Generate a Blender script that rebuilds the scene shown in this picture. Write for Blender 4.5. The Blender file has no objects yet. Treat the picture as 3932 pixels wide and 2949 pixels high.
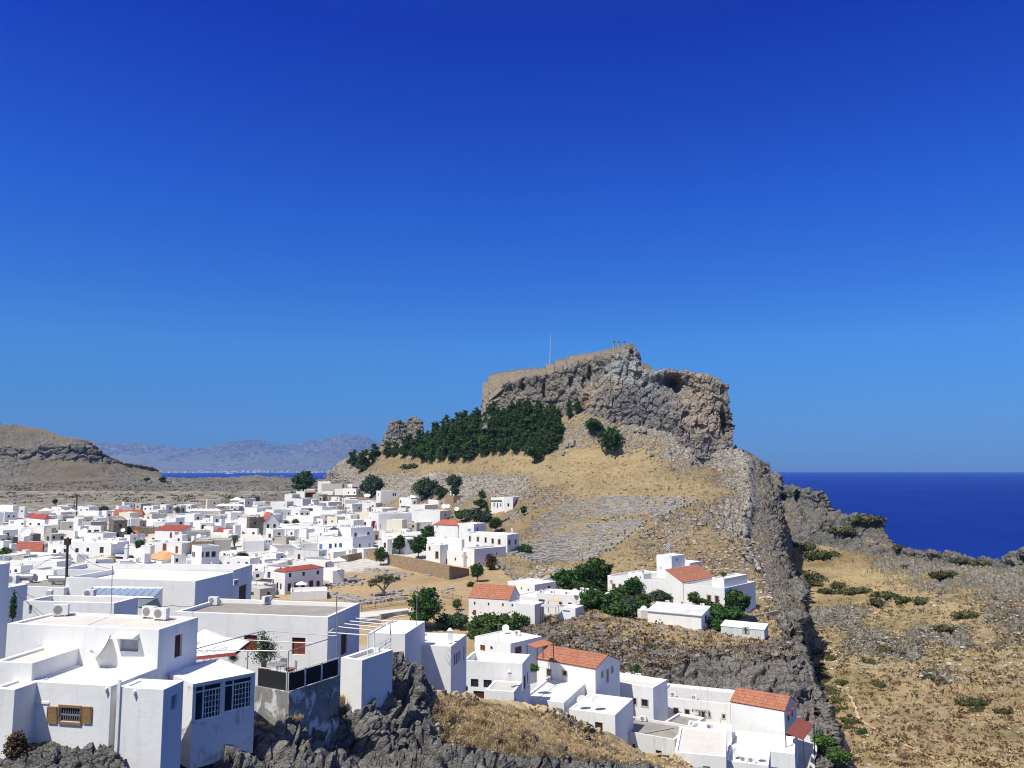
import bpy, bmesh, math, random, re
import numpy as np
from mathutils import Vector, Matrix
from mathutils.bvhtree import BVHTree
R = math.radians
random.seed(7)
scene = bpy.context.scene
COL = scene.collection

# ---------------------------------------------------------------- camera model
FPX, IW, IH = 3065.0, 3932.0, 2949.0
CAMZ = 60.0
PITCH = math.atan((1801.0 - IH / 2) / FPX)
CP, SP = math.cos(PITCH), math.sin(PITCH)
CROPS = {'S': (0, 0, 1.0), 'R1': (0, 2200, 2.212), 'R2': (900, 2200, 2.212), 'R3': (1800, 2200, 2.212),
         'R4': (2700, 2200, 1.7955), 'R5': (0, 1850, 2.765), 'R6': (700, 1850, 2.765), 'R7': (1400, 1800, 2.765),
         'R8': (2100, 1800, 2.212), 'U1': (1200, 1250, 2.212), 'U2': (2100, 1250, 2.212), 'U3': (0, 1600, 1.7015),
         'U4': (2900, 1700, 2.1434), 'U5': (1050, 1800, 3.403), 'U6': (1600, 1800, 3.6867),
         'V1': (0, 1900, 5.027), 'V2': (400, 1900, 5.027), 'V3': (800, 1900, 5.027), 'V4': (1100, 1820, 5.027)}

def src(crop, x, y):
    a, b, s = CROPS[crop]
    return a + x / s, b + y / s

def ray(px, py):
    u = (px - IW / 2) / FPX; v = (IH / 2 - py) / FPX
    return Vector((u, CP - v * SP, SP + v * CP))

def at(px, py, Y):
    d = ray(px, py)
    k = Y / d.y
    return Vector((d.x * k, Y, CAMZ + d.z * k))

def proj(p):
    y, z = p[1], p[2] - CAMZ
    f = y * CP + z * SP; u = -y * SP + z * CP
    return IW / 2 + FPX * p[0] / f, IH / 2 - FPX * u / f

# ---------------------------------------------------------------- noise
_rng = np.random.RandomState(5)
_perm = _rng.permutation(256); _perm = np.concatenate([_perm, _perm, _perm])
_g = _rng.normal(size=(256, 3)); _g /= np.linalg.norm(_g, axis=1)[:, None]
_jit = _rng.rand(256, 3)

def _h(i, j, k):
    return _perm[_perm[_perm[i & 255] + (j & 255)] + (k & 255)]

def perlin(P):
    i = np.floor(P).astype(np.int64); f = P - i
    w = f * f * f * (f * (f * 6 - 15) + 10)
    out = np.zeros(len(P))
    for a in (0, 1):
        for b in (0, 1):
            for c in (0, 1):
                g = _g[_h(i[:, 0] + a, i[:, 1] + b, i[:, 2] + c)]
                d = f - np.array([a, b, c])
                ww = (w[:, 0] if a else 1 - w[:, 0]) * (w[:, 1] if b else 1 - w[:, 1]) * (w[:, 2] if c else 1 - w[:, 2])
                out += ww * (g * d).sum(1)
    return out * 1.6

def fbm(P, oct=4, gain=0.5, ridged=False):
    o = np.zeros(len(P)); a = 1.0; s = 1.0; t = 0
    for k in range(oct):
        n = perlin(P * s + 17.3 * k)
        if ridged: n = 1 - 2 * np.abs(n)
        o += a * n; t += a; a *= gain; s *= 2.03
    return o / t

def worley(P):
    i = np.floor(P).astype(np.int64)
    f1 = np.full(len(P), 9.0); f2 = np.full(len(P), 9.0); idn = np.zeros(len(P)); dv = np.zeros((len(P), 3)); gi = np.zeros(len(P), int)
    for a in (-1, 0, 1):
        for b in (-1, 0, 1):
            for c in (-1, 0, 1):
                h = _h(i[:, 0] + a, i[:, 1] + b, i[:, 2] + c)
                q = i + np.array([a, b, c]) + _jit[h]
                d = np.sqrt(((P - q) ** 2).sum(1))
                m = d < f1
                dv[m] = (P - q)[m]; gi[m] = h[m]
                f2 = np.where(m, f1, np.minimum(f2, d)); idn = np.where(m, h / 256.0, idn); f1 = np.where(m, d, f1)
    return f1, f2, idn, (dv * _g[gi]).sum(1)

# ---------------------------------------------------------------- materials
MATS = {}
def nm(name):
    m = bpy.data.materials.new(name); m.use_nodes = True
    nt = m.node_tree; b = nt.nodes['Principled BSDF']
    MATS[name] = m
    return m, nt, b

def node(nt, t, **k):
    n = nt.nodes.new(t)
    for a, v in k.items():
        if a.startswith('i_'):
            key = a[2:].replace('_', ' ')
            n.inputs[key].default_value = v
        else: setattr(n, a, v)
    return n

def noise(nt, vec, scale, detail=4, rough=0.55, dist=0.0):
    n = node(nt, 'ShaderNodeTexNoise'); n.inputs['Scale'].default_value = scale
    n.inputs['Detail'].default_value = detail; n.inputs['Roughness'].default_value = rough; n.inputs['Distortion'].default_value = dist
    if vec is not None: nt.links.new(vec, n.inputs['Vector'])
    return n.outputs['Fac']

def ramp(nt, fac, stops):
    r = node(nt, 'ShaderNodeValToRGB')
    e = r.color_ramp.elements
    while len(e) < len(stops): e.new(0.5)
    for q, (p, c) in zip(e, stops):
        q.position = p
        q.color = (c, c, c, 1) if isinstance(c, (int, float)) else (*c, 1)
    nt.links.new(fac, r.inputs['Fac'])
    return r.outputs['Color']

def mix(nt, fac, a, b, mode='MIX'):
    n = node(nt, 'ShaderNodeMix', data_type='RGBA', blend_type=mode)
    for s, v in ((n.inputs['Factor'], fac), (n.inputs[6], a), (n.inputs[7], b)):
        if isinstance(v, (int, float)): s.default_value = v
        elif isinstance(v, tuple): s.default_value = (*v, 1)
        else: nt.links.new(v, s)
    return n.outputs[2]

def mth(nt, op, a, b=None, c=None, clamp=False):
    n = node(nt, 'ShaderNodeMath', operation=op, use_clamp=clamp)
    for s, v in zip(n.inputs, (a, b, c)):
        if v is None: continue
        if isinstance(v, (int, float)): s.default_value = v
        else: nt.links.new(v, s)
    return n.outputs[0]

def bump(nt, b, h, strength, dist):
    n = node(nt, 'ShaderNodeBump'); n.inputs['Strength'].default_value = strength; n.inputs['Distance'].default_value = dist
    nt.links.new(h, n.inputs['Height']); nt.links.new(n.outputs['Normal'], b.inputs['Normal'])
    return n

def coord(nt, obj=False, scale=None):
    if obj:
        v = node(nt, 'ShaderNodeTexCoord').outputs['Object']
    else:
        v = node(nt, 'ShaderNodeNewGeometry').outputs['Position']
    if scale:
        m = node(nt, 'ShaderNodeMapping'); m.inputs['Scale'].default_value = scale
        nt.links.new(v, m.inputs['Vector']); v = m.outputs['Vector']
    return v

def plain(name, col, rough=0.6, metal=0.0, var=0.12, scale=1.5, bmp=0.0, spec=0.3):
    m, nt, b = nm(name)
    v = coord(nt)
    f = noise(nt, v, scale, 4)
    lo = tuple(c * (1 - var) for c in col); hi = tuple(min(1, c * (1 + var)) for c in col)
    nt.links.new(ramp(nt, f, [(0.3, lo), (0.7, hi)]), b.inputs['Base Color'])
    b.inputs['Roughness'].default_value = rough; b.inputs['Metallic'].default_value = metal
    b.inputs['Specular IOR Level'].default_value = spec
    if bmp: bump(nt, b, noise(nt, v, scale * 4, 5), 0.5, bmp)
    return m

def whitewash(name, col=(0.80, 0.80, 0.79), dirt=0.10, dirtcol=(0.55, 0.54, 0.5)):
    m, nt, b = nm(name)
    v = coord(nt)
    big = noise(nt, v, 0.35, 5, 0.6)
    vs = coord(nt, scale=(1.6, 1.6, 0.22))
    streak = noise(nt, vs, 1.0, 5, 0.65)
    c = mix(nt, ramp(nt, big, [(0.35, 0.0), (0.75, 1.0)]), col, tuple(x * 0.93 for x in col))
    c2 = mix(nt, mth(nt, 'MULTIPLY', ramp(nt, streak, [(0.52, 0.0), (0.75, 1.0)]), dirt * 3), c, dirtcol)
    nt.links.new(c2, b.inputs['Base Color'])
    b.inputs['Roughness'].default_value = 0.85; b.inputs['Specular IOR Level'].default_value = 0.15
    h = mth(nt, 'ADD', noise(nt, v, 1.2, 4), mth(nt, 'MULTIPLY', noise(nt, v, 9.0, 3), 0.25))
    bump(nt, b, h, 0.45, 0.05)
    return m

def roofmat(name, a, bcol, stain=(0.25, 0.24, 0.22), amt=0.5):
    m, nt, b = nm(name)
    v = coord(nt)
    f = noise(nt, v, 0.45, 6, 0.65, 0.6)
    c = mix(nt, ramp(nt, f, [(0.3, 0.0), (0.7, 1.0)]), a, bcol)
    g = noise(nt, coord(nt, scale=(1, 0.5, 1)), 0.9, 6, 0.7, 1.0)
    c = mix(nt, mth(nt, 'MULTIPLY', ramp(nt, g, [(0.5, 0.0), (0.72, 1.0)]), amt), c, stain)
    nt.links.new(c, b.inputs['Base Color']); b.inputs['Roughness'].default_value = 0.9
    b.inputs['Specular IOR Level'].default_value = 0.1
    bump(nt, b, noise(nt, v, 3, 5), 0.4, 0.03)
    return m

def tilemat(name, a, bcol, c3):
    # rows of clay tiles: the UV runs metres along the eaves (u) and down the slope (v)
    m, nt, b = nm(name)
    uv = node(nt, 'ShaderNodeUVMap').outputs['UV']
    sep = node(nt, 'ShaderNodeSeparateXYZ'); nt.links.new(uv, sep.inputs[0])
    w = node(nt, 'ShaderNodeTexWave', wave_type='BANDS', bands_direction='X', wave_profile='SIN')
    w.inputs['Scale'].default_value = 0.22 * 3.14; w.inputs['Distortion'].default_value = 0.15
    nt.links.new(uv, w.inputs['Vector'])
    fr = mth(nt, 'FRACT', mth(nt, 'MULTIPLY', sep.outputs[1], 1.6))
    br = node(nt, 'ShaderNodeTexVoronoi'); br.inputs['Scale'].default_value = 3.0
    nt.links.new(uv, br.inputs['Vector'])
    big = noise(nt, coord(nt), 0.8, 5, 0.6)
    col = mix(nt, br.outputs['Color'], a, bcol)
    sepc = node(nt, 'ShaderNodeSeparateColor'); nt.links.new(br.outputs['Color'], sepc.inputs[0])
    col = mix(nt, sepc.outputs[0], a, bcol)
    col = mix(nt, mth(nt, 'MULTIPLY', ramp(nt, big, [(0.5, 0.0), (0.75, 1.0)]), 0.6), col, c3)
    dark = ramp(nt, fr, [(0.0, 0.5), (0.2, 1.0)])
    col = mix(nt, 1.0, col, dark, 'MULTIPLY')
    nt.links.new(col, b.inputs['Base Color']); b.inputs['Roughness'].default_value = 0.85
    b.inputs['Specular IOR Level'].default_value = 0.15
    h = mth(nt, 'ADD', w.outputs['Fac'], mth(nt, 'MULTIPLY', fr, -0.6))
    bump(nt, b, h, 0.9, 0.12)
    return m

def stonemat(name, cols, scale=1.0, mortar=0.55, bd=0.08, obj=False):
    m, nt, b = nm(name)
    v = coord(nt, scale=(scale, scale, scale * 1.8))
    nz = node(nt, 'ShaderNodeTexNoise'); nz.inputs['Scale'].default_value = 1.3; nt.links.new(v, nz.inputs['Vector'])
    vv = mix(nt, 0.25, v, nz.outputs['Color'])
    e = node(nt, 'ShaderNodeTexVoronoi', feature='DISTANCE_TO_EDGE'); nt.links.new(vv, e.inputs['Vector']); e.inputs['Scale'].default_value = 1.6
    c = node(nt, 'ShaderNodeTexVoronoi'); nt.links.new(vv, c.inputs['Vector']); c.inputs['Scale'].default_value = 1.6
    sc = node(nt, 'ShaderNodeSeparateColor'); nt.links.new(c.outputs['Color'], sc.inputs[0])
    col = ramp(nt, sc.outputs[0], [(0.0, cols[0]), (0.4, cols[1]), (0.8, cols[2]), (1.0, cols[3])])
    g = noise(nt, v, 4, 5, 0.65)
    col = mix(nt, 1.0, col, ramp(nt, g, [(0.25, 0.6), (0.75, 1.15)]), 'MULTIPLY')
    ed = ramp(nt, e.outputs['Distance'], [(0.0, mortar), (0.08, 1.0)])
    col = mix(nt, 1.0, col, ed, 'MULTIPLY')
    nt.links.new(col, b.inputs['Base Color']); b.inputs['Roughness'].default_value = 0.95; b.inputs['Specular IOR Level'].default_value = 0.1
    bump(nt, b, mth(nt, 'ADD', ramp(nt, e.outputs['Distance'], [(0, 0.0), (0.15, 1.0)]), g), 0.8, bd)
    return m

def terrainmat(name, grass, rock, scale=1.0, grass_dark=(0.16, 0.10, 0.05), warm=(0.42, 0.30, 0.19), green=0.0, strata=(1, 1, 2.2), bd=0.5, pale=(0.46, 0.44, 0.40), thresh=0.5, shrub=0.25, palelo=0.5, spots=()):
    """dry grass and grey limestone, mixed by the painted 'rock' amount, the slope and noise"""
    m, nt, b = nm(name)
    v = coord(nt)
    att = node(nt, 'ShaderNodeAttribute', attribute_name='rock').outputs['Fac']
    geo = node(nt, 'ShaderNodeNewGeometry')
    sep = node(nt, 'ShaderNodeSeparateXYZ'); nt.links.new(geo.outputs['Normal'], sep.inputs[0])
    steep = mth(nt, 'SUBTRACT', 0.9, sep.outputs[2])
    n1 = noise(nt, v, 0.05 * scale, 6, 0.62, 0.4)
    n2 = noise(nt, v, 0.42 * scale, 6, 0.65, 0.5)
    n3 = noise(nt, coord(nt, scale=strata), 1.1 * scale, 7, 0.72, 0.8)
    vs = node(nt, 'ShaderNodeTexVoronoi', feature='DISTANCE_TO_EDGE'); vs.inputs['Scale'].default_value = 0.55 * scale
    wv = mix(nt, 0.5, coord(nt, scale=strata), mix(nt, 1.0, node_noise_col(nt, v, 0.45 * scale), (3.0, 3.0, 3.0), 'MULTIPLY'))
    nt.links.new(wv, vs.inputs['Vector'])
    # rock colour
    rc = ramp(nt, n3, [(0.28, tuple(c * 0.6 for c in rock)), (0.44, rock), (0.56, tuple(c * 1.3 for c in rock)), (0.7, pale)])
    rc = mix(nt, mth(nt, 'MULTIPLY', ramp(nt, n1, [(palelo, 0.0), (0.7, 1.0)]), 0.45), rc, pale)
    rc = mix(nt, mth(nt, 'MULTIPLY', ramp(nt, n2, [(0.55, 0.0), (0.75, 1.0)]), 0.45), rc, warm)
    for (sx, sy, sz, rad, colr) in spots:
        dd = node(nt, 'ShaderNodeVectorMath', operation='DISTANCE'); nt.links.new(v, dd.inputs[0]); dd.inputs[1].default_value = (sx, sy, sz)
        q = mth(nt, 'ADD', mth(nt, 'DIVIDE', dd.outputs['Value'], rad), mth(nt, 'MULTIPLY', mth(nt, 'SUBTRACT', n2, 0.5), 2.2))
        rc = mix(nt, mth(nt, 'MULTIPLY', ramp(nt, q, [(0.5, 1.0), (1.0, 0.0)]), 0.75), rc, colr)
    crack = ramp(nt, vs.outputs['Distance'], [(0.0, 0.3), (0.07, 1.0)])
    rc = mix(nt, 0.55, rc, crack, 'MULTIPLY')
    # grass colour
    gc = ramp(nt, n2, [(0.3, tuple(c * 0.78 for c in grass)), (0.55, grass), (0.75, tuple(min(1, c * 1.22) for c in grass))])
    ns = noise(nt, v, 0.9 * scale, 5, 0.6)
    gc = mix(nt, 1.0, gc, ramp(nt, noise(nt, v, 0.022 * scale, 5, 0.6, 0.8), [(0.32, (0.74, 0.70, 0.66)), (0.5, (0.96, 0.96, 0.96)), (0.68, (1.15, 1.13, 1.05))]), 'MULTIPLY')
    gc = mix(nt, mth(nt, 'MULTIPLY', ramp(nt, ns, [(0.55, 0.0), (0.66, 1.0)]), shrub * 1.6), gc, grass_dark)
    if green:
        gc = mix(nt, mth(nt, 'MULTIPLY', ramp(nt, n1, [(0.5, 0.0), (0.62, 1.0)]), green), gc, (0.10, 0.10, 0.035))
    fac = mth(nt, 'ADD', att, mth(nt, 'MULTIPLY', mth(nt, 'SUBTRACT', n2, 0.5), 1.3))
    fac = mth(nt, 'ADD', fac, mth(nt, 'MULTIPLY', mth(nt, 'SUBTRACT', ns, 0.5), 0.9))
    fac = mth(nt, 'ADD', fac, mth(nt, 'MULTIPLY', steep, 0.7))
    fac = ramp(nt, fac, [(thresh - 0.06, 0.0), (thresh + 0.08, 1.0)])
    nt.links.new(mix(nt, fac, gc, rc), b.inputs['Base Color'])
    b.inputs['Roughness'].default_value = 0.95; b.inputs['Specular IOR Level'].default_value = 0.08
    hr = mth(nt, 'ADD', mth(nt, 'MULTIPLY', n3, 1.6), ramp(nt, vs.outputs['Distance'], [(0, 0.0), (0.12, 0.5)]))
    hg = mth(nt, 'MULTIPLY', ns, 0.35)
    mx = node(nt, 'ShaderNodeMix', data_type='FLOAT')
    nt.links.new(fac, mx.inputs[0]); nt.links.new(hg, mx.inputs[2]); nt.links.new(hr, mx.inputs[3])
    bump(nt, b, mx.outputs[0], 1.0, bd)
    return m

def node_noise_col(nt, v, s):
    n = node(nt, 'ShaderNodeTexNoise'); n.inputs['Scale'].default_value = s; nt.links.new(v, n.inputs['Vector'])
    return n.outputs['Color']

def leafmat(name, a, bcol, tr=0.25):
    m, nt, b = nm(name)
    v = coord(nt)
    oi = node(nt, 'ShaderNodeObjectInfo')
    f = noise(nt, v, 0.9, 3)
    isl = node(nt, 'ShaderNodeNewGeometry').outputs['Random Per Island']
    k = mth(nt, 'ADD', mth(nt, 'MULTIPLY', f, 0.6), mth(nt, 'MULTIPLY', isl, 0.45))
    c = ramp(nt, k, [(0.25, a), (0.8, bcol)])
    hs = node(nt, 'ShaderNodeHueSaturation')
    nt.links.new(c, hs.inputs['Color'])
    nt.links.new(mth(nt, 'MULTIPLY_ADD', oi.outputs['Random'], 0.4, 0.8), hs.inputs['Value'])
    nt.links.new(mth(nt, 'MULTIPLY_ADD', oi.outputs['Random'], 0.03, 0.485), hs.inputs['Hue'])
    nt.links.new(hs.outputs[0], b.inputs['Base Color'])
    b.inputs['Roughness'].default_value = 0.7; b.inputs['Specular IOR Level'].default_value = 0.15
    b.inputs['Subsurface Weight'].default_value = 0.0
    t = node(nt, 'ShaderNodeBsdfTranslucent'); nt.links.new(hs.outputs[0], t.inputs['Color'])
    ms = node(nt, 'ShaderNodeMixShader'); ms.inputs[0].default_value = tr
    nt.links.new(b.outputs[0], ms.inputs[1]); nt.links.new(t.outputs[0], ms.inputs[2])
    nt.links.new(ms.outputs[0], nt.nodes['Material Output'].inputs['Surface'])
    return m

# ---------------------------------------------------------------- mesh builder
class MB:
    def __init__(s):
        s.v = []; s.f = []; s.uv = None
    def add(s, vs, fs):
        n = len(s.v); s.v.extend([tuple(p) for p in vs]); s.f.extend([tuple(i + n for i in f) for f in fs]); return s
    def quad(s, a, b, c, d): return s.add([a, b, c, d], [(0, 1, 2, 3)])
    def box(s, c, size, rz=0.0, ax=None):
        """box with its centre c, sizes, turned by rz about z"""
        cx, cy, cz = c; hx, hy, hz = (q / 2 for q in size); co, si = math.cos(rz), math.sin(rz)
        vs = []
        for k in (-1, 1):
            for i, j in ((-1, -1), (1, -1), (1, 1), (-1, 1)):
                x, y = i * hx, j * hy
                vs.append((cx + x * co - y * si, cy + x * si + y * co, cz + k * hz))
        return s.add(vs, [(3, 2, 1, 0), (4, 5, 6, 7), (0, 1, 5, 4), (1, 2, 6, 5), (2, 3, 7, 6), (3, 0, 4, 7)])
    def obox(s, o, a, b, c):
        """box from corner o along vectors a, b, c"""
        o, a, b, c = Vector(o), Vector(a), Vector(b), Vector(c)
        p = [o, o + a, o + a + b, o + b]; p += [q + c for q in p]
        fl = a.cross(b).dot(c) < 0
        fs = [(3, 2, 1, 0), (4, 5, 6, 7), (0, 1, 5, 4), (1, 2, 6, 5), (2, 3, 7, 6), (3, 0, 4, 7)]
        if fl: fs = [f[::-1] for f in fs]
        return s.add(p, fs)
    def tube(s, pts, r, n=6, r2=None, cap=True):
        pts = [Vector(p) for p in pts]; m = len(pts)
        rings = []
        for i, p in enumerate(pts):
            d = (pts[min(i + 1, m - 1)] - pts[max(i - 1, 0)]).normalized()
            a = d.cross(Vector((0, 0, 1)));
            if a.length < 1e-3: a = Vector((1, 0, 0))
            a.normalize(); b = d.cross(a)
            rr = r if r2 is None else r + (r2 - r) * i / max(1, m - 1)
            rings.append([p + (a * math.cos(t) + b * math.sin(t)) * rr for t in (2 * math.pi * k / n for k in range(n))])
        vs = [q for g in rings for q in g]; fs = []
        for i in range(m - 1):
            for k in range(n):
                fs.append((i * n + k, i * n + (k + 1) % n, (i + 1) * n + (k + 1) % n, (i + 1) * n + k))
        if cap: fs += [tuple(range(n)), tuple(range((m - 1) * n, m * n))[::-1]]
        return s.add(vs, fs)
    def lathe(s, c, prof, n=16):
        vs = []; fs = []; c = Vector(c); m = len(prof)
        for r_, z in prof:
            for k in range(n):
                t = 2 * math.pi * k / n; vs.append((c.x + r_ * math.cos(t), c.y + r_ * math.sin(t), c.z + z))
        for i in range(m - 1):
            for k in range(n):
                fs.append((i * n + k, i * n + (k + 1) % n, (i + 1) * n + (k + 1) % n, (i + 1) * n + k))
        return s.add(vs, fs)
    def build(s, name, mat, parent=None, origin=None, smooth=False):
        o0 = Vector(origin) if origin is not None else Vector((0, 0, 0))
        if parent is not None and origin is None: o0 = worldloc(parent)
        me = bpy.data.meshes.new(name)
        me.from_pydata([(p[0] - o0.x, p[1] - o0.y, p[2] - o0.z) for p in s.v], [], s.f)
        if s.uv:
            l = me.uv_layers.new(name='UVMap')
            l.data.foreach_set('uv', [c for uvf in s.uv for c in uvf])
        if isinstance(mat, (list, tuple)):
            for q in mat: me.materials.append(q)
        else: me.materials.append(mat)
        if smooth:
            me.polygons.foreach_set('use_smooth', [True] * len(me.polygons))
        ob = bpy.data.objects.new(name, me); COL.objects.link(ob)
        if parent is not None:
            ob.parent = parent
            if origin is not None: ob.location = o0 - worldloc(parent)
        else: ob.location = o0
        return ob

def worldloc(o):
    v = Vector(o.location)
    while o.parent: o = o.parent; v = v + Vector(o.location)
    return v

def thing(name, label, cat, loc, group=None, rz=0.0):
    o = bpy.data.objects.new(name, None); COL.objects.link(o); o.empty_display_size = 0.2
    o.location = loc; o.rotation_euler = (0, 0, rz)
    o['label'] = label; o['category'] = cat
    if group: o['group'] = group
    return o
def tag(o, label, cat, group=None):
    o['label'] = label; o['category'] = cat
    if group: o['group'] = group
    return o
def copy_tree(o, loc=None, rz=None, scale=None, label=None, group=None, parent=None):
    c = o.copy(); COL.objects.link(c)
    if parent is not None: c.parent = parent
    if loc is not None: c.location = loc
    if rz is not None: c.rotation_euler = (0, 0, rz)
    if scale is not None: c.scale = (scale, scale, scale) if isinstance(scale, (int, float)) else scale
    if label: c['label'] = label
    if group: c['group'] = group
    for ch in list(o.children): copy_tree(ch, parent=c)
    return c
# ---------------------------------------------------------------- terrain sheets
def catmull(A, n):
    """resample the control rows A (M,K,D) to n samples along axis 0"""
    M = len(A); t = np.linspace(0, M - 1, n); i = np.clip(np.floor(t).astype(int), 0, M - 2); f = (t - i)[:, None, None]
    P0 = A[np.clip(i - 1, 0, M - 1)]; P1 = A[i]; P2 = A[i + 1]; P3 = A[np.clip(i + 2, 0, M - 1)]
    return 0.5 * ((2 * P1) + (P2 - P0) * f + (2 * P0 - 5 * P1 + 4 * P2 - P3) * f ** 2 + (3 * P1 - P0 - 3 * P2 + P3) * f ** 3)

SHEETS = {}
def sheet(name, rows, nu, nv, mat, rough=(1.0, 0.3), K=60, r=0.5, ext=None, back=None, linear=False, chunk=2.5, big=0.0, seed=0, kind='structure', smooth=False, strata=1.0, carve=None, blk=0.7, ck=0.5):
    """a surface lofted through rows of (px, py, Y[, rock]) points; rock displacement is added along the normal.
    rough = (amplitude in rock, amplitude in grass), chunk = size of the boulders in metres"""
    net = []
    for row in rows:
        w = []
        for q in row:
            rk = q[3] if len(q) > 3 else r
            p = at(q[0], q[1], q[2]); w.append((q[0], p.x, p.y, p.z, rk))
        w = np.array(w)
        # parametrise by the length of the row as seen, so that upright stretches keep their points
        seg = np.hypot(np.diff([q[0] for q in row]), 0.7 * np.diff([q[1] for q in row])); s = np.concatenate([[0], np.cumsum(seg)]); s /= s[-1]
        u = np.linspace(0, 1, K)
        line = np.stack([np.interp(u, s, w[:, c]) for c in (1, 2, 3, 4)], 1)
        net.append(line)
    net = np.array(net)
    if ext is not None:
        e = net[:, -1:, :].copy(); e[:, :, :3] += (np.array(ext) if not isinstance(ext[0], tuple) else np.array([ext[0]] * len(net))[:, None, :] * np.clip((np.arange(len(net))[:, None, None] - ext[1]) / 3.0, 0.02, 1))
        net = np.concatenate([net, e], 1)
    if back is not None:
        e = net[-1:, :, :].copy(); e[:, :, :3] += np.array(back)
        net = np.concatenate([net, e], 0)
    G = catmull(net, nv)
    G = catmull(G.transpose(1, 0, 2), nu).transpose(1, 0, 2)
    P = G[:, :, :3]; rk = np.clip(G[:, :, 3], 0, 1)
    du = np.gradient(P, axis=1); dv = np.gradient(P, axis=0)
    N = np.cross(du, dv); N /= (np.linalg.norm(N, axis=2)[:, :, None] + 1e-9)
    flip = -1 if N[:, :, 2].mean() < 0 else 1
    N *= flip
    Q = P.reshape(-1, 3).copy(); n = N.reshape(-1, 3); rr = rk.reshape(-1)
    mod = np.clip(rr + 0.9 * fbm(Q / (chunk * 6) + 3.1 + seed, 3), 0, 1.3)
    Qs = Q * np.array([1, 1, 1.7 * strata])
    warp = np.stack([fbm(Q / (chunk * 1.3) + k * 7.7 + seed, 3) for k in range(3)], 1) * 0.55
    f1, f2, idn, tl = worley(Qs / chunk + seed + warp)
    g1, g2, idm, tm = worley(Qs / (chunk * 0.4) + seed + 5 + warp * 1.2)
    crack = np.clip(1 - (f2 - f1) / 0.14, 0, 1); crack2 = np.clip(1 - (g2 - g1) / 0.16, 0, 1)
    d = mod * rough[0] * (0.45 * (idn - 0.5) + blk * tl - ck * crack + 0.12 * (idm - 0.5) + 0.28 * blk * tm - 0.3 * ck * crack2 - 0.15)
    d += mod * rough[0] * 0.6 * fbm(Q / (chunk * 3.0) + seed, 4, 0.45, True)
    d += rough[1] * fbm(Q / (chunk * 1.5) + 9 + seed, 5, 0.55)
    if big: d += big * (0.6 * fbm(Q * np.array([1, 1, 0.45]) / (chunk * 5) + 1.7 + seed, 4) - 0.7 * np.abs(fbm(Q * np.array([1.3, 1.3, 0.4]) / (chunk * 3.2) + 4.2 + seed, 3)))
    Q += n * d[:, None]
    if carve is not None: Q = carve(Q)
    idx = np.arange(nu * nv).reshape(nv, nu)
    a = idx[:-1, :-1].ravel(); b = idx[:-1, 1:].ravel(); c = idx[1:, 1:].ravel(); e = idx[1:, :-1].ravel()
    F = np.stack([a, b, c, e], 1)
    if flip < 0: F = F[:, ::-1]
    me = bpy.data.meshes.new(name)
    me.vertices.add(len(Q)); me.vertices.foreach_set('co', Q.ravel())
    me.loops.add(F.size); me.loops.foreach_set('vertex_index', F.ravel().astype(np.int32))
    me.polygons.add(len(F)); me.polygons.foreach_set('loop_start', np.arange(0, F.size, 4, dtype=np.int32))
    me.update(calc_edges=True)
    at_ = me.attributes.new('rock', 'FLOAT', 'POINT'); at_.data.foreach_set('value', np.clip(mod * 0.5 + rr * 0.5, 0, 1).astype(np.float32))
    if smooth: me.polygons.foreach_set('use_smooth', [True] * len(F))
    me.materials.append(mat)
    ob = bpy.data.objects.new(name, me); COL.objects.link(ob); ob['kind'] = kind
    SHEETS[name] = dict(ob=ob, Q=Q, n=n, rk=rr, F=F, bvh=BVHTree.FromPolygons([tuple(q) for q in Q.tolist()], F.tolist()))
    return ob

def caves(spec):
    def f(Q):
        for px, py, Y, rx, rz, dep in spec:
            p = at(px, py, Y); u = (Q[:, 0] - p.x) / rx; w = (Q[:, 2] - p.z) / rz
            near = np.abs(Q[:, 1] - Y) < 25
            k = np.clip(1.25 - (u * u + w * w), 0, 1); k = k * k * (3 - 2 * k) * near
            Q[:, 1] += k * dep
        return Q
    return f

def hit(names, px, py):
    """the ground point seen at a photo pixel on the named sheets"""
    if isinstance(names, str): names = [names]
    best = None; d = ray(px, py).normalized(); o = Vector((0, 0, CAMZ))
    for k in names:
        h = SHEETS[k]['bvh'].ray_cast(o, d)
        if h[0] is not None and (best is None or h[3] < best[1]): best = (h[0], h[3])
    return best[0] if best else None

def down(names, x, y, z0=300.0):
    if isinstance(names, str): names = [names]
    best = None
    for k in names:
        h = SHEETS[k]['bvh'].ray_cast(Vector((x, y, z0)), Vector((0, 0, -1)))
        if h[0] is not None and (best is None or h[0].z > best.z): best = h[0]
    return best

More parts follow.
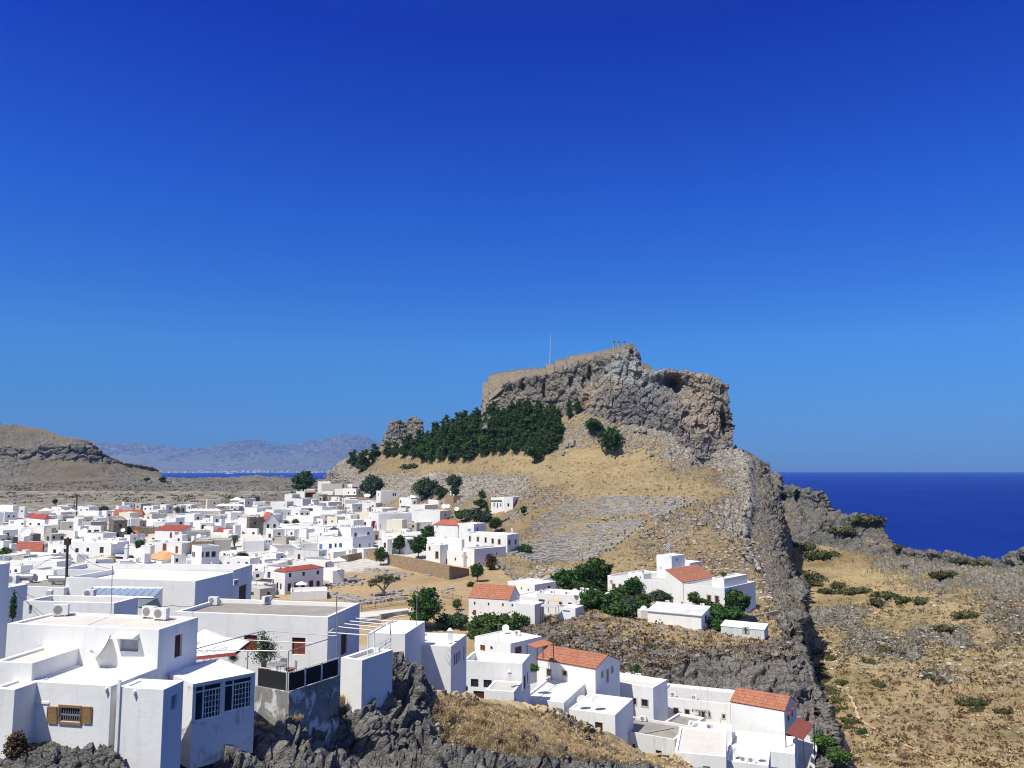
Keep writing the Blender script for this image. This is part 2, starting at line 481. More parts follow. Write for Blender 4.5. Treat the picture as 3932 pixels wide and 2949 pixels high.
STRAW = (0.285, 0.222, 0.128)
def sp(px, py, Y, r, c):
    p = at(px, py, Y); return (p.x, p.y, p.z, r, c)
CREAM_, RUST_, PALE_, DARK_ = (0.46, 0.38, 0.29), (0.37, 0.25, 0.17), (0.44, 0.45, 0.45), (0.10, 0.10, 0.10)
M_hill = terrainmat('dry hillside', STRAW, (0.31, 0.285, 0.25), 1.0, warm=(0.36, 0.26, 0.17), pale=(0.60, 0.56, 0.49), thresh=0.64)
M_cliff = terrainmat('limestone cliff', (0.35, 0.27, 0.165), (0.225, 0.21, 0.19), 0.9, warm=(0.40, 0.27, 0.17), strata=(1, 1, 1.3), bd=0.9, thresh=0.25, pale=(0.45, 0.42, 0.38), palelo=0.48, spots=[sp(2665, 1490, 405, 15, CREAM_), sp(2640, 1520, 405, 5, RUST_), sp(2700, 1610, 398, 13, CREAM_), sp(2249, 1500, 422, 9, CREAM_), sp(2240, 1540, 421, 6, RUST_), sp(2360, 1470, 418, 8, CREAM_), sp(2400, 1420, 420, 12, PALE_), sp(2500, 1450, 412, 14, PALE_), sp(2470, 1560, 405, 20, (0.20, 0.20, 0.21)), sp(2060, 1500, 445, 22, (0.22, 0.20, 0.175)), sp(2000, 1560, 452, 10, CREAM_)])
M_flank = terrainmat('weathered flank', (0.32, 0.25, 0.15), (0.205, 0.192, 0.17), 0.9, warm=(0.38, 0.29, 0.19), strata=(1, 1, 0.8), bd=0.9, thresh=0.62, pale=(0.40, 0.375, 0.33), palelo=0.5, green=0.4)
M_crag = terrainmat('dark grey crag', (0.36, 0.27, 0.15), (0.115, 0.118, 0.12), 2.2, warm=(0.26, 0.20, 0.13), strata=(1, 1, 2.4), bd=0.25, pale=(0.30, 0.29, 0.27), thresh=0.42)
M_scrub = terrainmat('scrub valley', (0.33, 0.255, 0.145), (0.24, 0.222, 0.19), 1.1, green=0.5, warm=(0.24, 0.16, 0.09), thresh=0.66, shrub=0.5)
M_head = terrainmat('headland rock', (0.31, 0.245, 0.15), (0.150, 0.148, 0.140), 0.9, green=0.5, warm=(0.26, 0.20, 0.13), pale=(0.29, 0.28, 0.26), thresh=0.66)
M_left = terrainmat('stony brown slope', (0.19, 0.162, 0.118), (0.175, 0.165, 0.145), 0.7, warm=(0.20, 0.16, 0.115), thresh=0.36, strata=(1, 1, 4), shrub=0.4, pale=(0.33, 0.30, 0.25))
M_dirt = terrainmat('bare dusty ground', (0.385, 0.285, 0.165), (0.40, 0.36, 0.30), 1.6, thresh=0.78, shrub=0.05, bd=0.08)
M_near = terrainmat('near grassy rock', (0.42, 0.31, 0.16), (0.20, 0.20, 0.195), 4.0, warm=(0.33, 0.25, 0.16), bd=0.12, pale=(0.50, 0.48, 0.45), thresh=0.5, shrub=0.45, grass_dark=(0.20, 0.12, 0.05))

def _lanes():
    nt = M_dirt.node_tree; b = nt.nodes['Principled BSDF']; l = b.inputs['Base Color'].links[0]; old = l.from_socket
    v = coord(nt); d = node(nt, 'ShaderNodeVectorMath', operation='DISTANCE'); nt.links.new(v, d.inputs[0]); d.inputs[1].default_value = (0, 225, 25)
    f = ramp(nt, mth(nt, 'ADD', mth(nt, 'DIVIDE', d.outputs['Value'], 200.0), mth(nt, 'MULTIPLY', noise(nt, v, 0.08, 4), 0.12)), [(0.37, 0.0), (0.42, 1.0)])
    pc = ramp(nt, noise(nt, v, 0.5, 5), [(0.3, (0.40, 0.38, 0.34)), (0.7, (0.58, 0.56, 0.52))])
    sy = node(nt, 'ShaderNodeSeparateXYZ'); nt.links.new(v, sy.inputs[0])
    bc = ramp(nt, noise(nt, v, 0.15, 6), [(0.3, (0.13, 0.115, 0.09)), (0.5, (0.22, 0.19, 0.15)), (0.7, (0.36, 0.33, 0.28))])
    pc = mix(nt, ramp(nt, mth(nt, 'DIVIDE', sy.outputs[1], 1000.0), [(0.43, 0.0), (0.48, 1.0)]), pc, bc)
    nt.links.new(mix(nt, f, old, pc), b.inputs['Base Color'])
_lanes()
sea_m, nt, b = nm('sea water')
v = coord(nt, scale=(1.0, 0.45, 1.0))
w1 = noise(nt, v, 0.05, 6, 0.6); w2 = noise(nt, v, 0.006, 4, 0.5)
nt.links.new(ramp(nt, w2, [(0.3, (0.0015, 0.012, 0.15)), (0.7, (0.003, 0.02, 0.2))]), b.inputs['Base Color'])
b.inputs['Roughness'].default_value = 0.55; b.inputs['Specular IOR Level'].default_value = 0.12
bump(nt, b, w1, 0.8, 2.0)

def build_terrain():
    m = MB(); m.quad((-16000, 120, 0), (16000, 120, 0), (16000, 15300, 0), (-16000, 15300, 0))
    o = m.build('sea', sea_m); o['kind'] = 'structure'

    # far mountains across the bay
    crest = [(-700, 1700, 14500), (-200, 1696, 14500), (311, 1691, 14500), (411, 1703, 14500), (529, 1706, 14500), (594, 1718, 14500), (705, 1728, 14500), (793, 1719, 14500),
             (860, 1706, 14500), (917, 1696, 14500), (970, 1690, 14500), (1028, 1699, 14500), (1081, 1713, 14500), (1175, 1702, 14500), (1234, 1694, 14500), (1280, 1678, 14500),
             (1313, 1669, 14500), (1345, 1672, 14500), (1372, 1674, 14500), (1420, 1690, 14500), (1453, 1702, 14500), (1560, 1725, 14500), (1800, 1740, 14500)]
    def lerp_row(y0, f, Y, wob):
        return [(p[0], y0 + (p[1] - y0) * f + wob * math.sin(p[0] * 0.013 + f * 9), Y) for p in crest]
    global M_mount
    M_mount = terrainmat('far mountain', (0.15, 0.16, 0.13), (0.15, 0.16, 0.15), 0.012, warm=(0.2, 0.19, 0.15), pale=(0.34, 0.33, 0.29), thresh=0.5, bd=30, green=0.35, shrub=0.5)
    sheet('mountains', [[(p[0], 1822, 12000) for p in crest], [(p[0], 1812, 12150) for p in crest], lerp_row(1812, 0.15, 12700, 2), lerp_row(1812, 0.45, 13300, 3), lerp_row(1812, 0.75, 14000, 2), crest],
          420, 90, M_mount, rough=(70, 45), K=120, r=0.4, back=(0, 500, -300), chunk=450, strata=1)
    # isthmus and stony slope behind the village
    sheet('stony_slope', [
        [(-500, 1990, 460), (600, 1990, 460), (1000, 1960, 500), (1290, 1930, 540)],
        [(-500, 1960, 505), (600, 1960, 500), (1000, 1935, 530), (1290, 1910, 570)],
        [(-500, 1905, 600, .35), (300, 1910, 590, .3), (700, 1900, 620, .6), (1000, 1890, 640, .75), (1295, 1885, 640)],
        [(-500, 1865, 720, .35), (400, 1870, 700, .35), (700, 1865, 730, .6), (1000, 1862, 750, .6), (1300, 1866, 730)],
        [(-500, 1830, 840), (400, 1846, 830), (620, 1845, 850), (700, 1848, 880), (920, 1844, 900), (960, 1836, 905), (1010, 1837, 905), (1040, 1845, 900), (1120, 1846, 900), (1310, 1858, 850)]],
          520, 150, M_left, rough=(2.4, 0.8), r=0.5, back=(0, 60, -55), chunk=9, strata=1.5)
    sheet('stony_hill', [
        [(-500, 1850, 800), (0, 1855, 800), (400, 1858, 810), (600, 1856, 835), (690, 1850, 860)],
        [(-500, 1810, 830), (0, 1815, 830), (400, 1822, 840), (540, 1835, 860), (640, 1842, 875)],
        [(-500, 1768, 865), (0, 1772, 860), (200, 1772, 866), (400, 1782, 880), (500, 1806, 890), (600, 1819, 900), (625, 1838, 890)],
        [(-500, 1758, 880, .9), (0, 1762, 880, .9), (160, 1765, 885, .9), (300, 1775, 890, .9), (370, 1777, 895, .9), (402, 1774, 898, .9), (500, 1800, 905), (600, 1813, 905), (622, 1830, 900)],
        [(-500, 1700, 886, 1), (0, 1722, 890, 1), (160, 1720, 890, 1), (180, 1712, 893, 1), (290, 1712, 895, 1), (330, 1716, 897, 1), (372, 1722, 900, 1), (398, 1752, 903, 1), (480, 1793, 910), (600, 1811, 915), (620, 1822, 915)],
        [(-500, 1690, 893), (0, 1708, 898), (160, 1706, 900), (290, 1703, 905), (350, 1712, 908), (373, 1722, 906), (400, 1753, 908), (480, 1792, 912), (600, 1810, 918), (618, 1820, 918)],
        [(-500, 1640, 930), (-60, 1625, 935), (0, 1628, 935), (35, 1640, 935), (90, 1640, 935), (170, 1652, 930), (200, 1665, 928), (260, 1688, 925), (350, 1708, 915), (374, 1724, 912), (400, 1755, 912), (480, 1791, 915), (600, 1809, 920), (615, 1818, 920)]],
          420, 200, M_left, rough=(5.5, 1.2), r=0.4, back=(20, 60, -60), chunk=12)
    # village ground
    cols = [-600, 0, 600, 1200, 1700, 2100, 2400, 2700, 3150]
    yy = {3150: [98, 98, 100, 102, 104, 108, 112, 112, 112], 2950: [100, 100, 102, 105, 108, 112, 116, 116, 116], 2800: [104, 104, 106, 108, 112, 120, 124, 124, 124],
          2650: [112, 112, 112, 114, 116, 134, 144, 144, 144], 2480: [165] * 5 + [168] * 4, 2381: [190] * 9, 2284: [228] * 9, 2176: [278] * 9, 2080: [330] * 9, 2031: [372] * 9,
          1990: [430] * 9, 1940: [520] * 9, 1905: [600] * 9, 1885: [640] * 9}
    endx = {3150: 3120, 2950: 3130, 2800: 3060, 2650: 2500, 2480: 2400, 2381: 2650, 2284: 2480, 2176: 2280, 2080: 2120, 2031: 1960, 1990: 1820, 1940: 1600, 1905: 1400, 1885: 1340}
    sheet('ground', [[(-600 + (c + 600) * (endx[py] + 600) / 3750.0, py, Y) for c, Y in zip(cols, yy[py])] for py in sorted(yy, reverse=True)], 420, 330, M_dirt, rough=(0.25, 0.12), r=0.3, chunk=2.5)
    # the hill under the acropolis
    sheet('grassy_hill', [
        [(1125, 2060, 481), (1603, 2120, 381), (1903, 2235, 286), (2105, 2400, 213), (2400, 2480, 181), (2700, 2480, 176), (2860, 2530, 172), (2930, 2560, 170)],
        [(1120, 1990, 480), (1600, 2040, 380), (1900, 2150, 285), (2100, 2310, 212), (2400, 2380, 180), (2700, 2380, 175), (2880, 2440, 171), (2985, 2480, 168)],
        [(1150, 1960, 510), (1600, 2010, 400), (1900, 2110, 300), (2100, 2270, 225), (2400, 2330, 195), (2700, 2330, 190), (2900, 2400, 180), (3029, 2460, 172)],
        [(1200, 1925, 560, .7), (1450, 1950, 470, .6), (1700, 1990, 400, .4), (1950, 2080, 320, .5), (2200, 2190, 258, .35), (2350, 2215, 245, .2), (2450, 2220, 240, .3), (2700, 2240, 225, .35), (2900, 2260, 215, .5), (3004, 2342, 195, .8)],
        [(1225, 1895, 600, .8), (1450, 1915, 500, .5), (1700, 1940, 430, .35), (2000, 2010, 345, .5), (2150, 2060, 310, .35), (2250, 2100, 288, .35), (2450, 2110, 275, .35), (2700, 2130, 265, .4), (2880, 2150, 262, .6), (2959, 2252, 225, .8)],
        [(1235, 1872, 630, .8), (1450, 1865, 520, .75), (1700, 1885, 450, .8), (2000, 1930, 370, .6), (2250, 1980, 320, .4), (2450, 1985, 305, .5), (2600, 1990, 296, .7), (2700, 2010, 290, .6), (2868, 2071, 285, .8)],
        [(1240, 1855, 650, .8), (1300, 1835, 600, .7), (1450, 1820, 540, .5), (1700, 1830, 475, .8), (2000, 1860, 400, .75), (2150, 1860, 380, .4), (2250, 1875, 355, .2), (2500, 1885, 340, .15), (2700, 1890, 335, .4), (2891, 1913, 330, .8)],
        [(1242, 1848, 655, .8), (1300, 1805, 612, .7), (1380, 1775, 592, .4), (1500, 1782, 555, .1), (1700, 1790, 500, .05), (2000, 1780, 425, .05), (2250, 1800, 385, .08), (2500, 1815, 370, .1), (2650, 1835, 367, .5), (2750, 1850, 362, .6), (2888, 1870, 355, .8)],
        [(1245, 1843, 660, .8), (1300, 1790, 620, .7), (1350, 1765, 600, .5), (1500, 1755, 565, .1), (1700, 1745, 510, .05), (2000, 1720, 440, .1), (2250, 1745, 398, .2), (2500, 1755, 388, .15), (2650, 1790, 380, .5), (2750, 1790, 384, .6), (2882, 1815, 372, .8)],
        [(1245, 1842, 670, .8), (1300, 1787, 640, .8), (1350, 1761, 620, .7), (1470, 1715, 600, .5), (1620, 1692, 560, .3), (1760, 1640, 510, .2), (1860, 1610, 470, .3), (2000, 1620, 446, .3), (2145, 1600, 430, .5), (2249, 1582, 418, .5), (2326, 1612, 410, .7), (2507, 1643, 404, .8), (2593, 1675, 400, .8), (2688, 1743, 396, .8), (2796, 1735, 398, .8), (2812, 1720, 402, .8), (2870, 1752, 395, .8)]],
          680, 400, M_hill, rough=(2.2, 0.25), K=80, back=(0, 40, -20), ext=((16, 12, -16), 3), chunk=3.2, big=0.8)
    # rocky flank on the right of the hill, falling to the valley
    sheet('rocky_flank', [
        [(2785, 1747, 411), (2815, 1800, 400), (2830, 1872, 380), (2832, 1935, 346), (2808, 2095, 298), (2900, 2272, 236), (2955, 2358, 203), (2985, 2474, 178)],
        [(2818, 1722, 402), (2900, 1768, 392), (2925, 1838, 372), (2928, 1905, 342), (2915, 2040, 297), (2975, 2190, 245), (3010, 2270, 214), (3020, 2340, 197), (3032, 2450, 172)],
        [(2822, 1722, 410), (2945, 1787, 400), (2975, 1838, 380), (2984, 1900, 350), (2996, 1990, 318), (3000, 2110, 278), (3040, 2204, 240), (3070, 2274, 222), (3064, 2340, 202), (3054, 2440, 178)],
        [(2824, 1730, 418), (2952, 1797, 408), (2980, 1850, 390), (2990, 1910, 362), (3004, 2000, 330), (3010, 2120, 292), (3048, 2214, 252), (3078, 2290, 230), (3072, 2350, 208), (3062, 2460, 182)]],
          520, 130, M_flank, rough=(3.0, 0.5), K=80, r=0.75, back=(8, 8, -30), chunk=4.0, big=2.6, strata=0.55, ck=0.9)
    # acropolis cliff
    sheet('acropolis_rock', [
        [(1850, 1650, 462), (1950, 1655, 447), (2100, 1650, 428), (2249, 1615, 412), (2326, 1640, 402), (2507, 1670, 396), (2593, 1700, 393), (2688, 1762, 384), (2740, 1760, 388), (2790, 1752, 390), (2808, 1725, 396)],
        [(1850, 1590, 468), (1950, 1600, 452), (2100, 1595, 435), (2249, 1575, 418), (2326, 1605, 408), (2507, 1635, 401), (2593, 1660, 396), (2690, 1710, 389), (2740, 1690, 396), (2785, 1680, 396), (2805, 1660, 400)],
        [(1850, 1562, 470), (1950, 1550, 456), (2100, 1535, 439), (2249, 1510, 423), (2326, 1520, 413), (2507, 1560, 405), (2593, 1590, 400), (2650, 1590, 402), (2720, 1600, 400), (2778, 1590, 400), (2798, 1580, 403)],
        [(1852, 1548, 472), (1950, 1505, 459), (2100, 1478, 443), (2249, 1445, 430), (2340, 1430, 421), (2500, 1480, 411), (2560, 1485, 414), (2620, 1490, 416), (2690, 1510, 405), (2770, 1512, 404, .5), (2791, 1512, 407, .3)],
        [(1853, 1540, 474), (1880, 1500, 471), (1932, 1468, 464), (2014, 1446, 456), (2086, 1430, 450), (2132, 1404, 446), (2190, 1394, 440), (2281, 1368, 434), (2353, 1352, 430), (2394, 1344, 428), (2416, 1330, 426), (2434, 1345, 425), (2448, 1375, 424), (2453, 1392, 421), (2484, 1417, 418), (2520, 1420, 417),
         (2597, 1424, 416), (2642, 1431, 415), (2701, 1438, 413), (2751, 1449, 411, .5), (2769, 1462, 410, .2), (2780, 1480, 410, .1)]],
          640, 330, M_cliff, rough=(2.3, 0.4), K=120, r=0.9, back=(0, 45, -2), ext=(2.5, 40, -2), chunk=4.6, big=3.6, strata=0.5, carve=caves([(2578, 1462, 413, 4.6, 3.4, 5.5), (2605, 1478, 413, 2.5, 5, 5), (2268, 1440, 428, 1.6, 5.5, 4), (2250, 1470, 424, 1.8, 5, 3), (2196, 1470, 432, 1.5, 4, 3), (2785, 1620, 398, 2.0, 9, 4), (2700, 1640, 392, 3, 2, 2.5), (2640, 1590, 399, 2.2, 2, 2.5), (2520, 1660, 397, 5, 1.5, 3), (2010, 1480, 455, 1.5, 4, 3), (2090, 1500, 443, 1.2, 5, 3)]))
    # twin crag at the left end of the grove
    sheet('twin_crag', [
        [(1458, 1740, 596), (1540, 1745, 590), (1630, 1720, 586)],
        [(1462, 1712, 597), (1540, 1712, 590), (1628, 1690, 587)],
        [(1470, 1692, 598), (1492, 1662, 597), (1530, 1660, 594), (1560, 1665, 596), (1585, 1655, 594), (1624, 1650, 590)],
        [(1474, 1690, 602), (1489, 1664, 602), (1494, 1638, 602), (1507, 1618, 601), (1520, 1611, 600), (1534, 1610, 600), (1546, 1622, 600), (1557, 1630, 600), (1566, 1614, 600), (1578, 1604, 600), (1590, 1603, 600), (1608, 1611, 598), (1618, 1622, 597), (1625, 1640, 596)]],
          220, 110, M_cliff, rough=(2.2, 0.3), K=60, r=0.9, back=(0, 14, -18), chunk=4)
    # crag ridge between the villa and the lower houses
    sheet('crag_ridge', [
        [(1890, 2370, 192), (2300, 2338, 192), (2700, 2352, 190), (3030, 2430, 186)],
        [(1910, 2400, 176, .6), (2120, 2380, 174, .5), (2275, 2338, 172, .3), (2433, 2385, 166, .2), (2614, 2402, 166, .1), (2800, 2430, 164, .1), (3020, 2450, 168, .5)],
        [(1930, 2440, 166, .9), (2200, 2400, 161, .6), (2450, 2435, 156, .5), (2700, 2465, 153, .2), (2850, 2460, 154, .2), (3000, 2465, 152, .8), (3080, 2490, 157, .9)],
        [(1950, 2490, 160, .9), (2200, 2470, 154, .9), (2450, 2520, 149, .8), (2600, 2520, 147, .9), (2720, 2510, 147, 1), (2900, 2505, 146, 1), (3040, 2520, 145, 1), (3104, 2545, 150, 1)],
        [(1960, 2540, 156, .9), (2200, 2540, 149, .8), (2450, 2590, 144, .9), (2700, 2600, 142, .9), (2900, 2590, 140, 1), (3050, 2600, 139, 1), (3130, 2620, 144, 1)],
        [(1980, 2620, 150, .8), (2200, 2630, 144, .7), (2450, 2680, 139, .8), (2700, 2700, 137, .9), (2900, 2700, 135, 1), (3080, 2710, 133, 1), (3165, 2710, 137, 1)],
        [(2000, 2700, 145), (2300, 2740, 138), (2600, 2800, 133), (2900, 2830, 129, 1), (3120, 2800, 127, 1), (3200, 2798, 130, 1)],
        [(2020, 2800, 138), (2300, 2860, 130), (2600, 2950, 122), (2900, 2980, 118, 1), (3140, 2900, 118, 1), (3232, 2890, 121, 1)],
        [(2020, 3000, 130), (2300, 3100, 120), (2600, 3150, 112), (2900, 3150, 110), (3150, 3080, 108, 1), (3260, 3040, 110, 1)]],
          600, 380, M_cliff2(), rough=(1.3, 0.16), K=70, ext=(9, 9, -16), chunk=3.0, big=2.0, strata=0.7, ck=0.9)
    # valley on the right
    sheet('scrub_valley', [
        [(2950, 3150, 118), (3500, 3150, 112), (4500, 3150, 104)],
        [(2950, 2900, 145, .1), (3300, 2900, 142, .15), (3600, 2900, 138, .1), (4500, 2900, 126, .1)],
        [(2950, 2700, 178, .2), (3300, 2720, 172, .2), (3600, 2700, 170, .1), (3900, 2700, 165, .25), (4500, 2700, 154, .3)],
        [(2950, 2570, 207, .3), (3200, 2560, 204, .1), (3500, 2570, 196, .15), (3620, 2590, 192, .8), (3720, 2590, 190, .1), (3900, 2570, 186, .5), (4500, 2560, 172, .4)],
        [(2950, 2500, 225, .3), (3150, 2500, 221, .1), (3270, 2490, 222, .8), (3320, 2490, 221, 1.1), (3500, 2500, 213, 1.2), (3560, 2510, 210, .2), (3900, 2500, 200, .4), (4500, 2480, 184, .5)],
        [(2945, 2440, 245, .6), (3120, 2440, 243, .2), (3330, 2440, 238, .9), (3450, 2440, 234, .3), (3540, 2440, 230, 1.1), (3700, 2450, 222, 1.2), (3760, 2450, 218, .2), (3900, 2440, 214, .6), (4500, 2420, 196, .5)],
        [(2942, 2370, 272, .6), (3080, 2370, 270, 1.1), (3290, 2360, 268, 1.1), (3350, 2370, 262, .2), (3600, 2380, 246, .1), (3800, 2380, 234, .6), (4500, 2360, 212, .5)],
        [(2940, 2300, 300, .4), (3150, 2300, 290, .2), (3300, 2300, 282, .3), (3600, 2310, 258, .5), (3900, 2320, 240, .6), (4500, 2300, 225, .6)],
        [(2940, 2160, 375, .1), (3100, 2180, 350, .1), (3300, 2220, 320, .3), (3500, 2230, 302, .7), (3800, 2250, 276, .7), (4500, 2220, 255, .7)],
        [(2940, 2080, 450, .3), (3150, 2100, 400, .5), (3400, 2140, 350, .8), (3600, 2180, 325, .9), (3850, 2200, 305, .9), (4500, 2170, 290, .9)]],
          620, 420, M_scrub, rough=(2.6, 0.25), K=80, back=(0, 30, -30), chunk=2.6, big=0.6)
    sheet('far_headland', [
        [(2930, 2110, 440), (3060, 2110, 440), (3240, 2100, 425)],
        [(2930, 2060, 452), (3060, 2040, 455), (3140, 2040, 455), (3215, 2050, 440)],
        [(2935, 1985, 480), (3010, 1980, 482), (3060, 1960, 488), (3100, 1985, 484), (3140, 1995, 480), (3204, 2010, 470)],
        [(2940, 1920, 505), (3010, 1920, 506), (3070, 1925, 506), (3090, 1930, 503), (3150, 1945, 500), (3195, 1990, 494)],
        [(2945, 1876, 520), (2990, 1870, 520), (3020, 1877, 520), (3060, 1889, 516), (3100, 1893, 512), (3140, 1893, 508), (3160, 1905, 506), (3178, 1925, 504), (3190, 1960, 502), (3196, 1982, 498)]],
          220, 200, M_head, rough=(4.2, 0.6), K=70, r=0.7, back=(5, 30, -45), ext=(6, 15, -25), chunk=7, big=2.5, carve=caves([(3072, 1935, 506, 3, 8, 10), (3005, 1920, 506, 5, 4, 8)]))
    sheet('rocky_headland', [
        [(3030, 2230, 350), (3250, 2270, 325), (3500, 2290, 295), (3800, 2300, 270), (4500, 2280, 255)],
        [(3050, 2160, 378), (3200, 2190, 358), (3400, 2225, 330), (3600, 2250, 304), (3800, 2260, 290), (4500, 2240, 275)],
        [(3080, 2120, 398), (3160, 2110, 400), (3300, 2125, 385), (3400, 2160, 365), (3600, 2200, 340), (3800, 2220, 315), (4500, 2200, 300)],
        [(3110, 2080, 412), (3170, 2050, 412), (3300, 2050, 405), (3380, 2090, 398), (3450, 2130, 384), (3600, 2165, 360), (3800, 2190, 335), (3900, 2175, 322), (4500, 2160, 310)],
        [(3130, 2052, 420), (3150, 2000, 425), (3200, 1985, 427), (3300, 1978, 424), (3350, 1992, 420), (3385, 2035, 412), (3403, 2070, 406), (3420, 2098, 400), (3500, 2120, 385), (3600, 2142, 370), (3700, 2158, 355), (3810, 2170, 345), (3870, 2166, 335), (3884, 2146, 331), (3905, 2126, 328), (3960, 2116, 325), (4500, 2100, 320)]],
          560, 230, M_head, rough=(3.8, 0.5), K=110, r=0.8, back=(0, 25, -40), chunk=6.5, big=2.4, ck=0.8)
    # foreground crag and grassy shelf
    sheet('foreground_crag', [
        [(640, 3200, 40), (1000, 3200, 41), (1400, 3200, 43), (1700, 3200, 46), (2000, 3200, 50), (2500, 3200, 56), (2900, 3200, 62)],
        [(655, 2990, 43.5, .9), (1000, 3000, 43.5, .9), (1300, 3000, 45, 1), (1600, 3000, 47, 1), (1900, 3000, 52, .9), (2300, 3010, 60, .7), (2800, 3010, 70, .4)],
        [(665, 2900, 45, .9), (900, 2900, 45, .9), (1100, 2900, 46.5, 1), (1300, 2880, 50, 1), (1480, 2890, 54.5, 1), (1620, 2910, 55, 1), (1700, 2925, 52, 1), (1900, 2920, 54, 1), (2200, 2930, 62, .9), (2500, 2950, 72, .5), (2800, 2970, 80, .3)],
        [(690, 2820, 46.5, .9), (900, 2800, 47, .9), (1050, 2800, 48, .9), (1200, 2790, 51, .9), (1350, 2770, 55, 1), (1480, 2770, 57.5, 1), (1620, 2800, 58.5, 1), (1690, 2850, 57, .7), (1900, 2870, 59, .8), (2100, 2890, 64, .8), (2400, 2920, 76, .3), (2700, 2950, 86, .2)],
        [(700, 2790, 47.2, .6), (900, 2785, 47.8, .5), (1110, 2785, 49, .3), (1230, 2740, 53, .4), (1330, 2700, 58, .9), (1480, 2670, 60.5, 1), (1600, 2680, 61, 1), (1642, 2730, 60.5, .8), (1800, 2780, 64, .3), (2000, 2810, 69, .3), (2200, 2850, 77, .3), (2450, 2920, 88, .2), (2650, 2960, 92, .2)],
        [(705, 2750, 48.5), (900, 2750, 49), (1110, 2760, 50.5), (1300, 2665, 60, .8), (1390, 2620, 61.5, 1), (1440, 2596, 62.5, 1), (1510, 2584, 63, 1), (1570, 2604, 63, 1), (1622, 2640, 62.5, 1), (1658, 2700, 64, .4), (1800, 2715, 72, .2), (2000, 2745, 79, .2), (2170, 2790, 85, .2), (2300, 2830, 90, .2), (2450, 2890, 94, .3), (2650, 2950, 97, .3)],
        [(705, 2740, 51), (900, 2740, 51), (1110, 2740, 53), (1300, 2655, 63, .8), (1440, 2592, 64.5, 1), (1510, 2582, 65, 1), (1575, 2602, 65.5, .9), (1650, 2668, 68, .3), (1740, 2665, 75, .1), (1810, 2684, 79, .1), (1950, 2706, 84, .15), (2130, 2742, 89, .2), (2270, 2792, 92, .2), (2330, 2820, 94, .4), (2430, 2882, 97, .3), (2600, 2910, 99, .3), (2680, 2960, 100, .3)]],
          760, 420, M_crag_near(), rough=(1.15, 0.1), K=110, back=(0.5, 5, -9), chunk=2.0, big=0.9, strata=0.7, blk=1.1, ck=1.0)
    sheet('near_outcrop', [
        [(-60, 3100, 37.5), (300, 3100, 37.5), (520, 3100, 37.6)],
        [(-60, 2960, 40), (300, 2960, 40), (490, 2960, 40)],
        [(-60, 2900, 41, .9), (150, 2895, 41, .9), (300, 2890, 41, .9), (440, 2885, 41.2, .9), (480, 2925, 41.2, .9)],
        [(-60, 2850, 42.2, .4), (100, 2845, 42.4, .2), (250, 2845, 42.3, .8), (380, 2855, 42.0, .8), (440, 2880, 42)],
        [(-60, 2800, 44, .3), (60, 2795, 44, .6), (120, 2780, 44, .3), (270, 2790, 43.5, .5), (345, 2840, 43.0, .5), (420, 2868, 42.6)]],
          300, 150, M_crag_near(), rough=(0.4, 0.1), K=60, r=0.6, back=(0, 3, 0.0), chunk=0.7)

def M_cliff2():
    return MATS.get('weathered ridge') or terrainmat('weathered ridge', (0.33, 0.25, 0.145), (0.205, 0.192, 0.175), 2.0, warm=(0.28, 0.20, 0.12), bd=0.3, pale=(0.40, 0.38, 0.35), thresh=0.5, shrub=0.5)
def M_crag_near():
    return MATS.get('near crag') or terrainmat('near crag', (0.50, 0.39, 0.225), (0.165, 0.160, 0.152), 3.2, warm=(0.33, 0.27, 0.19), bd=0.14, pale=(0.36, 0.355, 0.34), thresh=0.5, shrub=0.15, strata=(1, 1, 2.0))

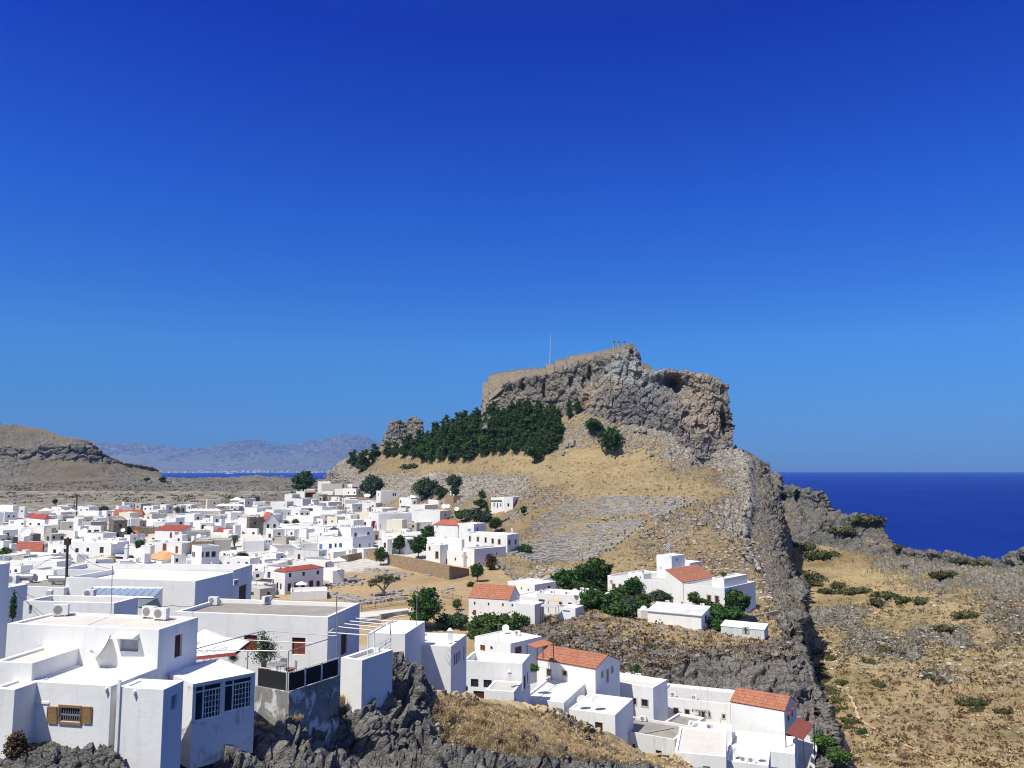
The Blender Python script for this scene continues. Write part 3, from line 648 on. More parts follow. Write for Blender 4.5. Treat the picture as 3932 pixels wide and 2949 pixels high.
# ---------------------------------------------------------------- camera, sun, sky
def build_light():
    cam = bpy.data.cameras.new('camera'); co = bpy.data.objects.new('camera', cam); COL.objects.link(co)
    co.location = (0, 0, CAMZ); co.rotation_euler = (R(90) + PITCH, 0, 0)
    cam.sensor_width = 36.0; cam.lens = FPX / IW * 36.0; cam.clip_start = 0.5; cam.clip_end = 60000
    scene.camera = co
    el, az = SUN_EL, SUN_AZ   # az measured from +y clockwise: where the sun stands
    d = Vector((math.sin(az) * math.cos(el), math.cos(az) * math.cos(el), math.sin(el)))
    l = bpy.data.lights.new('sun', 'SUN'); l.energy = SUN_E; l.angle = R(0.53); l.color = (1.0, 0.95, 0.86)
    lo = bpy.data.objects.new('sun', l); COL.objects.link(lo); lo.rotation_euler = (-d).to_track_quat('-Z', 'Y').to_euler(); lo.location = (0, 0, 500)
    w = bpy.data.worlds.new('World'); scene.world = w; w.use_nodes = True; nt = w.node_tree
    bg = nt.nodes['Background']; bg.inputs[1].default_value = SKY_S
    s = nt.nodes.new('ShaderNodeTexSky'); s.sky_type = 'NISHITA'; s.sun_disc = False
    s.sun_elevation = el; s.sun_rotation = az; s.altitude = 60; s.air_density = 1.0; s.dust_density = 0.15; s.ozone_density = 4.0
    sp = nt.nodes.new('ShaderNodeSeparateColor'); cb = nt.nodes.new('ShaderNodeCombineColor'); nt.links.new(s.outputs[0], sp.inputs[0])
    for i, (a, g) in enumerate(SKY_K):
        m1 = nt.nodes.new('ShaderNodeMath'); m1.operation = 'POWER'; m1.inputs[1].default_value = g
        m2 = nt.nodes.new('ShaderNodeMath'); m2.operation = 'MULTIPLY'; m2.inputs[1].default_value = a * SKY_S ** (g - 1)
        nt.links.new(sp.outputs[i], m1.inputs[0]); nt.links.new(m1.outputs[0], m2.inputs[0]); nt.links.new(m2.outputs[0], cb.inputs[i])
    # sky tint by height: deep blue in view, whitened above frame as added fill
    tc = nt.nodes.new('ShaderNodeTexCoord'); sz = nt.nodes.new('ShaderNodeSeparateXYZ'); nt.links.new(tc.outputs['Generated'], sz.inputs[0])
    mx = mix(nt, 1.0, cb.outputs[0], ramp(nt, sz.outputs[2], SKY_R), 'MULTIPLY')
    # added fill: unseen sky round the sun set whiter to warm shaded walls
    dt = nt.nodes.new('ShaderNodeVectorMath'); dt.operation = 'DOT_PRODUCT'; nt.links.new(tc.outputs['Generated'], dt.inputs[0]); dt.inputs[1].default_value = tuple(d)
    mx = mix(nt, ramp(nt, dt.outputs['Value'], [(0.42, 0.0), (0.95, 1.0)]), mx, SKY_FILL)
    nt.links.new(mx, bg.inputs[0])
    scene.view_settings.view_transform = 'Standard'; scene.view_settings.look = 'None'; scene.view_settings.exposure = EXPO
    scene.cycles.filter_width = 1.15; scene.cycles.max_bounces = 6; scene.cycles.volume_bounces = 1; scene.cycles.diffuse_bounces = 3

def build_haze():
    m = bpy.data.materials.new('haze air'); m.use_nodes = True; nt = m.node_tree
    nt.nodes.remove(nt.nodes['Principled BSDF'])
    v = nt.nodes.new('ShaderNodeVolumePrincipled'); v.inputs['Color'].default_value = HAZE_C; v.inputs['Density'].default_value = HAZE_D
    v.inputs['Anisotropy'].default_value = 0.0
    nt.links.new(v.outputs[0], nt.nodes['Material Output'].inputs['Volume'])
    b = MB(); b.box((0, 7900, 399.0), (33000, 16200, 800)); o = b.build('haze', m); o['kind'] = 'stuff'
SUN_EL, SUN_AZ, SUN_E = R(58), R(180 + 48), 4.2
SKY_S = 0.08
SKY_K = ((0.60, 1.39), (0.86, 1.177), (4.0, 1.2))
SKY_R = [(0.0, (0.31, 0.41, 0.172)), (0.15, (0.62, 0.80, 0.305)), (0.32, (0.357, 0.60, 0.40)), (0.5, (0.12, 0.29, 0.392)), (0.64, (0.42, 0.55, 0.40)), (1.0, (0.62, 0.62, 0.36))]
SKY_FILL = (3.6, 3.9, 4.2)
EXPO = 0.42
HAZE_C, HAZE_D = (0.22, 0.48, 1.0, 1), 0.00004
# ---------------------------------------------------------------- materials of the town
W_WHITE = whitewash('whitewash', (0.80, 0.80, 0.78), 0.16, (0.56, 0.55, 0.51)); W_BRIGHT = whitewash('fresh whitewash', (0.84, 0.84, 0.83), 0.03)
W_GREY = whitewash('weathered whitewash', (0.66, 0.66, 0.64), 0.25, (0.38, 0.37, 0.34)); W_CREAM = whitewash('cream plaster', (0.72, 0.68, 0.55), 0.1)
W_YELLOW = whitewash('pale yellow plaster', (0.74, 0.66, 0.42), 0.1); W_BLUEGREY = whitewash('blue grey render', (0.56, 0.60, 0.62), 0.3, (0.38, 0.38, 0.37))
W_BARE = whitewash('bare grey render', (0.46, 0.43, 0.37), 0.25, (0.30, 0.28, 0.24)); W_OCHRE = whitewash('ochre plaster', (0.62, 0.45, 0.22), 0.15)
def stainmat(name, base, dark, lo, hi):
    m, nt, b = nm(name); v = coord(nt)
    f = noise(nt, v, 0.9, 7, 0.62, 0.8); s = noise(nt, coord(nt, scale=(2, 2, 0.5)), 1.6, 6, 0.65)
    k = mth(nt, 'ADD', mth(nt, 'MULTIPLY', f, 0.75), mth(nt, 'MULTIPLY', s, 0.35))
    c = mix(nt, ramp(nt, k, [(lo, 0.0), (hi, 1.0)]), base, ramp(nt, s, [(0.3, dark), (0.7, tuple(q * 1.7 for q in dark))]))
    nt.links.new(c, b.inputs['Base Color']); b.inputs['Roughness'].default_value = 0.95; b.inputs['Specular IOR Level'].default_value = 0.1
    bump(nt, b, k, 0.8, 0.06); return m
W_STAIN = stainmat('peeling whitewash', (0.60, 0.61, 0.62), (0.17, 0.165, 0.155), 0.47, 0.55)
W_STAIN2 = stainmat('flaking whitewash', (0.70, 0.70, 0.70), (0.30, 0.29, 0.27), 0.60, 0.68)
R_WHITE = roofmat('white roof', (0.76, 0.75, 0.72), (0.70, 0.68, 0.63), (0.55, 0.52, 0.46), 0.3)
R_BEIGE = roofmat('beige roof', (0.63, 0.605, 0.55), (0.57, 0.54, 0.485), (0.43, 0.405, 0.36), 0.45)
R_GREY = roofmat('grey roof', (0.34, 0.32, 0.28), (0.25, 0.235, 0.21), (0.17, 0.16, 0.15), 0.6)
R_PALEGREY = roofmat('pale grey roof', (0.52, 0.51, 0.48), (0.46, 0.45, 0.42), (0.33, 0.32, 0.3), 0.4)
R_METAL = roofmat('corrugated sheet', (0.62, 0.63, 0.63), (0.50, 0.51, 0.52), (0.4, 0.38, 0.35), 0.4)
T_ORANGE = tilemat('orange tiles', (0.36, 0.135, 0.08), (0.47, 0.21, 0.13), (0.30, 0.15, 0.11))
T_RED = tilemat('red tiles', (0.34, 0.07, 0.05), (0.40, 0.10, 0.075), (0.28, 0.07, 0.055))
T_CORAL = tilemat('coral red tiles', (0.40, 0.115, 0.075), (0.48, 0.16, 0.105), (0.36, 0.12, 0.09))
T_PALE = tilemat('pale clay tiles', (0.62, 0.34, 0.16), (0.72, 0.45, 0.24), (0.50, 0.24, 0.11))
S_TOWN = stonemat('dark rubble stone', [(0.16, 0.14, 0.11), (0.22, 0.19, 0.15), (0.28, 0.24, 0.19), (0.34, 0.30, 0.24)], 1.2)
S_TAN = stonemat('tan rubble stone', [(0.34, 0.24, 0.15), (0.42, 0.31, 0.19), (0.36, 0.28, 0.19), (0.52, 0.41, 0.27)], 1.5)
S_FORT = stonemat('fortress stone', [(0.34, 0.28, 0.20), (0.40, 0.33, 0.24), (0.44, 0.37, 0.28), (0.48, 0.41, 0.32)], 0.8)
S_GREY = stonemat('grey stone blocks', [(0.26, 0.25, 0.23), (0.34, 0.33, 0.31), (0.42, 0.41, 0.38), (0.5, 0.48, 0.44)], 1.0, mortar=0.7)
P_DARK = plain('dark opening', (0.022, 0.022, 0.028), 0.5, spec=0.3)
P_BROWN = plain('brown door', (0.075, 0.028, 0.018), 0.6)
P_SHUT = plain('red brown shutter', (0.21, 0.055, 0.03), 0.6)
P_BLUE = plain('blue shutter', (0.03, 0.09, 0.22), 0.5)
P_TEAL = plain('light blue door', (0.06, 0.22, 0.45), 0.5)
P_GREYDOOR = plain('grey panel', (0.32, 0.35, 0.38), 0.5)
P_FRAME = plain('white frame', (0.75, 0.75, 0.74), 0.5)
P_SURR = plain('stone surround', (0.46, 0.42, 0.36), 0.9)
GLASS_D = plain('window glass', (0.025, 0.035, 0.05), 0.12, spec=0.8, var=0.3)
P_WOODTAN = plain('tan varnished wood', (0.26, 0.16, 0.07), 0.6)
P_BLACK = plain('black metal', (0.02, 0.02, 0.022), 0.5)
P_STEEL = plain('galvanised steel', (0.42, 0.43, 0.44), 0.4, 0.6)
P_AC = plain('white enamel', (0.72, 0.72, 0.69), 0.5); P_GRILL = plain('grey grille', (0.25, 0.25, 0.25), 0.6)
P_TERRA = plain('terracotta sheet', (0.42, 0.16, 0.09), 0.8); P_MAROON = plain('maroon canopy', (0.17, 0.05, 0.04), 0.8)
P_CANVAS = plain('white canvas', (0.80, 0.79, 0.76), 0.9, var=0.05)
P_NAVY = plain('navy canvas', (0.035, 0.05, 0.12), 0.9); P_SAND = plain('sand canvas', (0.62, 0.48, 0.26), 0.9)
P_RUST = plain('rusty brown wood', (0.07, 0.045, 0.035), 0.9)
KIND = {'w': P_DARK, 'd': P_BROWN, 's': P_SHUT, 'b': P_BLUE, 't': P_TEAL, 'g': P_GREYDOOR, 'x': P_DARK, 'f': P_FRAME}

def face_grid(m, O, U, n, L, z0, z1, ops, rev):
    """a wall from O along unit vector U, length L, heights z0..z1, with openings (u0,u1,v0,v1) and reveals rev deep; n outward"""
    us = sorted({0.0, L, *[o[0] for o in ops], *[o[1] for o in ops]}); vs = sorted({z0, z1, *[o[2] for o in ops], *[o[3] for o in ops]})
    pt = lambda u, z, k=0.0: (O.x + U.x * u - n.x * k, O.y + U.y * u - n.y * k, z)
    for i in range(len(us) - 1):
        for j in range(len(vs) - 1):
            uc, vc = (us[i] + us[i + 1]) / 2, (vs[j] + vs[j + 1]) / 2
            if any(o[0] < uc < o[1] and o[2] < vc < o[3] for o in ops): continue
            m.quad(pt(us[i], vs[j]), pt(us[i + 1], vs[j]), pt(us[i + 1], vs[j + 1]), pt(us[i], vs[j + 1]))
    for a, b, c, d in ops:
        k = rev
        m.quad(pt(a, c), pt(b, c), pt(b, c, k), pt(a, c, k)); m.quad(pt(a, d, k), pt(b, d, k), pt(b, d), pt(a, d))
        m.quad(pt(a, c), pt(a, c, k), pt(a, d, k), pt(a, d)); m.quad(pt(b, c, k), pt(b, c), pt(b, d), pt(b, d, k))

def solve_len(P, D, px):
    k = (px - IW / 2) / FPX; f0 = P.y * CP + (P.z - CAMZ) * SP
    den = D.x - k * D.y * CP
    if abs(den) < 1e-6: return -1
    return (k * f0 - P.x) / den

HOUSES = []
def H(crop, cx, cy, xl, xr, yb, label, psi=40, Y=None, yl=None, yr=None, d=None, dl=None, roof='flat', par=None, rh=1.6, wins=(), wall=None, top=None,
      name='house', cat='house', group=None, ground=('ground',), deep=4.0, surr=False, over=0.25, tile=None, maxl=45, sill=False, zt=None):
    px, py = src(crop, cx, cy); pb = src(crop, cx, yb)[1]
    if Y is None:
        h = hit(ground, px, pb); Y = h.y if h else 300
    P = at(px, py, Y); zb = at(px, pb, Y).z
    pxl = src(crop, xl, 0)[0] if xl is not None else None; pxr = src(crop, xr, 0)[0] if xr is not None else None
    ps = R(psi)
    if yl is not None or yr is not None:
        best = None
        for i in range(12, 352):
            a = R(i * 0.25); e = 0; Ld = Vector((-math.cos(a), math.sin(a), 0)); Rd = Vector((math.sin(a), math.cos(a), 0))
            if yl is not None:
                s = solve_len(P, Ld, pxl)
                if s <= 0 or s > 90: continue
                e += abs(proj(P + Ld * s)[1] - src(crop, 0, yl)[1])
            if yr is not None and pxr is not None:
                s = solve_len(P, Rd, pxr)
                if s <= 0 or s > 90: continue
                e += abs(proj(P + Rd * s)[1] - src(crop, 0, yr)[1])
            if best is None or e < best[0]: best = (e, a)
        if best: ps = best[1]
    Ld = Vector((-math.cos(ps), math.sin(ps), 0)); Rd = Vector((math.sin(ps), math.cos(ps), 0))
    ll = dl if dl else solve_len(P, Ld, pxl); lr = d if d else solve_len(P, Rd, pxr)
    ll = min(max(ll, 1.2) if ll > 0 else 8, maxl); lr = min(max(lr, 1.2) if lr > 0 else 8, maxl)
    nL = Vector((-Rd.x, -Rd.y, 0)); nR = Vector((-Ld.x, -Ld.y, 0))
    wall = wall or W_WHITE; top = top or R_WHITE; par = (0.35 if Y < 250 else 0.3) if par is None else par
    root = thing(name, label, cat, (P.x + (Ld.x * ll + Rd.x * lr) / 2, P.y + (Ld.y * ll + Rd.y * lr) / 2, zb), group)
    z0, z1 = zb - deep, P.z
    A = Vector((P.x, P.y, 0)); B = A + Rd * lr; Cc = B + Ld * ll; Dd = A + Ld * ll
    opsL, opsR, meta = [], [], []
    for w in wins:
        f, x, y, ww, hh = w[:5]; kind = w[5] if len(w) > 5 else 'w'; cr = w[6] if len(w) > 6 else crop
        n = nL if f == 'L' else nR; U = Ld if f == 'L' else Rd; LL = ll if f == 'L' else lr
        q = []
        for sx, sy in ((-1, -1), (1, 1)):
            a, b = src(cr, x + sx * ww / 2, y + sy * hh / 2); dr = ray(a, b); o = Vector((0, 0, CAMZ))
            t = (P - o).dot(n) / dr.dot(n); g = o + dr * t; q.append(((g - P).dot(U), g.z))
        u0, u1 = sorted((q[0][0], q[1][0])); v0, v1 = sorted((q[0][1], q[1][1]))
        u0, u1 = max(u0, 0.15), min(u1, LL - 0.15); v1 = min(v1, z1 - 0.15); v0 = max(v0, z0 + 0.1)
        if u1 - u0 < 0.15 or v1 - v0 < 0.15: continue
        ops = opsL if f == 'L' else opsR
        if any(not (u1 + .05 < o[0] or u0 - .05 > o[1] or v1 + .05 < o[2] or v0 - .05 > o[3]) for o in ops): continue
        ops.append((u0, u1, v0, v1)); meta.append((f, u0, u1, v0, v1, kind))
    m = MB(); rev = 0.22
    gab = roof.startswith('gable') or roof.startswith('shed')
    zf = z1
    # L face runs from Dd to A (outward nL); draw from Dd so that the winding faces out
    def face(O, U, n, L, ops, flipu):
        face_grid(m, O, U, n, L, z0, zf, ops, rev)
    face_grid(m, Vector((Dd.x, Dd.y, 0)), -Ld, nL, ll, z0, zf, [(ll - o[1], ll - o[0], o[2], o[3]) for o in opsL], rev)
    face_grid(m, A, Rd, nR, lr, z0, zf, opsR, rev)
    pz = lambda v, z: (v.x, v.y, z)
    m.quad(pz(B, z0), pz(Cc, z0), pz(Cc, zf), pz(B, zf)); m.quad(pz(Cc, z0), pz(Dd, z0), pz(Dd, zf), pz(Cc, zf))
    zr = z1
    rf = MB(); rf.uv = []
    if roof == 'flat':
        t = min(0.3, ll / 5, lr / 5); zr = z1 - max(par, 0.06)
        a = A + Ld * t + Rd * t; b = B + Ld * t - Rd * t; c = Cc - Ld * t - Rd * t; e = Dd - Ld * t + Rd * t
        o_ = [A, B, Cc, Dd]; i_ = [a, b, c, e]
        for k in range(4):
            k2 = (k + 1) % 4
            m.quad(pz(o_[k], z1), pz(o_[k2], z1), pz(i_[k2], z1), pz(i_[k], z1))
            m.quad(pz(i_[k], z1), pz(i_[k2], z1), pz(i_[k2], zr - 0.05), pz(i_[k], zr - 0.05))
        rf.uv = None; rf.quad(pz(a, zr), pz(b, zr), pz(c, zr), pz(e, zr))
    else:
        th = 0.12
        def slab(pts, eu, ev):
            """a tiled slope: 4 or 3 corner points anticlockwise from below-left, with thickness"""
            pts = [Vector(p) for p in pts]; n = (pts[1] - pts[0]).cross(pts[2] - pts[0]).normalized()
            k = len(pts); vs = pts + [p - n * th for p in pts]
            fs = [tuple(range(k)), tuple(range(2 * k - 1, k - 1, -1))] + [(i, i + k, (i + 1) % k + k, (i + 1) % k) for i in range(k)]
            rf.add(vs, fs)
            eu = Vector(eu).normalized(); en = n.cross(eu).normalized()
            for f in fs: rf.uv.append([c for i in f for c in ((vs[i] - pts[0]).dot(eu), (vs[i] - pts[0]).dot(en))])
        o = over
        tm = tile or T_ORANGE
        V3 = lambda v, z: Vector((v.x, v.y, z))
        if roof in ('gableL', 'gableR'):
            if roof == 'gableL':   # ridge along L, gable triangle over the R face
                mid = lambda q: q + Rd * (lr / 2); a, b, c, e = A, B, Cc, Dd; U = Ld; W = Rd; half = lr / 2
                r0, r1 = A + Rd * half, Dd + Rd * half
                s = rh / half
                slab([V3(Dd + U * o - W * o, z1 - s * o + .05), V3(A - U * o - W * o, z1 - s * o + .05), V3(r0 - U * o, z1 + rh + .05), V3(r1 + U * o, z1 + rh + .05)], -U, W)
                slab([V3(B - U * o + W * o, z1 - s * o + .05), V3(Cc + U * o + W * o, z1 - s * o + .05), V3(r1 + U * o, z1 + rh + .05), V3(r0 - U * o, z1 + rh + .05)], U, W)
                m.add([pz(A, z1), pz(B, z1), pz(r0, z1 + rh)], [(0, 1, 2)]); m.add([pz(Cc, z1), pz(Dd, z1), pz(r1, z1 + rh)], [(0, 1, 2)])
            else:                  # ridge along R, gable triangle over the L face
                half = ll / 2; r0, r1 = A + Ld * half, B + Ld * half; s = rh / half
                slab([V3(A - Ld * o - Rd * o, z1 - s * o + .05), V3(B - Ld * o + Rd * o, z1 - s * o + .05), V3(r1 + Rd * o, z1 + rh + .05), V3(r0 - Rd * o, z1 + rh + .05)], Rd, Ld)
                slab([V3(Cc + Ld * o + Rd * o, z1 - s * o + .05), V3(Dd + Ld * o - Rd * o, z1 - s * o + .05), V3(r0 - Rd * o, z1 + rh + .05), V3(r1 + Rd * o, z1 + rh + .05)], -Rd, Ld)
                m.add([pz(Dd, z1), pz(A, z1), pz(r0, z1 + rh)], [(0, 1, 2)]); m.add([pz(B, z1), pz(Cc, z1), pz(r1, z1 + rh)], [(0, 1, 2)])
        elif roof == 'shedR':      # eave along the R face, rising towards the left
            s = rh / ll
            slab([V3(A - Ld * o - Rd * o, z1 - s * o + .05), V3(B - Ld * o + Rd * o, z1 - s * o + .05), V3(Cc + Rd * o + Ld * o, z1 + rh + .05 + s * o), V3(Dd - Rd * o + Ld * o, z1 + rh + .05 + s * o)], Rd, Ld)
            m.add([pz(Dd, z1), pz(A, z1), pz(Dd, z1 + rh)], [(0, 1, 2)]); m.add([pz(B, z1), pz(Cc, z1), pz(Cc, z1 + rh)], [(0, 1, 2)])
            m.quad(pz(Cc, z1), pz(Dd, z1), pz(Dd, z1 + rh), pz(Cc, z1 + rh))
        elif roof == 'shedL':
            s = rh / lr
            slab([V3(Dd + Ld * o - Rd * o, z1 - s * o + .05), V3(A - Ld * o - Rd * o, z1 - s * o + .05), V3(B - Ld * o + Rd * o, z1 + rh + .05 + s * o), V3(Cc + Ld * o + Rd * o, z1 + rh + .05 + s * o)], -Ld, Rd)
            m.add([pz(A, z1), pz(B, z1), pz(B, z1 + rh)], [(0, 1, 2)]); m.add([pz(Cc, z1), pz(Dd, z1), pz(Cc, z1 + rh)], [(0, 1, 2)])
            m.quad(pz(B, z1), pz(Cc, z1), pz(Cc, z1 + rh), pz(B, z1 + rh))
        elif roof == 'hip':
            k = min(ll, lr) / 2; zt_ = z1 + rh
            a, b, c, e = A - Ld * o - Rd * o, B - Ld * o + Rd * o, Cc + Ld * o + Rd * o, Dd + Ld * o - Rd * o
            zo = z1 + .04
            if ll > lr: r0, r1 = A + Rd * (lr / 2) + Ld * k, Dd + Rd * (lr / 2) - Ld * k
            else: r0, r1 = A + Ld * (ll / 2) + Rd * k, B + Ld * (ll / 2) - Rd * k
            if (r1 - r0).length < 0.6: r1 = r0 + (Ld if ll > lr else Rd) * 0.6
            if ll > lr:
                slab([V3(e, zo), V3(a, zo), V3(r0, zt_), V3(r1, zt_)], -Ld, Rd); slab([V3(b, zo), V3(c, zo), V3(r1, zt_), V3(r0, zt_)], Ld, Rd)
                slab([V3(a, zo), V3(b, zo), V3(r0, zt_)], Rd, Ld); slab([V3(c, zo), V3(e, zo), V3(r1, zt_)], -Rd, Ld)
            else:
                slab([V3(a, zo), V3(b, zo), V3(r1, zt_), V3(r0, zt_)], Rd, Ld); slab([V3(c, zo), V3(e, zo), V3(r0, zt_), V3(r1, zt_)], -Rd, Ld)
                slab([V3(e, zo), V3(a, zo), V3(r0, zt_)], -Ld, Rd); slab([V3(b, zo), V3(c, zo), V3(r1, zt_)], Ld, Rd)
        top = tm
    m.build('wall', wall, root)
    rf.build('roof', top, root)
    for f, u0, u1, v0, v1, kind in meta:
        n = nL if f == 'L' else nR; U = Ld if f == 'L' else Rd; A0 = Vector((P.x, P.y, 0))
        pt = lambda u, z, k: Vector((A0.x + U.x * u - n.x * k, A0.y + U.y * u - n.y * k, z))
        isdoor = kind in 'dt' or (v1 - v0) > 1.9
        wm = MB()
        sgn = 1 if f == 'R' else -1
        def plate(mb, a, b, c, e, k0, k1):
            mb.obox(pt(a, c, k0), U * (b - a), Vector((0, 0, e - c)), n * (k0 - k1) if False else -n * (k1 - k0))
        pane = KIND[kind]
        near = Y < 200
        if surr or kind == 'u':
            sm = MB(); t = 0.14 if Y < 150 else 0.2
            for (a, b, c, e) in ((u0 - t, u1 + t, v1, v1 + t), (u0 - t, u1 + t, v0 - t, v0), (u0 - t, u0, v0, v1), (u1, u1 + t, v0, v1)):
                plate(sm, a, b, c, e, -0.04, 0.02)
        if kind == 'f':
            t = 0.07; k = 0.08; W_ = u1 - u0; H_ = v1 - v0
            for (a, b, c, e) in ((u0, u1, v1 - t, v1), (u0, u1, v0, v0 + t), (u0, u0 + t, v0 + t, v1 - t), (u1 - t, u1, v0 + t, v1 - t), (u0 + W_ * .30, u0 + W_ * .30 + t, v0 + t, v1 - t), (u0 + t, u1 - t, v1 - H_ * .2, v1 - H_ * .2 + t)):
                plate(wm, a, b, c, e, k, k + 0.06)
            for i in range(1, 6):
                uu = u0 + W_ * (.30 + .70 * i / 6); plate(wm, uu, uu + .025 * (2 if i == 4 else 1), v0 + t, v1 - H_ * .2, k + .01, k + .04)
            for i in range(1, 5):
                z = v0 + H_ * .8 * i / 5; plate(wm, u0 + W_ * .33, u1 - t, z, z + .025, k + .012, k + .038)
            wo = wm.build('window', P_FRAME, root)
            pm = MB(); plate(pm, u0, u1, v0, v1, k + .045, k + .055); pm.build('pane', GLASS_D, wo)
        elif near and kind == 'w' and (u1 - u0) > 0.35:
            t = 0.05; k = 0.10
            for (a, b, c, e) in ((u0, u1, v1 - t, v1), (u0, u1, v0, v0 + t), (u0, u0 + t, v0 + t, v1 - t), (u1 - t, u1, v0 + t, v1 - t), ((u0 + u1) / 2 - t / 2, (u0 + u1) / 2 + t / 2, v0 + t, v1 - t)):
                plate(wm, a, b, c, e, k, k + 0.05)
            wo = wm.build('window', P_RUST, root)
            pm = MB(); pm.quad(pt(u0, v0, k + .03), pt(u1, v0, k + .03), pt(u1, v1, k + .03), pt(u0, v1, k + .03)) if f == 'R' else pm.quad(pt(u1, v0, k + .03), pt(u0, v0, k + .03), pt(u0, v1, k + .03), pt(u1, v1, k + .03))
            pm.build('pane', GLASS_D, wo)
        else:
            k = 0.14
            plate(wm, u0, u1, v0, v1, k, k + 0.04)
            if kind in 'sdbt' and near:
                mid = (u0 + u1) / 2; wm.obox(pt(mid - .02, v0, k - .02), U * 0.04, Vector((0, 0, v1 - v0)), -n * 0.02)
                for j in range(1, 4):
                    z = v0 + (v1 - v0) * j / 4; wm.obox(pt(u0, z - .02, k - .015), U * (u1 - u0), Vector((0, 0, 0.04)), -n * 0.015)
            wo = wm.build('door' if isdoor else 'window', pane, root)
        if surr:
            sm.build('surround', P_SURR, wo)
    h = dict(P=P, L=Ld, R=Rd, ll=ll, lr=lr, z=zr, top=z1, zb=zb, root=root, nL=nL, nR=nR, Y=Y, psi=ps, label=label)
    HOUSES.append(h)
    return h

def on_z(crop, x, y, z):
    px, py = src(crop, x, y); d = ray(px, py); t = (z - CAMZ) / d.z
    return Vector((d.x * t, d.y * t, z))
def on_face(h, f, crop, x, y):
    px, py = src(crop, x, y); d = ray(px, py); o = Vector((0, 0, CAMZ)); n = h['nL'] if f == 'L' else h['nR']
    return o + d * ((h['P'] - o).dot(n) / d.dot(n))
TH = {}
def build_near():
    k = TH
    k['upper'] = H('R1', 1350, 482, 62, 1683, 860, 'large white block with beige roof and an awning over its window, nearest on the left', Y=45, yl=430, yr=380, par=0.1, top=R_BEIGE, deep=6,
                   wins=[('L', 1098, 605, 150, 130, 'g'), ('R', 1516, 618, 55, 165, 'd')])
    k['front'] = H('R1', 945, 962, 215, 1062, 1520, 'low white house front with one tan shuttered window above grey outcrop', Y=41.4, psi=11, par=0.07, deep=6, top=R_WHITE, d=3.9,
                   wins=[('L', 600, 1203, 175, 135, 'w')])
    k['corner'] = H('R1', 1390, 992, 1000, 1560, 1660, 'tall white corner block with a drainpipe, nearest the camera', Y=41.0, yl=985, yr=915, par=0.07, deep=6,
                    wins=[('R', 1478, 1100, 50, 100, 'g')])
    k['slab'] = H('R1', 275, 768, -70, 680, 850, 'low white block with worn slab roof at the left edge', Y=42.4, psi=8, par=0.12, top=R_BEIGE, deep=5)
    k['leanto'] = H('R1', 125, 992, -90, 205, 1280, 'small white lean-to at the left edge below the worn slab roof', Y=40.8, psi=10, par=0.1, top=R_BEIGE, d=2.2, deep=3)
    k['edge1'] = H('R5', -60, 885, -300, 105, 1500, 'house whose shaded side wall closes the left edge of the view', Y=50, psi=11, deep=8)
    k['edge2'] = H('R1', -20, 140, -200, 235, 420, 'shaded house behind the dark bush at the left edge', Y=62, psi=11, deep=8)
    k['brownroof'] = H('R1', 970, 258, 200, 1175, 420, 'white house with brownish flat roof between the two nearest air conditioner roofs', Y=57, yl=238, yr=205, par=0.45, top=R_GREY, deep=8,
                       wins=[('L', 258, 312, 24, 78, 'g')])
    k['greyroof'] = H('R2', 795, 376, -511, 1066, 690, 'big white house with grey concrete roof and red-brown shutters', Y=62, yr=255, psi=12, par=0.3, top=R_GREY, deep=6,
                      wins=[('L', 137, 600, 108, 150, 's'), ('L', 545, 622, 110, 150, 's'), ('R', 933, 600, 52, 150, 'd')])
    k['bigblue_hi'] = H('R6', 545, 940, -1330, 742, 1280, 'long high white block with pale grey roof and blue-shaded gable end', Y=92, psi=13, yr=872, par=0.5, top=R_PALEGREY, deep=10,
                        wins=[('R', 640, 1195, 72, 165, 'd')])
    k['bigblue_lo'] = H('R6', 155, 1146, -60, 545, 1330, 'lower white wing with blue-shaded wall, dish on its front and a dark arched opening', Y=83, psi=13, yr=1040, par=0.3, top=R_BEIGE, deep=8,
                        wins=[('R', 458, 1235, 85, 80, 'w'), ('R', 225, 1252, 40, 25, 'w')])
    k['tankroof'] = H('R5', 680, 1125, 95, None, 1300, 'low house with grey roof carrying two cylindrical water tanks', Y=76, psi=12, d=5.5, par=0.06, top=R_GREY, deep=8)
    k['skylit'] = H('R1', 1660, 70, 560, None, 330, 'white house with slanted glass skylight on its front', Y=74, psi=11, par=0.5, d=6.5, top=R_WHITE, deep=8)
    k['terrace'] = H('R2', 465, 1016, 178, 900, 1290, 'stained peeling terrace wall holding the patio with the black mesh fence', Y=49, yr=874, par=0.25, top=R_GREY, wall=W_STAIN, deep=2.5, name='terrace', cat='terrace')
    k['veranda'] = H('R1', 1640, 945, 1500, 2170, 1335, 'glazed white veranda with flat roof and grid windows next to the patio', Y=43.8, psi=45, dl=4.6, par=0.06, wall=W_STAIN2, deep=2, top=W_BRIGHT, name='veranda', cat='veranda',
                     wins=[('R', 1762, 1085, 235, 265, 'f'), ('R', 2030, 1005, 235, 265, 'f')])
    k['annex'] = H('R2', 1085, 742, 905, 1345, 1062, 'small white annex with blue-shaded stained side wall above the crag', Y=57.5, yl=736, yr=652, par=0.25, top=R_PALEGREY, deep=4)
    k['m2'] = H('R2', 1450, 520, 1140, 1620, 880, 'white block with bright white roof behind the crag, beside the open pergola', Y=77, yl=502, yr=408, par=0.08, deep=8, top=W_BRIGHT)
    k['m3'] = H('R2', 1840, 625, 1462, 1972, 985, 'white cube house with row of narrow dark windows, right of the crag', Y=82, yl=610, yr=520, par=0.15, deep=5,
                wins=[('R', 1872, 735, 13, 85), ('R', 1889, 725, 12, 85), ('R', 1904, 712, 10, 80), ('R', 1917, 700, 9, 78), ('R', 1948, 680, 12, 110, 'g')])
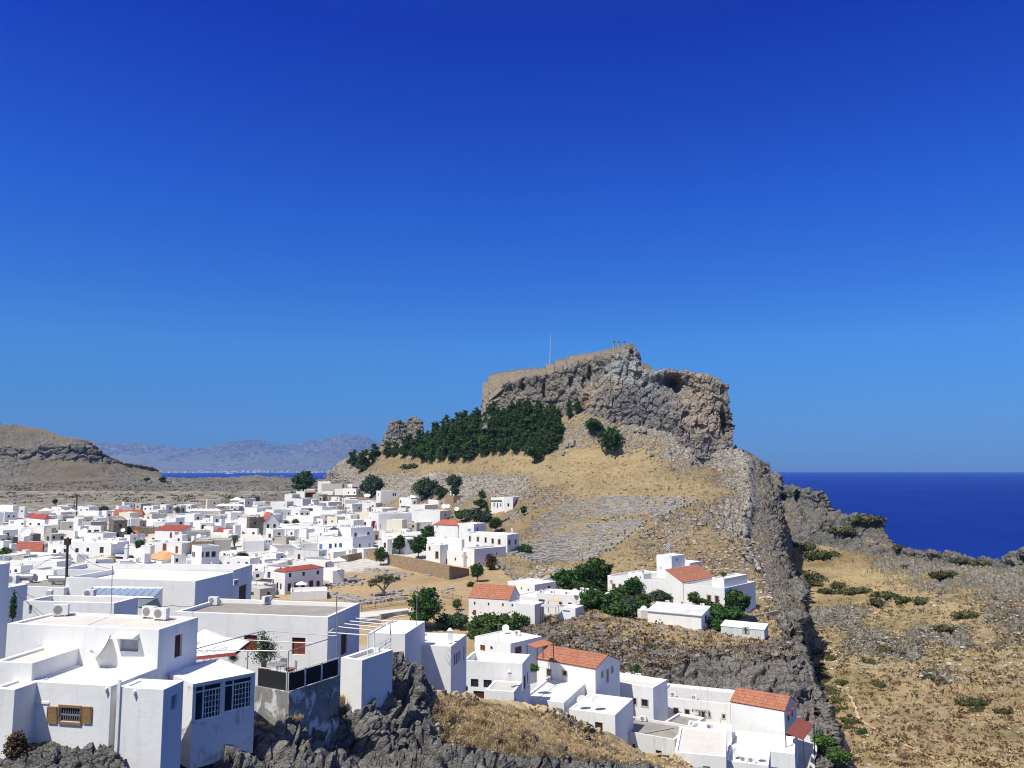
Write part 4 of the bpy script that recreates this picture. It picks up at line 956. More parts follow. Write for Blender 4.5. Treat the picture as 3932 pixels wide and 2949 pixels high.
    k['m4'] = H('R3', 455, 770, -51, 522, 1130, 'white house with deep roof parapet and two lattice windows over a garage', Y=100, yl=745, yr=690, par=1.0, deep=4,
                wins=[('L', 50, 935, 65, 72), ('L', 160, 942, 70, 72, 'w'), ('L', 85, 1038, 92, 75, 'd'), ('R', 475, 930, 16, 90), ('R', 500, 888, 10, 80, 'd')])
    k['m4b'] = H('R3', 383, 1010, 140, 452, 1125, 'low white outbuilding with grey slab roof and a chimney', Y=95, yl=988, yr=925, par=0.06, top=R_PALEGREY, deep=4, wins=[('R', 396, 1082, 12, 18)])
    k['m5'] = H('R3', 355, 600, 50, 622, 690, 'white house with a round roof dish and a terracotta porch', Y=119, yl=565, yr=552, par=0.12, deep=5,
                wins=[('L', 118, 637, 42, 58, 's'), ('L', 193, 637, 20, 32), ('R', 422, 655, 58, 45, 's')])
    k['m6'] = H('R3', 1075, 812, 578, 1280, 1010, 'white house with broad orange tiled gable roof at the foot of the crag ridge', Y=112, yl=755, yr=735, roof='gableL', rh=1.2, deep=5, tile=T_ORANGE, over=0.12,
                wins=[('L', 680, 847, 32, 64), ('L', 815, 852, 32, 42), ('R', 1133, 862, 12, 40), ('R', 1178, 872, 14, 95, 'd'), ('R', 1218, 820, 12, 42)], surr=True)
    k['m7'] = H('R3', 808, 1102, 450, 1050, 1245, 'low white house with large plain roof crossed by a cable', Y=104, yl=1068, yr=880, par=0.25, deep=4, wins=[('L', 540, 1175, 55, 28), ('L', 715, 1198, 82, 36)], surr=True)
    k['m8'] = H('R3', 1243, 1207, 850, 1395, 1455, 'white house with two satellite dishes on its flat roof', Y=102, yl=1152, yr=1065, par=0.1, deep=4, wins=[('L', 920, 1260, 92, 36), ('L', 1105, 1308, 65, 88, 'd')])
    k['m9'] = H('R3', 1565, 975, 1125, 1686, 1200, 'white house with beige parapet roof left of the town hall', Y=117, yl=917, yr=905, par=0.6, top=R_BEIGE, deep=5, wins=[('L', 1410, 1092, 28, 60), ('L', 1495, 1105, 52, 66)], surr=True)
    k['hall'] = H('R4', 186, 905, -318, None, 1085, 'long white town hall with Greek lettering over its windows', Y=121, yl=850, d=8, par=0.35, deep=6, top=R_PALEGREY, name='town_hall', cat='building',
                  wins=[('L', 1665, 1165, 36, 70, 'w', 'R3'), ('L', 1760, 1170, 38, 50, 'w', 'R3'), ('L', 1855, 1182, 36, 48, 'w', 'R3'), ('L', 1965, 1195, 16, 42, 'w', 'R3'), ('L', 1992, 1212, 26, 68, 'd', 'R3'), ('L', 2043, 1202, 14, 34, 'w', 'R3'), ('L', 2165, 1220, 20, 38, 'w', 'R3')], surr=True)
    k['m11'] = H('R4', 558, 950, 188, 642, 1245, 'tall white house with orange tiled roof and maroon balcony canopies', Y=112.5, yl=908, yr=885, roof='gableL', rh=1.3, deep=5, tile=T_ORANGE, over=0.1,
                 wins=[('R', 588, 985, 16, 60, 'w'), ('R', 615, 960, 12, 60, 'w'), ('R', 598, 1165, 40, 120, 'w')])
    k['m12'] = H('R3', 1748, 1417, 1245, 1882, 1565, 'grey-white house with brown concrete roof and single air conditioner', Y=104, yl=1358, yr=1297, par=0.3, top=R_GREY, wall=W_GREY, deep=4,
                 wins=[('L', 1332, 1468, 14, 60), ('L', 1402, 1470, 28, 42), ('L', 1613, 1530, 52, 54)])
    k['m13'] = H('R3', 1885, 1306, 1660, 2003, 1385, 'small block with dark grey roof in front of the town hall', Y=112, yl=1256, yr=1228, par=0.3, top=R_GREY, deep=5)
    k['m14'] = H('R3', 2185, 1562, 1748, 2204, 1730, 'white house with bright roof and pipe stubs, lowest in the picture', Y=97, yl=1522, psi=22, d=10, par=0.2, deep=4, top=R_BEIGE, wins=[('L', 2020, 1650, 60, 20)])
    k['m15'] = H('R4', 197, 1090, -110, None, 1160, 'low pale blue yard wall block below the town hall', Y=110, yl=1062, d=3, par=0.5, deep=5)
    k['m16'] = H('R4', 632, 1250, 170, 735, 1400, 'low white wing under the maroon canopy house', Y=105, psi=20, d=7, par=0.5, deep=5)
    k['m17'] = H('R4', 450, 1330, 150, None, 1400, 'white roof terrace crowded with air conditioners at the bottom edge', Y=99, psi=20, d=6, par=0.4, deep=5)

def build_mid():
    k = TH
    k['villa'] = H('R8', 1508, 1015, 515, 1770, 1172, 'long white villa with stone portal among the garden trees', Y=184, yl=905, psi=24, par=0.3, deep=4, name='villa', cat='villa', maxl=70, top=R_PALEGREY,
                   wins=[('L', 568, 1000, 24, 44, 's'), ('L', 548, 960, 12, 20, 'g'), ('L', 622, 1000, 18, 40, 's'), ('L', 1238, 1095, 46, 62, 'd'), ('L', 1378, 1104, 30, 62, 'd'), ('L', 1445, 1112, 30, 64, 'd')], surr=True)
    k['villa2'] = H('R8', 1505, 935, 1400, 1700, 1030, 'white slanted upper wall block at the right end of the villa', Y=186, yr=897, psi=30, par=0.3, deep=2)
    k['villa3'] = H('R8', 1155, 968, 1010, 1420, 1010, 'villa wing with steep orange tiled slope facing right', Y=191, yr=918, psi=40, roof='shedR', rh=2.6, tile=T_ORANGE, deep=5, over=0.05)
    k['villa4'] = H('R8', 1058, 742, 930, 1170, 900, 'white square tower block behind the orange villa roof', Y=203, psi=45, deep=8, par=0.15, wins=[('L', 968, 845, 10, 25, 'g'), ('R', 1105, 770, 18, 20, 'g')])
    k['villa5'] = H('R8', 1215, 800, 1080, 1312, 880, 'low white block behind the orange villa roof, right of the tower', Y=206, psi=45, deep=6, par=0.15)
    k['villa6'] = H('R8', 820, 895, 690, 885, 945, 'low white roof block at the left end of the villa', Y=200, psi=45, deep=4, par=0.3)
    k['shed'] = H('R8', 1310, 1247, 855, 1382, 1335, 'white garden shed with corrugated metal roof and three cooling units', Y=163, yl=1205, psi=22, par=0.0, roof='shedL', rh=0.9, tile=R_METAL, deep=3, name='garden_shed', cat='shed', wins=[('R', 1352, 1277, 20, 60, 'd')])
    k['tomb'] = H('R8', 1845, 1367, 1478, 1860, 1422, 'blue-grey weathered concrete tomb block with a dark cross', Y=158, yl=1332, psi=20, d=3.5, par=0.0, roof='shedL', rh=0.5, tile=W_BRIGHT, over=0.1, wall=W_BLUEGREY, deep=3, name='tomb', cat='tomb')
    k['chapel'] = H('R3', 345, 228, 0, 432, 402, 'white chapel-like house with orange tiled gable roof above the ivy', Y=185, yl=208, psi=25, roof='gableL', rh=2.6, tile=T_ORANGE, deep=4,
                    wins=[('L', 50, 258, 14, 26), ('L', 168, 265, 14, 26), ('L', 290, 270, 14, 26), ('L', 50, 338, 26, 46, 's')], over=0.1)
    k['h6'] = H('R3', 560, 100, 330, 742, 180, 'white two-faced house behind the chapel roof, with three tiny windows', Y=206, yl=76, yr=84, par=0.15, wins=[('L', 393, 125, 11, 20), ('L', 447, 132, 11, 20), ('L', 505, 143, 11, 20), ('R', 683, 122, 20, 22)])
    k['h7a'] = H('R3', 1115, 205, 575, 1197, 262, 'long low white house with many roof boxes left of the villa garden', Y=181, psi=24, par=0.2, wins=[('L', 858, 262, 30, 22), ('L', 620, 235, 50, 25), ('L', 780, 258, 30, 22)], maxl=60)
    k['h7b'] = H('R3', 640, 215, 400, 800, 300, 'white flat house with red-edged roof below the two-faced house', Y=190, psi=35, par=0.2)
    k['h7c'] = H('R3', 560, 270, 345, 640, 352, 'low white house directly behind the ivy-covered terrace', Y=172, psi=30, par=0.2, wins=[('L', 370, 275, 14, 25)])
    k['h7d'] = H('R3', 905, 300, 760, 975, 345, 'small white store beside the dark pergola', Y=168, psi=30, par=0.2, wins=[('L', 830, 325, 60, 20, 't')])
    # walled convent below the theatre
    k['conv'] = H('R7', 1515, 702, 1060, 1640, 945, 'tall white mansion wing with five tall windows under the theatre slope', yl=682, yr=692, Y=292, par=0.3, surr=True, name='mansion', cat='mansion',
                  wins=[('L', 1118, 742, 16, 50), ('L', 1203, 748, 18, 48), ('L', 1285, 757, 18, 50), ('L', 1360, 768, 20, 50), ('L', 1430, 775, 22, 52), ('R', 1537, 780, 18, 44), ('R', 1603, 776, 16, 42), ('L', 1200, 820, 24, 22, 'g'), ('L', 1280, 825, 18, 16, 'g')])
    k['conv2'] = H('R7', 1165, 852, 1045, 1500, 1045, 'low white courtyard wing with brown bush at its wall, front of the mansion', Y=276, yr=822, psi=50, par=0.6, wins=[('L', 1088, 940, 9, 16), ('R', 1402, 900, 12, 22)])
    k['conv3'] = H('R7', 1050, 885, 800, None, 1020, 'low white courtyard wall wing with dark arched opening', Y=278, psi=40, d=3, par=0.5, wins=[('L', 865, 985, 26, 60), ('L', 965, 960, 14, 34), ('L', 1037, 926, 9, 14)])
    k['conv4'] = H('R7', 802, 810, 655, None, 985, 'white gatehouse with carved stone doorway and brown door', Y=281, psi=40, d=4, par=0.3, wins=[('L', 690, 845, 14, 36), ('L', 768, 917, 30, 76, 'd')], surr=True)
    k['conv5'] = H('R7', 1030, 750, 660, None, 860, 'white rear wall wing of the mansion courtyard', Y=300, psi=35, d=3, par=0.3)
    k['hip1'] = H('R7', 990, 602, 738, 1062, 670, 'white house with orange hip roof behind the dark garden trees', Y=316, psi=30, roof='hip', rh=2.0, tile=T_CORAL, wins=[('L', 770, 615, 12, 18)], ground=('ground', 'grassy_hill'))
    k['bluedoor'] = H('R7', 1160, 586, 988, 1292, 680, 'flat house with bare grey side wall and bright blue door', Y=312, psi=35, wall=W_WHITE, wins=[('L', 1112, 652, 36, 30, 'g'), ('R', 1200, 645, 20, 44, 't')])
    k['slope1'] = H('U6', 1362, 402, 1240, 1475, 560, 'white cube house alone on the hillside above the gardens', psi=50, yr=388, ground=('grassy_hill',), wins=[('R', 1415, 462, 28, 40, 'b'), ('L', 1298, 512, 26, 46)])
    k['slope2'] = H('U6', 1238, 412, 1050, None, 595, 'white wing with vine pergola joined to the hillside cube house', psi=40, d=6, ground=('grassy_hill',), wins=[('L', 1100, 510, 26, 60, 'g'), ('L', 1145, 520, 14, 70), ('L', 1190, 515, 14, 50)])
    k['sq1'] = H('R6', 1810, 590, 1440, 2030, 768, 'white cubist house, lower storey with blue door and three windows', Y=302, yl=576, psi=46, par=0.5, surr=False,
                 wins=[('L', 1470, 700, 30, 76, 't'), ('L', 1572, 685, 30, 56, 'b'), ('L', 1627, 675, 20, 44), ('L', 1680, 675, 28, 48, 'b'), ('R', 1885, 682, 20, 42), ('R', 1988, 685, 22, 62, 'g')])
    k['sq2'] = H('R6', 1790, 490, 1650, 2024, 600, 'white cubist house, upper storey with two blue windows and roof units', Y=308, psi=46, par=0.3, wins=[('R', 1840, 562, 28, 46, 'b'), ('R', 1977, 555, 26, 42, 'b'), ('L', 1770, 555, 8, 36, 'g')])
    k['sq3'] = H('R6', 1660, 500, 1480, 1760, 580, 'white terrace wing with narrow slit windows behind the navy parasol', Y=318, psi=46, par=0.3, wins=[('L', 1512, 512, 8, 40), ('L', 1535, 518, 8, 40)])
    k['sq4'] = H('R6', 1605, 745, 1440, None, 805, 'low white terrace block with grey shutter below the cubist house', Y=293, psi=50, d=5, par=0.8, wins=[('L', 1560, 775, 20, 25, 'g')])
    k['sq5'] = H('R6', 1800, 715, 1640, None, 780, 'low white terrace wall with grey gate at the stone wall', Y=297, psi=50, d=3, par=0.5, wins=[('L', 1782, 745, 25, 38, 'g')])
    k['pave'] = H('R6', 1520, 852, 1172, 1612, 950, 'white house with wide roof terrace and tall dark doorway, left of the ruins field', Y=262, yl=838, psi=40, par=0.25, wins=[('R', 1528, 900, 16, 60, 'd')])
    k['red1'] = H('R6', 1092, 958, 978, 1500, 1205, 'two-storey white house with low red roof and five tall doors on its terrace', Y=228, yr=908, psi=72, roof='hip', rh=1.0, tile=T_RED, over=0.2,
                  wins=[('R', 1145, 990, 28, 40), ('R', 1290, 977, 26, 38), ('R', 1440, 963, 26, 38), ('R', 1137, 1120, 34, 80, 'd'), ('R', 1210, 1115, 42, 88, 'd'), ('R', 1282, 1108, 34, 78, 'd'), ('R', 1368, 1100, 42, 98, 'd'), ('R', 1442, 1095, 34, 82, 'd'), ('L', 1010, 1100, 15, 66), ('L', 1045, 1112, 15, 66)])
    k['red1t'] = H('R6', 1150, 1170, 1075, 1538, 1225, 'low white terrace in front of the red-roofed two-storey house', Y=219, psi=75, par=0.9)
    k['r1side'] = H('R6', 1600, 945, 1500, 1722, 1050, 'white sloping wall block with parasol terrace at the edge of the ruins field', Y=246, psi=60, par=0.3, wall=W_WHITE)
    k['gable1'] = H('R6', 868, 432, 815, 1030, 585, 'white house with pointed gable and a strip of orange tiles on its left slope', Y=348, psi=62, roof='gableL', rh=4.0, tile=T_CORAL, wins=[('R', 910, 475, 26, 50, 'd'), ('R', 980, 475, 26, 50, 'd')], over=0.15)
    k['cube3'] = H('R6', 210, 690, 103, 395, 860, 'white house with grey flat roof and three stone-framed windows', Y=258, psi=68, yr=678, top=R_GREY, par=0.1, wins=[('R', 206, 773, 34, 48), ('R', 268, 771, 34, 48), ('R', 333, 768, 38, 52), ('L', 112, 770, 10, 50), ('L', 128, 772, 10, 50)], surr=True)

# far rows: crop, cx, cy, xl, xr, yb, psi, wall, roof, windows, label
FAR = [
 ('V2', 2190, 408, 1745, None, 470, 15, 'w', 'w', [], 'flat white house whose roof carries the lower cluster of white parasols', dict(d=9, par=0.1)),
 ('V3', 640, 305, 215, None, 370, 15, 'w', 'w', [], 'flat white house whose roof carries the upper cluster of white parasols', dict(d=9, par=0.1)),
 ('V1', 1330, 420, 900, None, 500, 20, 'w', 'w', [('L', 1200, 460, 120, 40, 'g')], 'white house with two parasols on top left of the thin pole', dict(d=8, par=0.1)),
 ('V1', 255, 205, -60, 355, 470, 30, 'w', 'w', [], 'tall windowless white block at the left edge below the stony slope', {}),
 ('V1', 865, 475, 520, 1010, 640, 40, 'w', 'hip', [('L', 585, 563, 40, 45), ('L', 748, 568, 48, 55)], 'white house with small red pyramid roof and two windows', dict(rh=2.2, tile=T_RED)),
 ('V1', 880, 390, 740, 1100, 470, 35, 'w', 'w', [], 'white flat house behind the red pyramid roof, topped by canvas shades', {}),
 ('V1', 500, 345, 360, 640, 430, 40, 'w', 'w', [], 'small white box house behind and left of the red pyramid roof', {}),
 ('V1', 1905, 318, 1640, 2000, 440, 35, 'w', 'w', [], 'white box house beside the dark round tree at the foot of the slope', {}),
 ('V1', 1930, 412, 1680, 2000, 520, 30, 'g', 'g', [('L', 1760, 480, 60, 28), ('L', 1870, 470, 50, 25)], 'grey-green house with two slit windows left of the stone tower', {}),
 ('V1', 1560, 505, 1100, 1700, 590, 40, 'w', 'w', [('L', 1190, 560, 60, 20)], 'long low white house with flat roof behind the dark arcade', {}),
 ('V1', 540, 640, -40, 560, 760, 25, 'w', 'w', [], 'large blank white house with sloping wall at the left edge', {}),
 ('V1', 460, 500, 170, 500, 620, 30, 'w', 'w', [('L', 430, 560, 40, 45), ('L', 235, 530, 70, 60, 'g')], 'white house with grey window just left of the red pyramid roof house', {}),
 ('V1', 1290, 600, 1020, 1330, 720, 40, 'w', 'w', [], 'plain white house left of the dark arcade', {}),
 ('V1', 1950, 605, 1510, 2020, 790, 20, 'w', 'g', [('L', 1565, 710, 85, 70), ('L', 1718, 712, 80, 72), ('L', 1865, 712, 100, 78)], 'white house with three deep dark arcade openings', dict(top=R_GREY)),
 ('V1', 1450, 700, 960, 1500, 850, 25, 'w', 'w', [('L', 1060, 780, 200, 60, 'w'), ('L', 1225, 785, 110, 60, 'g')], 'white house with dark lattice strip and pale blue shutter', {}),
 ('V1', 250, 820, 105, 350, 1000, 30, 's', 'g', [('L', 170, 860, 60, 50)], 'dark stone house with white arched opening at the left edge', {}),
 ('V1', 640, 760, 400, 790, 930, 40, 's', 'g', [], 'curved dark stone wall house behind the orange-red tiled roof', {}),
 ('V1', 820, 1095, 300, 870, 1180, 20, 'w', 'hip', [], 'house with bright orange-red tiled pyramid roof at the left', dict(rh=3.3, tile=T_CORAL)),
 ('V1', 2150, 930, 930, None, 1290, 14, 'w', 'w', [('L', 1052, 1090, 60, 75), ('L', 1262, 1080, 65, 75), ('L', 1485, 1070, 62, 80), ('L', 1693, 1060, 50, 80), ('L', 1962, 1065, 70, 120, 'd')], 'long white house with four square windows and a dark door behind the wooden pole', dict(d=9)),
 ('V1', 1100, 1290, 195, None, 1560, 14, 'w', 'w', [('L', 222, 1505, 60, 100, 'd'), ('L', 425, 1505, 85, 110, 'd'), ('L', 585, 1505, 80, 110, 'd'), ('L', 727, 1495, 66, 100, 'd')], 'long white house with four brown arched doors behind the water tanks', dict(d=6)),
 ('V1', 980, 1150, 120, None, 1280, 14, 'w', 'w', [], 'low white wall house in front of the bright pyramid roof', dict(d=5)),
 ('V1', 2120, 1400, 1340, None, 1560, 14, 'w', 'w', [('L', 1500, 1495, 40, 30, 'g')], 'low white house right of the wooden pole with small vents', dict(d=8)),
 ('V1', 2045, 1205, 1815, 2240, 1340, 20, 'o', 'w', [('L', 1850, 1280, 25, 60), ('L', 1915, 1290, 25, 55)], 'white roofed house with ochre gable wall', {}),
 ('V2', 740, 395, 180, 765, 540, 20, 'y', 'hip', [('L', 635, 490, 45, 75), ('L', 480, 490, 40, 90, 'd')], 'pale yellow house with orange-red hip roof below the slope', dict(rh=2.6, tile=T_CORAL, over=0.5)),
 ('V2', 185, 495, 95, 455, 900, 60, 's', 'g', [('R', 318, 600, 45, 60), ('R', 250, 810, 60, 110), ('L', 120, 600, 15, 50)], 'dark stone tower house with an arched gateway', dict(top=R_GREY)),
 ('V2', 1225, 430, 930, 1330, 510, 40, 'w', 'w', [('L', 985, 430, 25, 20), ('L', 1075, 430, 25, 22)], 'low white house right of the yellow house, under the bare trees', {}),
 ('V2', 1740, 400, 1340, None, 510, 25, 'w', 'w', [('L', 1380, 440, 28, 50), ('L', 1655, 470, 25, 40)], 'white house with small roof tank left of the parasol terrace', dict(d=8)),
 ('V2', 1120, 480, 635, 1190, 610, 30, 'w', 'w', [('L', 730, 505, 28, 20), ('L', 1055, 490, 34, 28)], 'long white stepped house with two tiny windows', {}),
 ('V2', 1665, 530, 1195, 1720, 640, 30, 'b', 'w', [('L', 1490, 600, 100, 70, 'g')], 'blue-grey washed house with white awning', {}),
 ('V2', 1090, 640, 420, 1260, 830, 25, 's', 'g', [], 'long dark stone house behind the red strip roof', dict(top=R_GREY)),
 ('V2', 1500, 690, 980, None, 900, 15, 'w', 'shed', [('L', 1290, 780, 45, 110, 's'), ('L', 1400, 765, 42, 80, 's')], 'white house with red strip roof and brown balcony doors', dict(d=6, rh=1.6, tile=T_RED)),
 ('V2', 1245, 770, 845, None, 880, 15, 'c', 'w', [('L', 955, 845, 60, 30), ('L', 1100, 845, 50, 25)], 'low tan stone-fronted house below the red strip roof', dict(d=4)),
 ('V2', 590, 800, 300, 760, 900, 60, 'w', 'gabR', [], 'house with coral tiled left slope and white gable beside the round tree', dict(rh=1.5, tile=T_CORAL)),
 ('V2', 745, 760, 520, 760, 830, 30, 'w', 'w', [], 'white box house behind the coral tiled gable', {}),
 ('V2', 1600, 720, 1505, 2050, 970, 70, 'r', 'r', [], 'bare grey rendered house with flat roof behind the three-window house', dict(top=R_GREY)),
 ('V2', 1860, 545, 1705, 2110, 665, 60, 'w', 'w', [('R', 1925, 620, 90, 70), ('R', 2050, 625, 100, 60)], 'white house with open shaded veranda under a cream awning', {}),
 ('V2', 2030, 460, 1760, 2130, 550, 30, 'w', 'w', [('L', 1830, 520, 50, 15), ('L', 1940, 520, 70, 15)], 'white house with slot windows under the left parasol terrace', {}),
 ('V2', 1500, 935, 810, None, 1170, 18, 'w', 'w', [('L', 893, 995, 55, 85, 'b'), ('L', 1165, 1010, 70, 145, 's'), ('L', 1400, 1062, 45, 140, 's')], 'white house with two tall red-brown doors below the balcony house', dict(d=7)),
 ('V2', 675, 1040, 135, None, 1130, 15, 'w', 'w', [], 'low white house with chimney pot left of the round tree', dict(d=8)),
 ('V2', 1110, 1265, 740, 1620, 1330, 40, 'w', 'hip', [], 'house with pale orange ribbed tile roof', dict(rh=2.3, tile=T_PALE)),
 ('V2', 620, 1165, 20, None, 1300, 18, 'w', 'w', [('L', 290, 1215, 150, 50), ('L', 530, 1195, 140, 60)], 'white house with long dark veranda openings left of the pale orange roof', dict(d=6)),
 ('V2', 1690, 900, 1600, 2090, 1150, 75, 't', 'g', [('L', 1635, 1030, 25, 90, 'd')], 'narrow tan stone house left of the three-window house', {}),
 ('V3', 940, 250, 700, 1230, 430, 30, 'w', 'w', [('L', 775, 240, 15, 18)], 'white house under the pergola right of the upper parasol terrace', {}),
 ('V3', 1290, 345, 940, None, 450, 20, 'w', 'w', [('L', 1200, 330, 40, 20)], 'low white house left of the ivy wall', dict(d=6)),
 ('V3', 800, 385, 560, 1000, 520, 30, 'w', 'w', [('L', 665, 405, 22, 14), ('L', 610, 490, 25, 22, 'g')], 'white cube house behind the stone tower and the pointed gable', {}),
 ('V3', 560, 330, 320, None, 420, 20, 'w', 'w', [('L', 360, 395, 60, 40), ('L', 465, 390, 90, 45)], 'white house with two dark openings under the upper parasol terrace', dict(d=6)),
 ('V3', 600, 500, 340, None, 640, 20, 'w', 'w', [('L', 480, 545, 200, 16), ('L', 540, 630, 30, 20)], 'white house with long dark slot under its roof line', dict(d=6)),
 ('V3', 340, 545, 60, None, 660, 20, 'w', 'w', [('L', 195, 610, 90, 36)], 'white house with dark arched window left of the slotted house', dict(d=6)),
 ('V3', 800, 440, 745, 1080, 800, 60, 's', 'g', [('R', 903, 545, 45, 45)], 'dark stone tower beside the pointed gable house', {}),
 ('V3', 945, 655, 500, 965, 830, 25, 'w', 'w', [('L', 575, 745, 45, 60), ('L', 672, 758, 45, 68), ('L', 868, 753, 48, 70)], 'white house with three dark windows behind the palm', {}),
 ('V3', 500, 715, 100, None, 800, 20, 'w', 'shed', [], 'house with narrow red tiled roof strip left of the palm', dict(d=4, rh=1.0, tile=T_RED)),
 ('V3', 80, 870, -60, 440, 1110, 70, 'r', 'r', [], 'bare beige rendered house left of the palm', dict(top=R_PALEGREY)),
 ('V3', 670, 900, 548, 1080, 1110, 70, 'w', 'w', [('L', 613, 1015, 38, 62, 'd')], 'white house with arched brown window and a wide blank wall', {}),
 ('V3', 1500, 660, 1335, 1860, 800, 60, 'w', 'w', [], 'tall blank white wall house right of the pointed gable', {}),
 ('V3', 1960, 620, 1380, 2240, 700, 50, 'w', 'w', [], 'long low pale house behind the blank wall house', {}),
 ('V3', 1500, 820, 1220, None, 960, 20, 'r', 'r', [('L', 1260, 860, 30, 45), ('L', 1180, 890, 25, 40)], 'bare stone house with pole frame on its flat roof', dict(d=6, top=R_GREY)),
 ('V3', 1780, 945, 1500, 2110, 1080, 60, 'w', 'w', [], 'white house with dark metal fence around its roof terrace', {}),
 ('V3', 1330, 1050, 1190, 1780, 1210, 65, 'w', 'g', [('R', 1470, 1158, 65, 34), ('R', 1650, 1095, 24, 12), ('R', 1715, 1090, 24, 12)], 'white house with dark roof band and small high vents', dict(top=R_GREY)),
 ('V3', 1080, 880, 1060, 1230, 1060, 60, 'w', 'w', [('R', 1128, 885, 28, 46), ('R', 1180, 890, 26, 42)], 'narrow white house with two small windows left of the pole frame', {}),
 ('V3', 1290, 1150, 960, None, 1290, 20, 'w', 'w', [('L', 1165, 1215, 40, 60, 'g')], 'white house with ribbed vent in front of the dark roof band house', dict(d=6)),
 ('V3', 1610, 1240, 1390, 1640, 1400, 30, 'w', 'w', [('L', 1510, 1330, 60, 40), ('L', 1510, 1390, 60, 30)], 'white stepped house with two dark stacked windows behind the long red roof', {}),
 ('V3', 900, 1150, 780, None, 1230, 20, 'w', 'w', [], 'small white house right of the bushy green tree', dict(d=5)),
 ('V3', 560, 1100, 240, None, 1200, 20, 'w', 'w', [('L', 310, 1155, 40, 55), ('L', 475, 1150, 34, 36)], 'low white house behind the bushy green tree', dict(d=5)),
 ('V3', 470, 1190, 215, None, 1330, 15, 'w', 'w', [], 'white wall house between the three-window house and bushy tree', dict(d=5)),
 ('V3', 1140, 1370, 850, 1255, 1560, 35, 'w', 'w', [('L', 930, 1462, 55, 78), ('R', 1235, 1465, 34, 110, 'd')], 'white house with square window left of the long red roof', {}),
 ('V4', 850, 145, 605, None, 310, 20, 'w', 'w', [], 'white box house highest on the left shoulder of the hill', dict(d=8)),
 ('V4', 1080, 190, 680, None, 300, 15, 'r', 'r', [], 'bare grey stone house beside the highest box house', dict(d=6, top=R_GREY)),
 ('V4', 1265, 195, 1180, 1540, 385, 60, 'w', 'w', [('L', 1200, 282, 20, 55), ('L', 1235, 285, 18, 55), ('R', 1330, 300, 110, 120, 'b')], 'white house with blue shaded porch under the big pine', {}),
 ('V4', 1530, 110, 1470, 1560, 190, 40, 'w', 'w', [], 'small white stair tower beside the big pine', {}),
 ('V4', 350, 350, 190, 600, 470, 60, 'w', 'w', [('R', 460, 405, 190, 90, 'd')], 'white house with dark wooden veranda and small terracotta roof', {}),
 ('V4', 540, 300, 290, None, 360, 20, 'w', 'w', [], 'white low house behind the dark wooden veranda', dict(d=6)),
 ('V4', 1160, 290, 930, None, 400, 20, 'w', 'w', [], 'white stepped terrace house below the grey stone house', dict(d=6)),
 ('V4', 900, 335, 680, None, 400, 20, 'w', 'w', [], 'low white wall house with ivy on its top', dict(d=5)),
 ('V4', 200, 480, 10, None, 600, 20, 'w', 'w', [('L', 82, 555, 44, 50)], 'white house with small window and potted tree below the veranda', dict(d=6)),
 ('V4', 500, 500, 260, 620, 600, 40, 'w', 'w', [], 'blank white house below the dark wooden veranda', {}),
 ('V4', 560, 630, 280, 810, 810, 40, 'w', 'w', [('L', 470, 690, 75, 60, 'd')], 'white house with brown double window in the upper village', {}),
 ('V4', 280, 660, -10, None, 820, 20, 'w', 'w', [], 'wide white wall house with row of clothes on its roof', dict(d=8)),
 ('V4', 810, 540, 560, 1090, 640, 45, 'w', 'w', [('R', 1005, 636, 42, 26), ('L', 718, 604, 36, 16)], 'white house with two tiny dark windows in the upper village', {}),
 ('V4', 1130, 500, 1080, 1400, 680, 70, 'w', 'w', [('L', 1100, 630, 26, 110)], 'white house with tall grey recess in its narrow side', {}),
 ('V4', 1680, 520, 1400, None, 600, 20, 'w', 'w', [('L', 1437, 540, 28, 20, 'g')], 'long white house left of the tall mansion with roof vats', dict(d=8)),
 ('V4', 910, 655, 810, 1090, 780, 70, 'w', 'w', [('R', 985, 738, 30, 64), ('L', 832, 748, 14, 50), ('L', 877, 748, 14, 46)], 'white house with arched grey-shaded doorway', {}),
 ('V4', 1590, 630, 1210, 1650, 730, 35, 'w', 'w', [('L', 1295, 685, 70, 38), ('L', 1575, 680, 35, 40, 'g')], 'cream-white house with round relief on its wall', {}),
 ('V4', 1970, 660, 1640, 2130, 760, 45, 'w', 'w', [('L', 1655, 700, 16, 46), ('L', 1720, 712, 14, 40)], 'white house with two slit windows behind the arched-relief house', {}),
 ('V4', 1820, 330, 1735, 2380, 600, 65, 'w', 'w', [('L', 1772, 400, 12, 60), ('R', 2065, 398, 28, 55), ('R', 2103, 398, 28, 55), ('R', 2057, 535, 12, 50), ('R', 2200, 535, 22, 60)], 'tall white mansion with pair of dark windows at the foot of the hill', dict(par=0.8)),
 ('V4', 2400, 460, 2180, 2600, 640, 45, 'w', 'w', [('L', 2205, 535, 24, 60)], 'white house joined to the right of the tall mansion', {}),
 ('V4', 1240, 790, 900, None, 940, 20, 'w', 'w', [('L', 988, 885, 24, 40), ('L', 1170, 878, 20, 36)], 'white house with climbing red flowers and two small windows', dict(d=8)),
 ('V4', 740, 800, 650, 930, 950, 60, 'r', 'w', [], 'house with bare grey patched wall between white neighbours', {}),
 ('V4', 1590, 740, 1320, None, 880, 20, 'c', 'w', [], 'beige unplastered house with pots along its roof', dict(d=6)),
 ('V4', 1600, 885, 1300, 1612, 1030, 25, 'w', 'w', [('L', 1515, 965, 46, 75, 'd')], 'white cube with brown door above the roof units of the cubist house', {}),
 ('V4', 1780, 770, 1590, 2420, 1100, 65, 'w', 'w', [('R', 1968, 890, 22, 48), ('R', 2112, 885, 20, 46), ('L', 1620, 850, 10, 40), ('R', 1820, 1010, 16, 90, 'g')], 'large white house with arched reliefs right of the red bougainvillea', {}),
